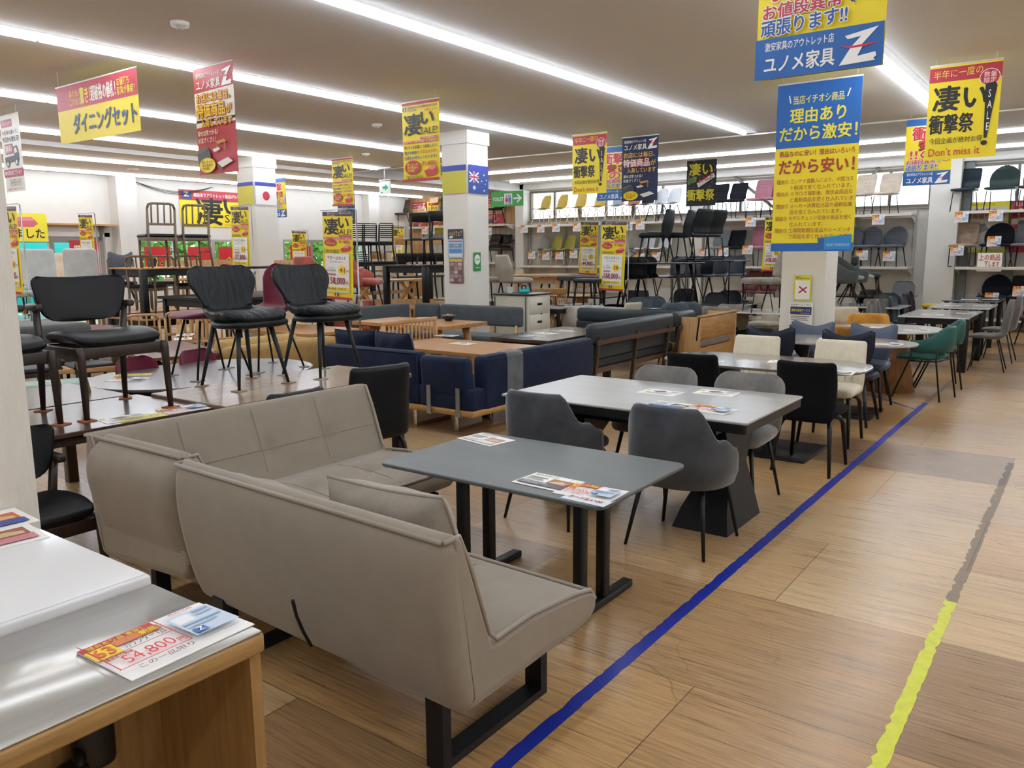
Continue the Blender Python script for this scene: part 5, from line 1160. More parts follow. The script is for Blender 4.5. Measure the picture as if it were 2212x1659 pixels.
# taupe angled chairs and black table
put(table, 'black table with a slim top carrying the taupe angled chairs', 'table', (11.2, 7.55, 0), 0, None, top='black', L=1.2, W=.85, h=.72, th=.02, legs='four', lm='blk', apron=.06, lt=.05, inset=0)
put(hex_chair, 'taupe leather chair with angled shoulders on the black table', 'chair', (10.602, 7.695, 0.720), -22, 'taupe angled chairs', c='l:a39a8b')
put(hex_chair, 'taupe leather chair half hidden behind the middle column', 'chair', (10.571, 8.245, 0.720), -22, 'taupe angled chairs', c='l:a39a8b')
put(tub_chair, 'navy chair tucked under the black table', 'chair', (10.234, 7.182, 0.000), 30, G1, c='f:1f2733')
put(tub_chair, 'charcoal chair back beyond the black table', 'chair', (11.806, 8.081, 0.000), 200, G1, c='f:41464c')
put(bench, 'charcoal bench back beside the leather corner bench', 'bench', (9.1, 6.5, 0), 0, None, c='f:41474d', w='oak', L=.9, W=.42, h=.45, th=.12)
# fan-backed oak chairs and their table
FG = 'oak fan-back chairs'
put(table, 'pale pinkish oak table among the fan-back chairs', 'table', (14.652, 9.781, 0.000), 0, None, top='pine', L=2.2, W=.95, h=.72, th=.04, legs='trestle', lm='pine')
for px, D, rz, lb, spot in ((1176, 16.0, 5, 'oak fan-back chair beside the black table', (13.298, 8.922, 0.0)),
        (1213, 16.0, 5, 'oak fan-back chair second from the black table', (13.501, 8.645, 0.0)),
        (1247, 18.6, 185, 'oak fan-back chair across the pinkish table', (15.91, 9.755, 0.0))):
    put(windsor_chair, lb, 'chair', spot, rz, FG)
put(table, 'live-edge plank bench on trestle legs raised on the pinkish table', 'table', (14.231, 9.678, 0.720), 0, None, top='pine', L=1.5, W=.42, h=.44, th=.04, legs='trestle', lm='oak')
for px, D, L, lb, w, c, spot in ((1235, 18.2, 1.6, 'long grey padded bench on black legs below the shelf', 'blk', 'f:7c8087', (15.492, 9.65, 0.72)),
        (1252, 16.3, 0.9, 'charcoal padded bench raised behind the fan-back chair', 'blk', 'f:43494f', (13.969, 8.513, 0.72))):
    put(bench, lb, 'bench', spot, 0, None, c=c, w=w, L=L, W=0.4, h=0.42, th=0.09)
put(table, 'dark table holding the raised padded benches', 'table', (15.043, 9.247, 0.000), 0, None, top='black', L=2.4, W=1.9, h=.715, th=.03, legs='four', lm='blk')
# black-legged pale table with pale shell chairs
put(table, 'pale top table on slanted black legs beside the leather bench', 'table', (11.868, 6.812, 0.000), 0, None, top='stone', L=1.5, W=.85, h=.72, th=.018, legs='splay', lm='blk', lt=.06)
for px, D, lb, spot in ((1252, 13.2, 'pale shell-shaped chair beside the fan-back chairs', (11.315, 6.89, 0.0)),
        (1292, 13.3, 'pale shell-shaped chair under the slanted leg table', (11.584, 6.692, 0.0))):
    put(bucket_chair, lb, 'chair', spot, 10, G1, c='v:b9b7ae', back=0.76, arm=0.62)
put(stool, 'black stool standing on the slanted leg table', 'stool', (11.834, 7.027, 0.720), 0, G1, w='black', seat='l:25282b', h=.45, L=.45)
put(side_chair, 'black chair standing on the slanted leg table behind the sale stand', 'chair', (12.346, 6.836, 0.720), 200, G1, c='l:1d2022', legs='metal')
# glass table stack with black winged chairs
put(table, 'smoky glass table on black legs under a stacked table', 'table', (12.168, 6.064, 0.000), 0, None, top='glass', L=1.6, W=.95, h=.72, th=.02, legs='four', lm='blk', lt=.06)
put(table, 'slim black table stacked on the smoky glass table', 'table', (12.434, 6.040, 0.720), 0, None, top='black', L=1.35, W=.8, h=.71, th=.02, legs='splay', lm='blk', lt=.06)
put(table, 'black loop-legged table stacked beside the slim black table', 'table', (13.442, 5.508, 0.720), 0, None, top='black', L=1.1, W=.8, h=.74, th=.02, legs='loop', lm='blk')
put(table, 'glass topped table under the loop-legged table', 'table', (13.432, 5.522, 0.000), 0, None, top='glass', L=1.5, W=.95, h=.72, th=.02, legs='four', lm='blk', lt=.06)
for px, D, z, lb, kw, spot, spot1 in ((1416, 13.6, 1.435, 'black winged leather chair high on the slim black table', dict(maker=1),
        (12.406, 6.077, 1.435),
        (12.406, 6.077, 1.435)),
        (1462, 13.9, 1.435, 'black winged leather chair second on the slim black table', dict(maker=1),
        (12.896, 5.916, 1.435),
        (12.896, 5.916, 1.435)),
        (1496, 14.1, 1.46, 'black square-backed chair on the loop-legged table', dict(maker=2),
        (13.243, 5.781, 1.46),
        (13.243, 5.781, 1.46)),
        (1526, 14.4, 1.46, 'black square-backed chair at the end of the loop-legged table', dict(maker=2),
        (13.67, 5.705, 1.46),
        (13.67, 5.705, 1.46))):
    if kw['maker'] == 1:
        put(hex_chair, lb, 'chair', spot, 98, 'black chairs on the stacked tables', c='l:20262b')
    else:
        put(side_chair, lb, 'chair', spot1, 72, 'black chairs on the stacked tables', c='l:23282c', legs='sled', h=0.86)
SBG = 'slate blue chairs on the glass tables'
for px, D, z, rz, lb, spot in ((1372, 13.9, 0.72, 30, 'black cushioned chair on the glass table behind the sale stand', (12.48, 6.483, 0.72)),
        (1395, 14.3, 0.72, 20, 'plastic-wrapped black chair on the glass table', (12.951, 6.517, 0.72)),
        (1450, 14.2, 0.72, 160, 'slate shell chair on the glass table behind the black leg', (13.127, 6.109, 0.72)),
        (1482, 14.6, 0.72, 160, 'slate shell chair second on the glass table', (13.655, 6.064, 0.72)),
        (1515, 14.6, 0.72, 200, 'slate blue shell chair under the loop-legged table', (13.819, 5.84, 0.72)),
        (1545, 14.9, 0.72, 200, 'slate blue shell chair second under the loop-legged table', (14.255, 5.753, 0.72)),
        (1585, 15.2, 0.72, 200, 'slate blue shell chair seat beyond the loop table leg', (14.748, 5.586, 0.72))):
    put(slim_shell_chair, lb, 'chair', spot, rz, SBG, c='l:1b1f23' if px < 1400 else 'l:3a4150', h=0.8)
BG = 'slate velvet chairs behind the leather corner bench'
for px, D, lb, spot in ((1455, 11.8, 'slate velvet chair back behind the leather bench roll', (10.941, 5.031, 0.0)),
        (1482, 12.0, 'slate velvet chair back second behind the leather bench', (11.238, 4.965, 0.0)),
        (1375, 12.9, 'slate velvet chair beyond the smoky glass table', (11.604, 5.988, 0.0)),
        (1405, 13.1, 'slate velvet chair second beyond the smoky glass table', (11.919, 5.897, 0.0))):
    put(slim_shell_chair, lb, 'chair', spot, 25 if px > 1430 else 195, BG, c='v:4a545c', h=0.88)
put(side_chair, 'cream chair back edge behind the leather corner bench', 'chair', (11.174, 6.067, 0.000), 80, G1, c='l:cfc7b2', legs='metal', h=.84)
for px, D, lb, spot in ((1548, 12.1, 'mottled beige chair with rounded back behind the plank bench', (11.606, 4.631, 0.0)),
        (1582, 12.6, 'mottled beige chair second behind the plank bench', (12.232, 4.623, 0.0))):
    put(tub_chair, lb, 'chair', spot, 15, 'mottled beige chairs', c='v:8d867b')
for px, D, lb, spot in ((1545, 13.5, 'black curved chair back behind the beige chairs', (12.931, 5.191, 0.0)),
        (1572, 14.2, 'black curved chair back second behind the beige chairs', (13.732, 5.282, 0.0)),
        (1475, 15.0, 'slate chair back low behind the loop-legged table', (14.004, 6.264, 0.0))):
    put(slim_shell_chair, lb, 'chair', spot, 200, G1, c='l:25292c', h=0.92)
for px, D, lb, spot in ((1628, 14.0, 'cream leather chair beyond the crossed leg table', (13.808, 4.84, 0.0)),
        (1650, 12.9, 'cream leather chair under the crossed leg table', (12.824, 4.322, 0.0))):
    put(highback_chair, lb, 'chair', spot, 160, G1, c='l:ddd6bf', h=0.86, seams=3)
put(table, 'pale stone table on crossed black legs in front of the white column', 'table', (11.989, 4.107, 0.000), 0, None, top='stone', L=1.35, W=.9, h=.72, th=.02, legs='x', lm='blk')
put(frame_chair, 'beige cushioned rod-frame chair standing on the crossed leg table', 'chair', (11.794, 4.035, 0.720), 128, 'rod-frame chairs')
put(tub_chair, 'grey-beige chair back edge beside the hanging blue and yellow banner', 'chair', (12.379, 3.914, 0.720), 165, G1, c='v:87827a', back=.9)
put(bench, 'grey-beige padded bench under the crossed leg table', 'bench', (12.699, 4.661, 0.000), 0, None, c='v:6f695f', w='blk', L=1.2, W=.5, h=.42, th=.12)
put(table, 'black table with notice board stands behind the crossed leg table', 'table', (15.129, 5.067, 0.000), 0, None, top='white', L=1.2, W=.8, h=.72, th=.02, legs='four', lm='blk')
put(panel_chair, 'black slatted long bench-like chair below the stacked tables', 'chair', (14.361, 7.470, 0.000), 190, G1, w='black', h=.85)
# beyond the right column
put(table, 'pale stone table carrying the scoop chairs beside the white column', 'table', (14.028, 3.185, 0.000), 0, None, top='stone', L=1.4, W=.9, h=.72, th=.02, legs='x', lm='blk')
for px, D, lb, spot in ((1822, 13.2, 'grey scoop chair with pale seat against the column', (13.876, 3.392, 0.72)),
        (1845, 13.7, 'grey scoop chair with pale seat second from the column', (14.508, 3.376, 0.72))):
    put(cone_leg_chair, lb, 'chair', spot, -70, 'grey scoop chairs on the stone table')
put(table, 'dark table carrying the black leather settee', 'table', (17.270, 3.835, 0.000), 0, None, top='black', L=1.8, W=.95, h=.72, th=.03, legs='four', lm='blk')
t = thing('settee', 'black leather settee on walnut legs raised on the dark table', 'settee', (17.063, 3.779, 0.722), -80)
b = MB(); b.rbox((0, 0, .41), (.55, 1.1, .1), .04, None, 3); b.build('seat', LEA, t)
b = MB(); b.rbox((-.23, .22, .68), (.12, .62, .2), .05, None, 3); b.rbox((-.2, .22, .5), (.1, .6, .14), .04, None, 3); b.build('backrest', LEA, t)
legs4(t, WALZ, (.2, -.2), .45, .37, ((.24, -.25), .5), (.026, .017))
put(highback_chair, 'grey velvet chair with slab back beside the mustard chair', 'chair', (13.580, 2.782, 0.000), 200, G1, c='v:7b776f', h=.84)
put(slim_shell_chair, 'slate chair edge behind the grey slab-back chair', 'chair', (14.417, 2.822, 0.000), 200, G1, c='l:3a4248', h=.9)
put(side_chair, 'cream chair edge between the column and the mustard chair', 'chair', (12.167, 3.018, 0.000), 20, G1, c='l:ddd6bf', legs='metal', h=.82)
put(slim_shell_chair, 'grey round-backed chair against the wall behind the striped chairs', 'chair', (18.063, 3.260, 0.000), 190, G1, c='f:6d7073', h=.98)
put(bucket_chair, 'dark armchair on the floor under the leather settee', 'chair', (17.583, 3.746, 0.000), 200, G1, c='l:24211f')
put(bucket_chair, 'pale grey leather armchair behind the dark glass table', 'chair', (18.905, 2.279, 0.000), 180, G1, c='l:83868a', back=.82, arm=.74)
put(stool, 'yellow plastic stool by the wall beside the shelf end', 'stool', (17.868, 2.679, 0.000), 0, None, w='oak', seat='p:d8c23a', h=.55, L=.35)
# entrance machine and folding notice
t = thing('entrance_cabinet', 'white and grey cabinet with a small display by the entrance', 'cabinet', (6.45, 17.35, 0))
b = MB(); b.box((0, 0, .55), (.9, .5, 1.1)); b.build('lower_panel', paint('machine_grey', '6a6764'), t)
b = MB(); b.box((0, 0, 1.3), (.9, .5, .4)); b.build('upper_panel', paint('machine_white', 'd2d0ca'), t)
b = MB(); b.rbox((.3, -.26, 1.22), (.22, .03, .17), .01, None, 2); b.box((.3, -.277, 1.24), (.13, .004, .05), paint('lcd', '59604a')); b.build('display', paint('machine_cream', 'cfc6a8'), t)
b = MB()
for k in range(4): b.box((.1, -.2, 1.6+k*.1), (.7, .03, .02), flat('b0aeaa'))
b.box((.1, -.1, 1.75), (.7, .2, .45), M('black_grille', '141416', .6)); b.build('vent', None, t)

# ================================================================ WALL SHELVES AND THEIR CHAIRS
SHM = paint('shelf_cream', 'cfcac0', .5); SHP = paint('shelf_back', 'c2beb6', .6)
def wall_shelf(label, y0, y1, zs, x0=18.32, bays=4):
    t = thing('shelf_unit', label, 'shelf', (0, 0, 0))
    for z in zs:
        b = MB(); b.box(((x0+XW)/2-.05, (y0+y1)/2, z-.018), (XW-.1-x0, y1-y0, .036)); b.box((x0+.005, (y0+y1)/2, z-.02), (.012, y1-y0, .055)); s_ = b.build('shelf', SHM, t)
        b = MB()
        for k in range(bays+1):
            y = y0+.02+(y1-y0-.04)*k/bays; b.slab([(18.95, y, z-.04), (18.95, y, z-.2), (x0+.06, y, z-.04)], (0, .006, 0))
        b.build('bracket', SHM, s_)
    for k in range(bays+1):
        y = y0+.02+(y1-y0-.04)*k/bays; b = MB(); b.box((18.95, y, (zs[0]+.08)/2), (.05, .04, zs[0]+.08)); b.build('upright', M('slotted_steel', 'b1ada5', .5, 0, .2, 60), t)
    b = MB(); b.box((18.985, (y0+y1)/2, 1.2), (.012, y1-y0, 2.3)); b.build('back_panel', SHP, t); return t
wall_shelf('cream wall shelf under the long high window holding colourful shell chairs', 8.34, 13.22, (2.355, 1.265, .25))
wall_shelf('cream wall shelf behind the stacked black chairs and the blue and yellow banner', 3.26, 7.96, (2.355, 1.265, .25))
wall_shelf('cream wall shelf beyond the right column at the end of the aisle', -1.5, 2.4, (2.355, 1.265, .25))
wall_shelf('cream wall shelf on the oak panelled wall', 13.62, 17.3, (2.42, 1.36, .3), bays=3)
LIME, MUST, TPE, BLG, WHC = 'p:b4ad52', 'p:b39a45', 'p:8d867e', 'p:8b95a3', 'p:d9dce0'
TOPG, LOWG = 'shell chairs on the top wall shelf', 'shell chairs on the lower wall shelf'
O = ('first', 'second', 'third', 'fourth', 'fifth', 'sixth', 'seventh', 'eighth', 'ninth')
for k, (c, nm, base, p) in enumerate(((MUST, 'mustard', 'wood', (18.570, 12.546, 3.062)), (MUST, 'mustard', 'wood', (18.570, 12.005, 3.038)), (MUST, 'mustard', 'wood', (18.570, 11.421, 3.012)), (MUST, 'mustard', 'wood', (18.570, 10.828, 2.985)), (BLG, 'blue grey', 'wood', (18.570, 10.281, 2.960)), ('p:a5705a', 'terracotta', 'wood', (18.570, 9.828, 2.940)), ('p:1d1f22', 'black', 'wood', (18.570, 9.438, 2.923)), (WHC, 'white', 'white', (18.570, 9.082, 2.907)), (WHC, 'white', 'white', (18.570, 8.733, 2.891)))):
    put(shell_chair, '%s shell chair on the top wall shelf, %s from the green sign' % (nm, O[k]), 'chair', (p[0], p[1], 2.356), 158, TOPG, c=c, base='wood' if base == 'wood' else 'metal')
for k, (c, nm, p) in enumerate(((TPE, 'taupe', (18.570, 12.610, 1.817)), (LIME, 'lime', (18.570, 12.182, 1.812)), (LIME, 'lime', (18.570, 11.765, 1.807)), (BLG, 'blue grey', (18.570, 11.298, 1.801)), (TPE, 'taupe', (18.570, 9.807, 1.784)), (WHC, 'white', (18.570, 9.414, 1.779)), (WHC, 'white', (18.570, 8.954, 1.773)))):
    put(shell_chair, '%s shell chair on the lower wall shelf, %s from the green sign' % (nm, O[k]), 'chair', (p[0], p[1], 1.266), 158, LOWG, c=c)
BKT = dict(c='f:22252a', legs='sled', h=.84)
for p, z, lb, kw in (((18.570, 7.577, 2.839), 2.356, 'black padded chair on the top shelf beside the black banner', BKT), ((18.570, 7.123, 2.819), 2.356, 'black padded chair on the top shelf beside the pink one', BKT), ((18.570, 6.523, 2.896), 2.356, 'pink chair on the top shelf', dict(c='f:a3707c', legs='tube', h=.88)), ((18.570, 6.181, 2.880), 2.356, 'pink chair on the top shelf half behind the yellow banner', dict(c='f:a3707c', legs='tube', h=.88)), ((18.570, 4.315, 2.790), 2.356, 'beige thin-legged chair on the top shelf against the banner edge', dict(c='f:c4b7a8', legs='tube', h=.86)), ((18.570, 3.818, 2.766), 2.356, 'beige thin-legged chair at the end of the top shelf', dict(c='f:c4b7a8', legs='tube', h=.86)),
        ((18.570, 7.509, 1.865), 1.266, 'grey chair in clear wrapping on the lower shelf', dict(c='f:7c8084', legs='metal', h=.82)), ((18.570, 7.120, 1.859), 1.266, 'black padded chair on the lower shelf', BKT), ((18.570, 6.543, 1.850), 1.266, 'pink chair on the lower shelf beside the sale stand', dict(c='f:b07486', legs='tube', h=.9)),
        ((18.570, 4.517, 1.720), 1.266, 'grey round-backed chair on the lower shelf hidden by the banner', dict(c='f:5c6169', legs='metal', h=.84, arch=1, w=.48)), ((18.570, 4.139, 1.716), 1.266, 'grey round-backed chair on the lower shelf beside the banner', dict(c='f:5c6169', legs='metal', h=.84, arch=1, w=.48)), ((18.570, 3.644, 1.710), 1.266, 'grey round-backed chair at the end of the lower shelf', dict(c='f:5c6169', legs='metal', h=.84, arch=1, w=.48)),
        ((18.570, 2.358, 2.786), 2.356, 'dark navy chair on the top shelf past the right pilaster', dict(c='l:1f2a33', legs='tube', h=.86)), ((18.570, 1.736, 2.754), 2.356, 'dark green round-backed chair on the top shelf', dict(c='l:22332f', legs='tube', h=.88, arch=1, w=.52)), ((18.570, 1.210, 2.727), 2.356, 'dark chair on the top shelf cut by the picture edge', dict(c='l:3a2e2c', legs='tube', h=.86)),
        ((18.570, 2.319, 1.694), 1.266, 'beige quilted chair with pale sled legs on the lower shelf', dict(c='v:a08b78', legs='sled', h=.88)), ((18.570, 1.740, 1.687), 1.266, 'black round-backed chair with a price card on the lower shelf', dict(c='f:1d2128', legs='metal', h=.86, arch=1, w=.52)), ((18.570, 1.252, 1.681), 1.266, 'grey chair at the edge of the lower shelf', dict(c='f:6c6d74', legs='metal', h=.9)),
        ((18.570, 1.710, 0.688), .251, 'black round-backed chair on the bottom shelf level', dict(c='f:1d2128', legs='metal', h=.86, arch=1, w=.52)), ((18.570, 1.250, 0.700), .251, 'black chair in clear wrapping on the bottom shelf level', dict(c='f:2b2d30', legs='metal', h=.84)),
        ((18.570, 6.746, 0.889), .251, 'maroon chair with a paper tag on the bottom shelf level', dict(c='l:6f3a3f', legs='metal', h=.9)), ((18.570, 6.307, 0.895), .251, 'maroon chair second on the bottom shelf level', dict(c='l:6f3a3f', legs='metal', h=.9)),
        ((18.570, 18.513, 2.756), 2.421, 'dark brown chair on the panelled wall shelf beside the white wall', dict(c='f:4a403a', legs='metal', h=.86, w=.46)), ((18.570, 17.887, 2.736), 2.421, 'dark brown chair second on the panelled wall shelf', dict(c='f:4a403a', legs='metal', h=.86, w=.46)), ((18.570, 16.199, 2.818), 2.421, 'grey upholstered chair on the panelled wall shelf beside the column', dict(c='f:4d5559', legs='wood', h=.95, w=.48)), ((18.570, 14.174, 2.618), 2.421, 'slim black chair on the panelled shelf below the green sign', dict(c='l:1c1c1e', legs='metal', h=.8)),
        ((18.570, 14.357, 1.574), 1.361, 'brown chair on the lower panelled shelf beside the column', dict(c='l:3c2a26', legs='metal', h=.8))):
    put(side_chair, lb, 'chair', (p[0], p[1], z), 168 if p[1] > 3 else 172, 'chairs on the wall shelves', **kw)
put(panel_chair, 'pale oak chair on the panelled wall shelf behind the grey one', 'chair', (18.570, 16.649, 2.696)[:2]+(2.421,), 168, 'chairs on the wall shelves', w='pine', h=.88)
put(stub_arm_chair, 'black framed armchair on the lower panelled shelf', 'chair', (18.570, 13.955, 1.572)[:2]+(1.361,), 168, 'chairs on the wall shelves')
CK_ = dict(W=.24, H=.2, pct='39', price='6,800', name='チェア')
for k, (p, lb) in enumerate((((18.317, 12.959, 2.360), 'below the first mustard shell chair'), ((18.317, 12.406, 2.358), 'below the second mustard shell chair'), ((18.317, 11.913, 2.369), 'below the third mustard shell chair'), ((18.317, 11.262, 2.363), 'below the fourth mustard shell chair'), ((18.317, 9.749, 2.356), 'of the top shelf beside the sale stand'), ((18.317, 9.413, 2.369), 'under the white shell chairs'), ((18.317, 6.605, 2.370), 'under the pink chair on the top shelf'), ((18.317, 3.884, 2.341), 'under the beige thin-legged chair'), ((18.317, 2.351, 2.343), 'under the dark navy chair'), ((18.317, 1.767, 2.348), 'under the dark green round-backed chair'),
        ((18.345, 12.734, 1.655), 'in front of the taupe shell chair'), ((18.345, 12.260, 1.626), 'in front of the first lime shell chair'), ((18.345, 11.827, 1.635), 'in front of the second lime shell chair'), ((18.345, 11.375, 1.668), 'in front of the blue grey shell chair'), ((18.345, 9.412, 1.572), 'in front of the lower white shell chair'), ((18.345, 8.967, 1.603), 'behind the black winged chair legs'), ((18.345, 7.723, 1.671), 'in front of the wrapped grey chair'), ((18.345, 7.241, 1.698), 'in front of the lower black padded chair'), ((18.345, 6.666, 1.745), 'in front of the lower pink chair'), ((18.345, 4.175, 1.609), 'in front of the round-backed chair beside the banner'), ((18.345, 3.636, 1.585), 'in front of the last round-backed chair'), ((18.345, 2.388, 1.694), 'in front of the beige quilted chair'), ((18.345, 1.763, 1.864), 'on the black round-backed chair'), ((18.345, 1.718, 0.771), 'leaning on the bottom shelf beside the glass table'), ((18.345, 1.258, 0.906), 'on the wrapped black chair'),
        ((18.317, 18.787, 2.454), 'on the panelled shelf under the dark brown chairs'), ((18.317, 16.637, 2.401), 'on the panelled shelf under the pale oak chair'), ((18.317, 16.357, 2.394), 'on the panelled shelf second under the pale oak chair'), ((18.317, 14.200, 2.328), 'on the panelled shelf under the slim black chair'))):
    put(price_flyer, 'small price card '+lb, 'price card', p, -90, 'price cards on the shelf edges', **CK_)
o = sheet('handwritten_sign', .42, .36, [('t', '上の商品', .06, .08, .86, .34, 'b8402c', .02), ('t', '下します', .3, .46, .6, .3, 'b8402c', .02), ('t', 'お気軽に声をおかけください', .06, .82, .8, .11, 'c9bd3a', .01)], 'f2efe4', .004)
o.location = (18.345, 1.809, 1.544); o.rotation_euler = (0, 0, R(-90)); tag(o, 'white hand-lettered sign in red standing on the lower shelf', 'sign')
# plank shelf above the entrance
t = thing('shelf_unit', 'oak plank shelf above the glass entrance doors', 'shelf', (0, 0, 0))
b = MB(); b.box((6.0, 17.72, 2.275), (6.7, .34, .035)); b.build('shelf', OAKX, t)
for x in (9.1, 6.9, 4.6):
    b = MB(); b.slab([(x, 17.88, 2.255), (x, 17.6, 2.255), (x, 17.84, 1.95), (x, 17.88, 1.95)], (.03, 0, 0)); b.build('bracket', paint('bracket_grey', '7c7b78'), t)

# ================================================================ BANNERS, STANDS, POSTERS, SIGNS
Yb, Rb, Bb, Kb, Nb = 'ecd524', 'b3303c', '1f5fa8', '1c1c1e', '1e2f58'
FURN = [('p', [(.02, .80), (.3, .755), (.36, .80), (.36, .86), (.08, .90), (.02, .86)], '3f4648'), ('p', [(.05, .775), (.27, .735), (.29, .76), (.06, .81)], '5a6163'), ('p', [(.5, .70), (.72, .685), (.78, .71), (.56, .73)], 'c58a5a'), ('p', [(.52, .73), (.55, .73), (.55, .80), (.52, .80)], 'a86c44'), ('p', [(.72, .72), (.75, .71), (.75, .79), (.72, .79)], 'a86c44'), ('p', [(.42, .77), (.58, .755), (.62, .78), (.46, .80)], 'e4ded0'), ('p', [(.52, .90), (.8, .86), (.92, .90), (.64, .95)], 'e8e6e0'), ('p', [(.52, .905), (.64, .955), (.64, .985), (.52, .94)], '4a3a30')]
def els_tokka(bg, c1, c2):
    band = [] if bg == Nb else [('p', [(0, .225), (1, .205), (1, .53), (0, .55)], 'ebe6da'), ('r', 0, .48, 1, .025, '24201e')]
    return band+[('t', '激安家具のアウトレット店', .06, .045, .6, .045, 'f4f2ec', .015), ('t', 'ユノメ家具', .06, .11, .62, .09, 'f4f2ec', .02)]+zlogo(.7, .03, .27, .17)+[('t', 'お店には毎日、', .05, .235, .86, .085, c1, .03, 0, None if bg == Nb else 'b8302c'), ('t', '特価商品', .05, .34, .72, .12, c2, .03, 0, 'b8302c'), ('t', 'が', .8, .37, .14, .08, c1, .03, 0, None if bg == Nb else 'b8302c'), ('t', '入荷しています', .16, .48, .78, .075, c1, .03, 0, None if bg == Nb else 'b8302c'), ('t', '探せば見つかる！', .06, .585, .52, .05, 'f4f2ec', .015), ('t', 'お宝ざくざく！', .06, .65, .46, .05, 'f4f2ec', .015)]+FURN+[('c', .27, .915, .22, .075, Yb, 1), ('t', '欲しかった\nあの商品も\n大特価!!', .13, .87, .28, .09, 'a8402c', .015)]
def els_sugoi(full=True):
    e = [('r', 0, 0, 1, .035, Rb), ('r', .02, .05, .1, .055, '24406e'), ('t', 'Z', .04, .06, .06, .035, 'ffffff', .03), ('t', '理由ありアウトレット商品がもりだくさんで', .15, .05, .8, .03, 'f2efe4', .01, 0, '3a3530'), ('t', 'さらにお得！', .15, .085, .25, .027, 'f2efe4', .01, 0, '3a3530'), ('t', 'お見逃しなく!!', .62, .1, .33, .03, 'b3303c', .01),
         ('t', '凄', .06, .15, .46, .26, Kb, .035), ('t', 'い', .52, .14, .34, .15, Kb, .05), ('t', 'SALE!', .5, .33, .46, .085, Kb, .005), ('r', .5, .445, .46, .028, 'c4485a'), ('t', '安さの理由色々！', .55, .447, .38, .024, 'fbe9dc', .01), ('r', .04, .485, .92, .028, 'c4485a'), ('t', '商品バイヤーが総力を集結！全て数量限定！', .06, .487, .88, .024, 'fbe9dc', .005),
         ('t', '良いモノをお得に！お見逃しなく!!', .06, .54, .88, .045, Kb, .015), ('t', '驚きの価格で', .06, .61, .4, .045, '24508e', .015), ('t', '超目玉品多数!!', .5, .605, .44, .045, 'd9832c', .015), ('t', '皆様をお待ちしております!!', .06, .675, .88, .045, '24508e', .015),
         ('c', .28, .82, .23, .095, Rb, 1), ('t', '欲しかった\nあの商品も\n大特価!!', .13, .765, .3, .11, 'f6e04a', .015), ('t', '早い者勝ち!', .54, .75, .42, .06, 'c04a30', .02), ('p', [(.6, .87), (.9, .83), (.96, .87), (.9, .93), (.66, .95)], 'c23a3a'), ('p', [(.7, .85), (.86, .80), (.94, .83), (.82, .87)], 'd98a80'), ('t', '驚きの安さ！', .08, .92, .46, .055, 'e8d428', .02, 0, '2a2a20'), ('r', 0, .965, 1, .035, Rb)]
    return e
def els_half():
    return [('r', 0, .02, 1, .15, Rb), ('t', '半年に一度の', .06, .05, .68, .09, 'e8c65a', .01, .02), ('t', '凄い', .08, .22, .74, .26, Kb, .04), ('t', '衝撃祭', .04, .52, .62, .2, Kb, .03), ('c', .84, .17, .14, .09, 'f2e6e0'), ('c', .84, .17, .13, .083, Rb), ('t', '数量\n限定', .76, .11, .17, .12, 'f2e6e0', .01),
            ('p', [(.79, .24), (.92, .22), (.95, .26), (.86, .8), (.82, .8)], Kb), ('t', 'S\nA\nL\nE', .835, .3, .06, .42, 'f4f2ec', .0), ('c', .83, .85, .045, .025, Kb), ('t', '今回企画が絶対お得', .06, .765, .74, .065, Kb, .01), ('t', "Don't miss it", .06, .875, .72, .085, 'b8442c', .01)]
def els_shock():
    return [('r', 0, 0, 1, .1, Bb), ('t', '衝撃', .14, .12, .6, .2, 'c8323c', .04, 0, 'f6ecd8'), ('t', '安さ', .3, .33, .5, .14, 'c8323c', .04, 0, '3a1a14'), ('t', '!!の', .12, .47, .55, .13, 'c8323c', .04, 0, 'f6ecd8'), ('t', '専門店', .82, .45, .13, .19, 'f4f2ec', .02, 0, 'b3303c'), ('t', 'お値段異常', .05, .615, .62, .075, 'b83248', .03, .015, 'f4f2ec'), ('t', 'で', .7, .625, .09, .05, Kb, .02, 0, 'f4f2ec'), ('t', '頑張ります!!', .04, .70, .68, .08, '2a58a0', .03, .015, 'f4f2ec'), ('r', 0, .79, 1, .21, Bb), ('t', '激安家具のアウトレット店', .08, .81, .55, .045, 'f4f2ec', .012), ('t', 'ユノメ家具', .08, .88, .56, .09, 'f4f2ec', .025)]+zlogo(.68, .81, .28, .17)
def els_black():
    st = [('c', random.random(), random.random(), .008*(1+random.random()), .006*(1+random.random()), 'd9d9d9') for _ in range(40)]
    return st+[('t', '凄い', .1, .07, .78, .26, 'efe03a', .04), ('r', .05, .4, .3, .12, '8aa04a', .05), ('t', '数量限定\n大放出', .07, .41, .24, .1, '1c3a2a', .01), ('p', [(.36, .5), (.92, .3), (.98, .38), (.42, .6)], 'f4f0f0'), ('t', 'SALE', .42, .385, .48, .12, 'c8284a', .02, .1), ('t', '衝撃祭', .04, .64, .92, .24, 'efe03a', .04)]
def els_dining():
    return [('r', 0, 0, 1, .42, 'b83a4a'), ('t', 'あれも！\nこれも！', .17, .1, .13, .26, 'ecd450', .02), ('t', '驚き！', .31, .09, .13, .28, 'ecd450', .03), ('t', '超破格の値札！', .45, .1, .3, .26, 'f4efe6', .025), ('t', 'お値打ち\n家具が集結！', .77, .08, .2, .28, 'ecd450', .015), ('t', 'ダイニングセット', .2, .52, .77, .34, '25487e', .035)]
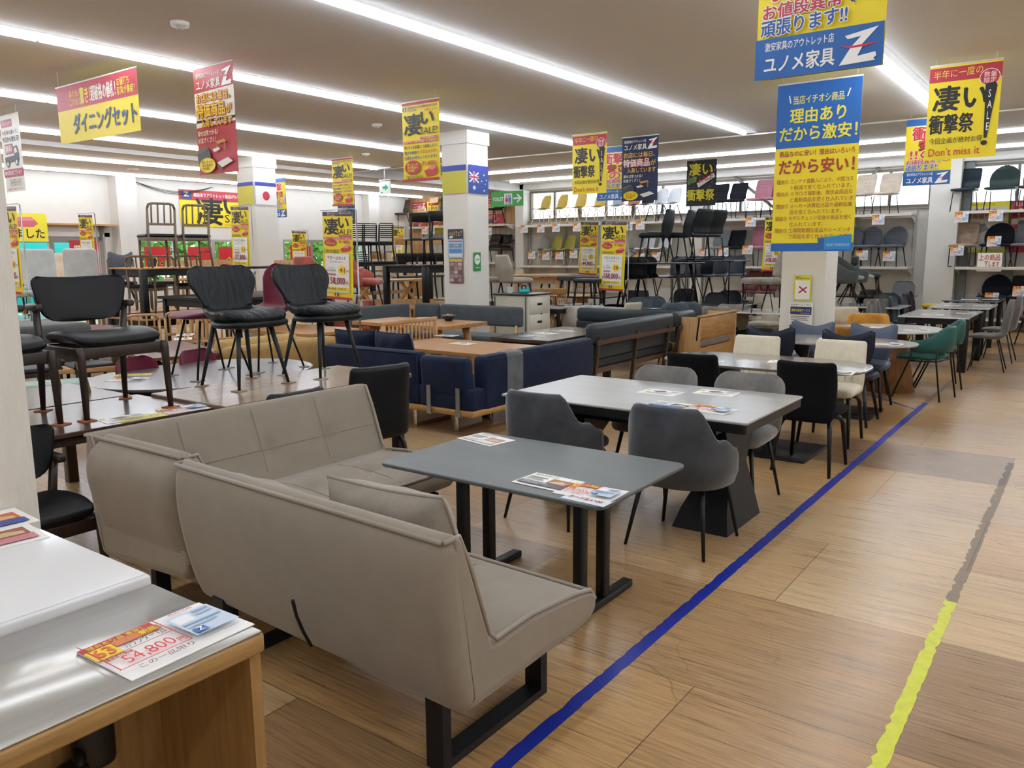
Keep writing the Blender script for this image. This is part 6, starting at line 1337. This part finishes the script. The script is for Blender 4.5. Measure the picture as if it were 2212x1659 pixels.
def els_deliver():
    return [('r', .03, .05, .6, .1, 'a8344a'), ('t', 'ご購入のお供も', .08, .07, .5, .05, 'f4f2ec', .01), ('t', '今日持ち帰って、', .06, .19, .84, .06, Kb, .015), ('t', '今日から使える！', .06, .27, .88, .075, Kb, .025), ('r', .16, .37, .4, .13, 'a8344a'), ('t', '無料', .19, .385, .34, .1, 'f4f2ec', .02), ('p', [(.12, .54), (.85, .52), (.85, .6), (.12, .62)], '2a2a2c'), ('p', [(.6, .42), (.78, .4), (.86, .52), (.62, .53)], '2a2a2c'), ('p', [(.64, .44), (.75, .425), (.79, .49), (.65, .5)], 'dfe3e4'), ('c', .25, .63, .08, .045, '1a1a1c'), ('c', .72, .62, .08, .045, '1a1a1c'), ('c', .25, .63, .05, .028, 'd8d8d6'), ('c', .72, .62, .05, .028, 'd8d8d6'), ('r', 0, .7, 1, .1, 'a8344a'), ('t', '無料貸出車ございます', .05, .72, .9, .06, 'f4f2ec', .015), ('t', '・軽トラ貸出しています\n・運転免許証が必要です\n・詳しくはスタッフまで', .25, .83, .65, .1, '3a3a3c', 0), ('t', 'お気軽にお尋ねください', .1, .95, .8, .03, 'a8344a', .01)]
def els_reason():
    e = [('r', 0, 0, 1, .375, Bb), ('t', '当店イチオシ商品', .2, .07, .6, .05, 'e6de7a', .015), ('p', [(.14, .065), (.155, .065), (.175, .11), (.16, .11)], 'e6e6da'), ('p', [(.86, .06), (.875, .06), (.845, .105), (.83, .105)], 'e6e6da'), ('t', '理由あり', .17, .145, .66, .085, 'e8dc48', .03), ('t', 'だから激安！', .05, .25, .92, .085, 'e8dc48', .03), ('t', '新品なのに安い！理由はいろいろ', .06, .392, .9, .035, '9c3c30', .015), ('t', 'だから安い！', .06, .445, .9, .085, 'a43a30', .035)]
    for k, (a, c) in enumerate((('理由① コンテナ直輸入により、中間コス', 'ト削減で安く仕入れています。'), ('理由② カタログ撮影後、展示会商品な', 'ど最新商品を安く仕入れています。'), ('理由③ メーカー決算処分品や過剰在庫', '品を安く仕入れています。'), ('理由④ モデルチェンジ前後の商品を安く', '仕入れています。'), ('理由⑤ 工場閑散期生産品やシーズンオ', 'フ商品を安く仕入れています。'))):
        y = .562+k*.074; e += [('t', a, .04, y, .92, .028, '9c4030', .01), ('t', c, .22, y+.037, .052*len(c), .028, '9c4030', .01)]
    return e+[('r', 0, .95, 1, .05, Bb), ('p', [(.58, .92), (.98, .9), (.98, .99), (.62, .99)], '2f86c8'), ('p', [(.58, .92), (.66, .925), (.66, .99), (.6, .99)], '1f5f98'), ('t', 'WELCOME TO THE FURNITURE OUTLET', .69, .955, .27, .015, 'dfe8f0', 0)]
def banner(label, X, Yl, zt, W, H, els, bg, zc=ZL, rail=True, curl=0.):
    t = thing('hanging_banner', label, 'banner', (X, Yl-W/2, zt), -90, 'hanging sale banners')
    sheet('printed_sheet', W, H, els, bg, .002, t)
    if rail: b = MB(); b.rbox((0, 0, .006), (W*1.01, .008, .016), .003, None, 1); b.build('rail', paint('rail_white', 'd6d3cb'), t)
    for s in (-1, 1): b = MB(); b.cyl((s*(W/2-.05), 0, .01), (s*(W/2-.05), 0, zc-zt), .0015, None, None, 5); b.build('string', flat('d8d8d4'), t)
    return t
banner('wide red and yellow banner with blue lettering high over the entrance side', 3.94, 8.31, 3.2, 1.45, .52, els_dining(), Yb)
banner('tall red banner with yellow lettering in front of the first column', 4.43, 6.78, 3.25, .585, .92, els_tokka(Rb, 'ecc93a', 'ecd03a'), Rb)
banner('yellow sale banner hanging beside the middle column', 6.79, 6.46, 3.25, .545, .85, els_sugoi(), Yb)
banner('small distant yellow sale banner above the tall sale stand', 9.85, 11.1, 3.25, .53, .80, els_sugoi(), Yb)
banner('yellow banner with red heading over the slant-legged table', 10.2, 6.35, 3.27, .565, .83, els_half(), Yb)
banner('yellow banner with blue foot squeezed between yellow and navy banners', 11.6, 6.74, 3.26, .62, .83, els_shock(), Yb)
banner('navy banner with orange lettering over the glass tables', 10.9, 5.92, 3.27, .59, .915, els_tokka(Nb, 'e0b04a', 'ece4ea'), Nb)
banner('black starry banner with yellow lettering in front of the high windows', 14.58, 6.53, 3.3, .59, .84, els_black(), '1d1e24', ZH)
banner('yellow and blue banner cut by the top edge above the long banner', 4.0, 1.445, 3.29, .575, .875, els_shock(), Yb)
banner('long blue over yellow banner covering the column beside the tape', 8.5, 2.835, 3.26, .815, 1.66, els_reason(), Yb)
banner('yellow banner with red heading over the aisle', 8.65, 1.465, 3.28, .585, .84, els_half(), Yb)
banner('yellow banner with blue foot half hidden over the aisle', 11.85, 2.24, 3.28, .555, .84, els_shock(), Yb)
banner('white banner with a delivery truck at the picture edge', 4.43, 10.8, 3.25, .50, .875, els_deliver(), 'e4e2dc')
banner('yellow banner with blue foot behind the first column', 11.5, 15.02, 3.25, .56, .83, els_shock(), Yb)
banner('navy banner far back below the small yellow banner', 13.4, 14.95, 3.25, .59, .915, els_tokka(Nb, 'e0b04a', 'ece4ea'), Nb, 3.35)
# floor stands ---------------------------------------------------------
def els_stand(pct, price, name, tax, old):
    return [('r', 0, 0, 1, .05, '4a3a44'), ('r', .03, .005, .09, .04, '24406e'), ('t', '理由ありアウトレット商品がもりだくさんで', .16, .006, .8, .02, 'f2efe4', .005), ('t', 'さらにお得！！', .16, .03, .3, .017, 'f2efe4', .005), ('t', '凄', .06, .075, .46, .18, Kb, .035), ('t', 'い', .54, .07, .34, .11, Kb, .05), ('t', 'SALE!', .48, .195, .48, .06, Kb, .005), ('r', .55, .262, .42, .02, 'c4485a'), ('r', .03, .287, .94, .02, 'c4485a'), ('t', '商品バイヤーが総力を集結！全て数量限定！', .05, .289, .9, .016, 'fbe9dc', .003),
            ('c', .27, .35, .21, .042, Rb), ('t', '欲しかった\nあの商品も大特価!!', .12, .325, .3, .045, 'f6e04a', .01), ('t', '早い者勝ち!', .55, .32, .4, .035, 'c04a30', .02), ('p', [(.6, .42), (.86, .37), (.96, .4), (.9, .44), (.66, .455)], 'c23a3a'), ('p', [(.7, .4), (.86, .355), (.94, .38), (.82, .41)], 'd98a80'), ('t', '驚きの安さ！', .05, .425, .5, .04, 'e8d428', .02, 0, '2a2a20'),
            ('r', .1, .475, .8, .445, 'efeee8'), ('t', name, .17, .5, .62, .045, '22222a', .015), ('t', '幅135×奥80×高65cm', .25, .56, .45, .016, '77757a', .003), ('c', .66, .66, .15, .058, 'f0da2a', 1), ('t', pct, .58, .632, .17, .056, 'a8302c', .03), ('t', '%OFF', .8, .655, .09, .018, '33333a', .005), ('t', old, .15, .655, .3, .026, '55555c', .003), ('t', 'メーカー希望価格', .15, .632, .25, .013, '77757a', 0), ('r', .17, .702, .28, .022, 'a04a52'), ('t', '特別御提供価格', .19, .705, .24, .015, 'f6ecec', .003), ('t', price, .2, .745, .56, .09, 'a01c3c', .025), ('t', '円', .79, .79, .08, .035, 'a01c3c', .02), ('t', '税\n抜', .13, .785, .045, .045, '22222a', .02), ('r', .13, .855, .74, .045, 'f0da2a'), ('t', '税込価格 '+tax+' 円', .2, .862, .6, .03, '7a4a1c', .012),
            ('r', .42, .925, .12, .035, '2a2a2c'), ('t', 'Z', .45, .93, .06, .026, 'ffffff', .03), ('r', 0, .97, 1, .03, Rb)]
def stand(label, X, Yl, zt, W, H, pct, price, name, tax, old, zb=0.):
    t = thing('sale_stand', label, 'sale stand', (X, Yl-W/2, zb), -90, 'floor stands with price banners'); z = zt-zb
    b = MB(); b.cyl((W/2+.025, .03, 0), (W/2+.025, .03, z+.03), .011, .009, None, 8); b.tube([(W/2+.025, .03, z+.01), (W/2+.02, .03, z+.035), (W/2-.02, .02, z+.045), (-W/2-.04, .01, z+.045)], .006, None, 8); b.rbox((W/2+.025, .03, z*.55), (.03, .03, .06), .008, None, 2); b.build('pole', STEEL, t)
    b = MB(); b.cyl((W/2+.025, .03, .0), (W/2+.025, .03, .018), .15, .14, None, 24); b.build('base', STEEL, t)
    o = sheet('price_banner', W, H, els_stand(pct, price, name, tax, old), Yb, .002, t); o.location = (0, 0, z+.02); o.rotation_euler = (0, R(2), 0); return t
stand('sale stand with a price banner beside the tan sofa', 6.3, 7.29, 2.06, .495, .985, '41', '158,000', 'サポー LDセット', '173,800', '297,000円')
stand('sale stand with a price banner in front of the first column', 8.5, 12.18, 2.40, .5, 1.08, '51', '57,800', 'サトーン ダイニング5点セット', '63,580', '118,000円')
stand('sale stand with a price banner near the panelled wall', 17.0, 16.73, 2.37, .5, 1.06, '62', '49,800', 'オーガ ダイニング5点セット', '54,780', '132,000円')
stand('sale stand with a price banner in front of the fan-back chairs', 14.6, 8.88, 2.21, .43, 1.08, '55', '44,800', 'ノーム ダイニング5点セット', '49,280', '110,000円')
stand('sale stand with a price banner beside the slim black stacked table', 11.9, 6.83, 2.09, .47, 1.14, '58', '168,000', 'クロエ LDセット', '184,800', '441,320円')
stand('sale stand with a price banner half behind the long blue and yellow banner', 16.4, 5.61, 2.26, .43, 1.08, '56', '108,000', 'ケリー LDセット', '118,800', '274,600円')
stand('sale stand with a price banner in front of the glass entrance doors', 7.0, 14.4, 2.29, .48, .9, '47', '39,800', 'コルト ダイニング5点セット', '43,780', '78,000円')
stand('sale stand with a price banner cut by the picture edge', 4.2, 10.55, 2.16, .5, 1.0, '48', '79,800', 'アルタ ダイニングセット', '87,780', '158,000円')
stand('sale stand with a price banner half hidden behind the first column', 12.2, 15.2, 2.12, .5, .95, '61', '29,800', 'リビングテーブル', '32,780', '76,000円')
# wall banners ---------------------------------------------------------
def onwall(name, label, cat, loc, rz, W, H, els, bg, T=.003):
    o = sheet(name, W, H, els, bg, T); o.location = loc; o.rotation_euler = (0, 0, R(rz)); return tag(o, label, cat)
onwall('wall_banner', 'wide yellow and red sale banner on the wall above the windows', 'banner', (12.46, 17.885, 3.17), 0, 2.75, .87, [('r', 0, 0, 1, .28, Rb), ('r', .02, .03, .1, .22, '24406e'), ('t', 'Z', .045, .06, .05, .12, 'ffffff', .03), ('t', '理由ありアウトレット商品がもりだくさんで さらにお得！！', .14, .07, .84, .11, 'f4efe6', .015), ('t', '凄', .16, .2, .26, .74, Kb, .035), ('t', 'い', .44, .22, .22, .4, Kb, .05), ('t', 'SALE!', .44, .64, .3, .22, Kb, .01), ('t', 'お気に入りがきっと見つかる', .44, .89, .34, .07, 'c8602c', .01), ('t', 'お見逃しなく', .76, .2, .2, .08, 'd88a2c', .01)], Yb)
onwall('wall_banner', 'yellow arrival banner above the entrance cabinet', 'banner', (7.0, 17.52, 2.47), 0, 1.75, .56, [('t', 'ダイニンと', .02, .1, .4, .3, 'b8402c', .03), ('t', '入荷', .28, .5, .24, .4, 'b8402c', .03), ('t', 'しました', .54, .55, .42, .32, Kb, .03), ('p', [(.52, .22), (.86, .2), (.9, .36), (.84, .48), (.54, .48), (.48, .36)], 'c8606a'), ('p', [(.56, .14), (.84, .12), (.86, .26), (.54, .28)], 'd8808a')], 'e8d82e')
for k, (x0, x1, z0, z1) in enumerate(((10.1, 10.75, 1.2, 1.82), (11.2, 11.85, 1.1, 1.82), (12.05, 12.8, 1.1, 1.82), (14.25, 14.95, 1.0, 1.85), (15.5, 16.1, 1.0, 1.85))):
    onwall('window_banner', 'red banner with black and yellow brush strokes in the shop window, %s from the entrance' % O[k], 'banner', ((x0+x1)/2, 17.86, z1), 0, x1-x0, z1-z0, [('p', [(.1, .9), (.15, .5), (.4, .35), (.5, .5), (.4, .85), (.25, .95)], 'e8c83a'), ('p', [(.13, .88), (.18, .52), (.38, .39), (.46, .5), (.37, .82), (.25, .91)], Kb), ('p', [(.55, .6), (.8, .5), (.85, .56), (.6, .7)], 'e8c83a'), ('p', [(.57, .61), (.79, .52), (.82, .55), (.6, .67)], Kb)], 'c8202a')
onwall('door_poster', 'red poster on the glass entrance door beside the sale stand', 'poster', (8.75, 17.86, 1.95), 0, .62, .95, [('t', '営業中', .15, .1, .7, .2, 'f4efe6', .02), ('r', .1, .4, .8, .03, 'e8c83a'), ('t', 'OPEN', .2, .5, .6, .15, 'f4efe6', .02)], 'c02a34')
onwall('wall_poster', 'red poster on the oak panelled wall behind the dark brown chairs', 'poster', (18.92, 17.38, 3.2), -90, .56, .9, els_tokka(Rb, 'ecc93a', 'ecd03a'), Rb)
onwall('wall_poster', 'yellow poster on the oak panelled wall beside the grey chair', 'poster', (18.92, 16.75, 3.2), -90, .62, .95, [('r', .1, .04, .7, .09, 'c8402c'), ('t', '当日持ち帰って\n今日から使える！', .06, .17, .88, .2, '2a2a20', .02), ('t', '無料', .2, .42, .4, .16, 'b3303c', .03), ('r', 0, .66, 1, .09, 'b3303c'), ('t', '軽トラ貸出あります', .08, .8, .8, .08, '2a2a20', .01)], Yb)
onwall('wall_poster', 'red furniture poster on the panelled wall under the green sign', 'poster', (18.92, 14.4, 3.22), -90, .6, .88, els_tokka(Rb, 'ecc93a', 'ecd03a'), Rb)
onwall('wall_poster', 'yellow news poster behind the wall shelf past the right pilaster', 'poster', (18.885, 2.0, 2.55), -90, .8, 1.0, [('r', .05, .02, .9, .06, 'e8d82e'), ('t', '激安家具のアウトレット店', .08, .03, .6, .04, Kb, .01), ('r', .04, .1, .92, .84, 'd9d6ce'), ('t', 'お得家具の\n情報盛り沢山！', .08, .13, .84, .2, 'a8402c', .02), ('p', [(.2, .5), (.5, .42), (.6, .55), (.3, .65)], '8a8a90'), ('r', .65, .45, .25, .3, 'b8b5ae')], 'e8d82e')
onwall('wall_poster', 'red and white poster behind the dark green round-backed chair', 'poster', (18.885, 1.15, 2.55), -90, .8, 1.0, [('t', '処分・お引越し', .05, .03, .8, .08, 'f4efe6', .015), ('t', 'にお任せ', .1, .14, .6, .08, 'f4efe6', .015), ('p', [(0, .35), (.5, .3), (1, .36), (1, .44), (0, .46)], 'd9d6ce'), ('r', .1, .55, .5, .25, 'd9d6ce'), ('p', [(.3, .6), (.9, .5), (.9, .9), (.4, .95)], 'b8b0a8')], 'b3303c')
# column flags and posters
def flag_panel(label, loc, rz, W, H, els, bg): return onwall('flag_panel', label, 'flag', loc, rz, W, H, els, bg)
flag_panel('Japanese flag panel with a red disc on the first column', (9.45, 12.445, 2.91), 0, .46, .40, [('r', 0, 0, 1, .17, '3540a0'), ('c', .5, .6, .17, .2, 'c23040')], 'e8e8e6')
flag_panel('blue and yellow panel on the first column', (9.195, 12.7, 2.91), -90, .46, .40, [('r', 0, 0, 1, .17, '3540a0'), ('r', 0, .17, 1, .83, 'c9be34')], 'e8e8e6')
def star(x, y, r, c='f0f0f0', sx=1.): return ('p', [(x+sx*r*(1 if i % 2 == 0 else .45)*math.sin(i*math.pi/7), y-r*(1 if i % 2 == 0 else .45)*math.cos(i*math.pi/7)) for i in range(14)], c)
flag_panel('Australian flag panel on the middle column', (9.45, 7.495, 2.87), 0, .46, .40, [('r', 0, 0, 1, .2, '3a48b0'), ('p', [(.02, .24), (.06, .24), (.5, .58), (.5, .62), (.46, .62), (.02, .28)], 'f0f0f0'), ('p', [(.46, .24), (.5, .24), (.5, .28), (.06, .62), (.02, .62), (.02, .58)], 'f0f0f0'), ('r', .21, .22, .1, .4, 'f0f0f0'), ('r', .02, .38, .48, .09, 'f0f0f0'), ('r', .235, .22, .05, .4, 'b8304a'), ('r', .02, .4, .48, .05, 'b8304a'), star(.26, .8, .1), star(.76, .32, .045), star(.64, .55, .04), star(.88, .5, .04), star(.76, .88, .05), star(.82, .64, .025)], '34509c')
flag_panel('blue and yellow panel on the middle column', (9.195, 7.75, 2.87), -90, .46, .40, [('r', 0, 0, 1, .2, '3540a0'), ('r', 0, .2, 1, .8, 'c2b834')], 'e8e8e6')
onwall('column_poster', 'dark blue bed fair poster on the middle column', 'poster', (9.195, 7.745, 1.96), -90, .29, .42, [('r', 0, .34, 1, .66, 'a9c0d6'), ('r', .06, .4, .88, .04, 'd8544a'), ('t', 'ベッドフェア', .08, .09, .86, .17, 'e8b83a', .02, .03), ('p', [(.08, .26), (.3, .22), (.36, .28), (.14, .32)], 'e8e6e0'), ('r', .08, .5, .84, .14, '5f94c4'), ('r', .08, .68, .84, .14, '4f88bc'), ('t', '掛布団', .4, .52, .3, .08, 'e8c83a', .02), ('r', .08, .86, .84, .1, 'dfe3e6')], '28304a')
onwall('column_poster', 'crowded brown price leaflet poster low on the middle column', 'poster', (9.195, 7.74, 1.53), -90, .26, .36, [('r', .04, .02, .92, .1, 'd8b04a')]+[('r', .05+.3*(k % 3), .16+.16*(k//3), .27, .13, ('b08a84', '8a7a78', 'c4b4ac', '6a5a60', 'a48c80')[k % 5]) for k in range(15)], '70585a')
onwall('column_poster', 'green poster with a white speech bubble on the middle column', 'poster', (9.39, 7.495, 1.62), 0, .17, .27, [('c', .5, .38, .4, .27, 'e4ecdf'), ('p', [(.4, .6), (.6, .6), (.5, .72)], 'e4ecdf'), ('t', 'LINE', .2, .32, .6, .11, '3a9a4a', .03), ('r', .25, .8, .5, .05, 'b8d0a8')], '2f8a44')
onwall('column_poster', 'yellow bordered notice with a red cross on the column beside the tape', 'poster', (9.195, 2.695, 1.335), -90, .19, .28, [('t', '商品の上で\nとんだりはねたりしないでね', .08, .03, .8, .12, '6a5a1c', .015), ('r', .08, .2, .84, .75, 'efeee8'), ('p', [(.28, .46), (.34, .42), (.76, .66), (.7, .7)], 'a02a34'), ('p', [(.72, .44), (.78, .48), (.32, .72), (.26, .68)], 'a02a34')], 'd8d03a')
onwall('column_poster', 'white delivery service notice low on the column beside the tape', 'poster', (9.195, 2.70, 1.03), -90, .26, .40, [('t', '配送設置サービス（有料）', .06, .03, .84, .05, '2a2a30', .01), ('r', .05, .11, .9, .22, '2a3a6a'), ('t', '家具の配送サービス', .1, .17, .78, .08, 'e8d83a', .015), ('t', 'を行っております。', .5, .27, .4, .04, 'f0f0f0', .005), ('r', .08, .37, .8, .02, '8a5a5a'), ('r', .08, .42, .7, .02, '8a8a8a'), ('r', .08, .47, .75, .02, '8a8a8a'), ('t', '千葉県内', .06, .54, .3, .05, '2a2a30', .01), ('r', .05, .62, .3, .09, '26262a'), ('t', '2,000', .08, .64, .22, .05, 'e8d83a', .01), ('r', .05, .74, .3, .09, '26262a'), ('t', '3,000', .08, .76, .22, .05, 'e8d83a', .01), ('r', .05, .86, .3, .09, '26262a'), ('t', '5,000', .08, .88, .22, .05, 'e8d83a', .01)], 'ecebe6')
# hanging signs
t = thing('hanging_sign', 'green restroom sign with a white arrow hanging in the raised bay', 'sign', (13.0, 9.6, 2.81), -90)
MEN = [('c', .485, .32, .022, .055, 'c0405a'), ('p', [(.455, .42), (.515, .42), (.535, .68), (.435, .68)], 'c0405a'), ('r', .465, .68, .015, .16, 'c0405a'), ('r', .49, .68, .015, .16, 'c0405a'), ('c', .595, .32, .022, .055, '2f62b8'), ('r', .565, .42, .06, .24, '2f62b8'), ('r', .572, .66, .02, .18, '2f62b8'), ('r', .598, .66, .02, .18, '2f62b8')]
sheet('sign_panel', .78, .29, [('t', 'TOILET', .04, .38, .34, .24, 'f0f4ee', .04), ('r', .41, .16, .25, .7, 'f0f0f0'), ('r', .532, .22, .016, .58, '2a3a6a')]+MEN+[('r', .7, .44, .2, .12, 'f0f4ee'), ('p', [(.83, .2), (.97, .5), (.83, .8), (.80, .72), (.9, .5), (.80, .28)], 'f0f4ee')], '3fa648', .006, t)
for s in (-1, 1): b = MB(); b.cyl((s*.3, 0, 0), (s*.3, 0, ZH-2.81), .0015, None, None, 5); b.build('string', flat('d8d8d4'), t)
t = thing('exit_sign', 'small white exit sign with a green arrow on a ceiling pole', 'sign', (12.0, 11.95, 3.07), -90)
sheet('sign_panel', .3, .25, [('p', [(.3, .4), (.55, .4), (.55, .22), (.85, .5), (.55, .78), (.55, .6), (.3, .6)], '2fa46a'), ('r', .12, .84, .2, .1, '2fa46a')], 'e9f2ee', .03, t)
b = MB(); b.rbox((0, .0, .02), (.32, .05, .03), .006, None, 1); b.cyl((0, 0, .03), (0, 0, ZL-3.07), .012, None, None, 8); b.rbox((-.1, 0, ZL-3.07-.02), (.6, .07, .035), .008, None, 1); b.build('pole', TRM, t)
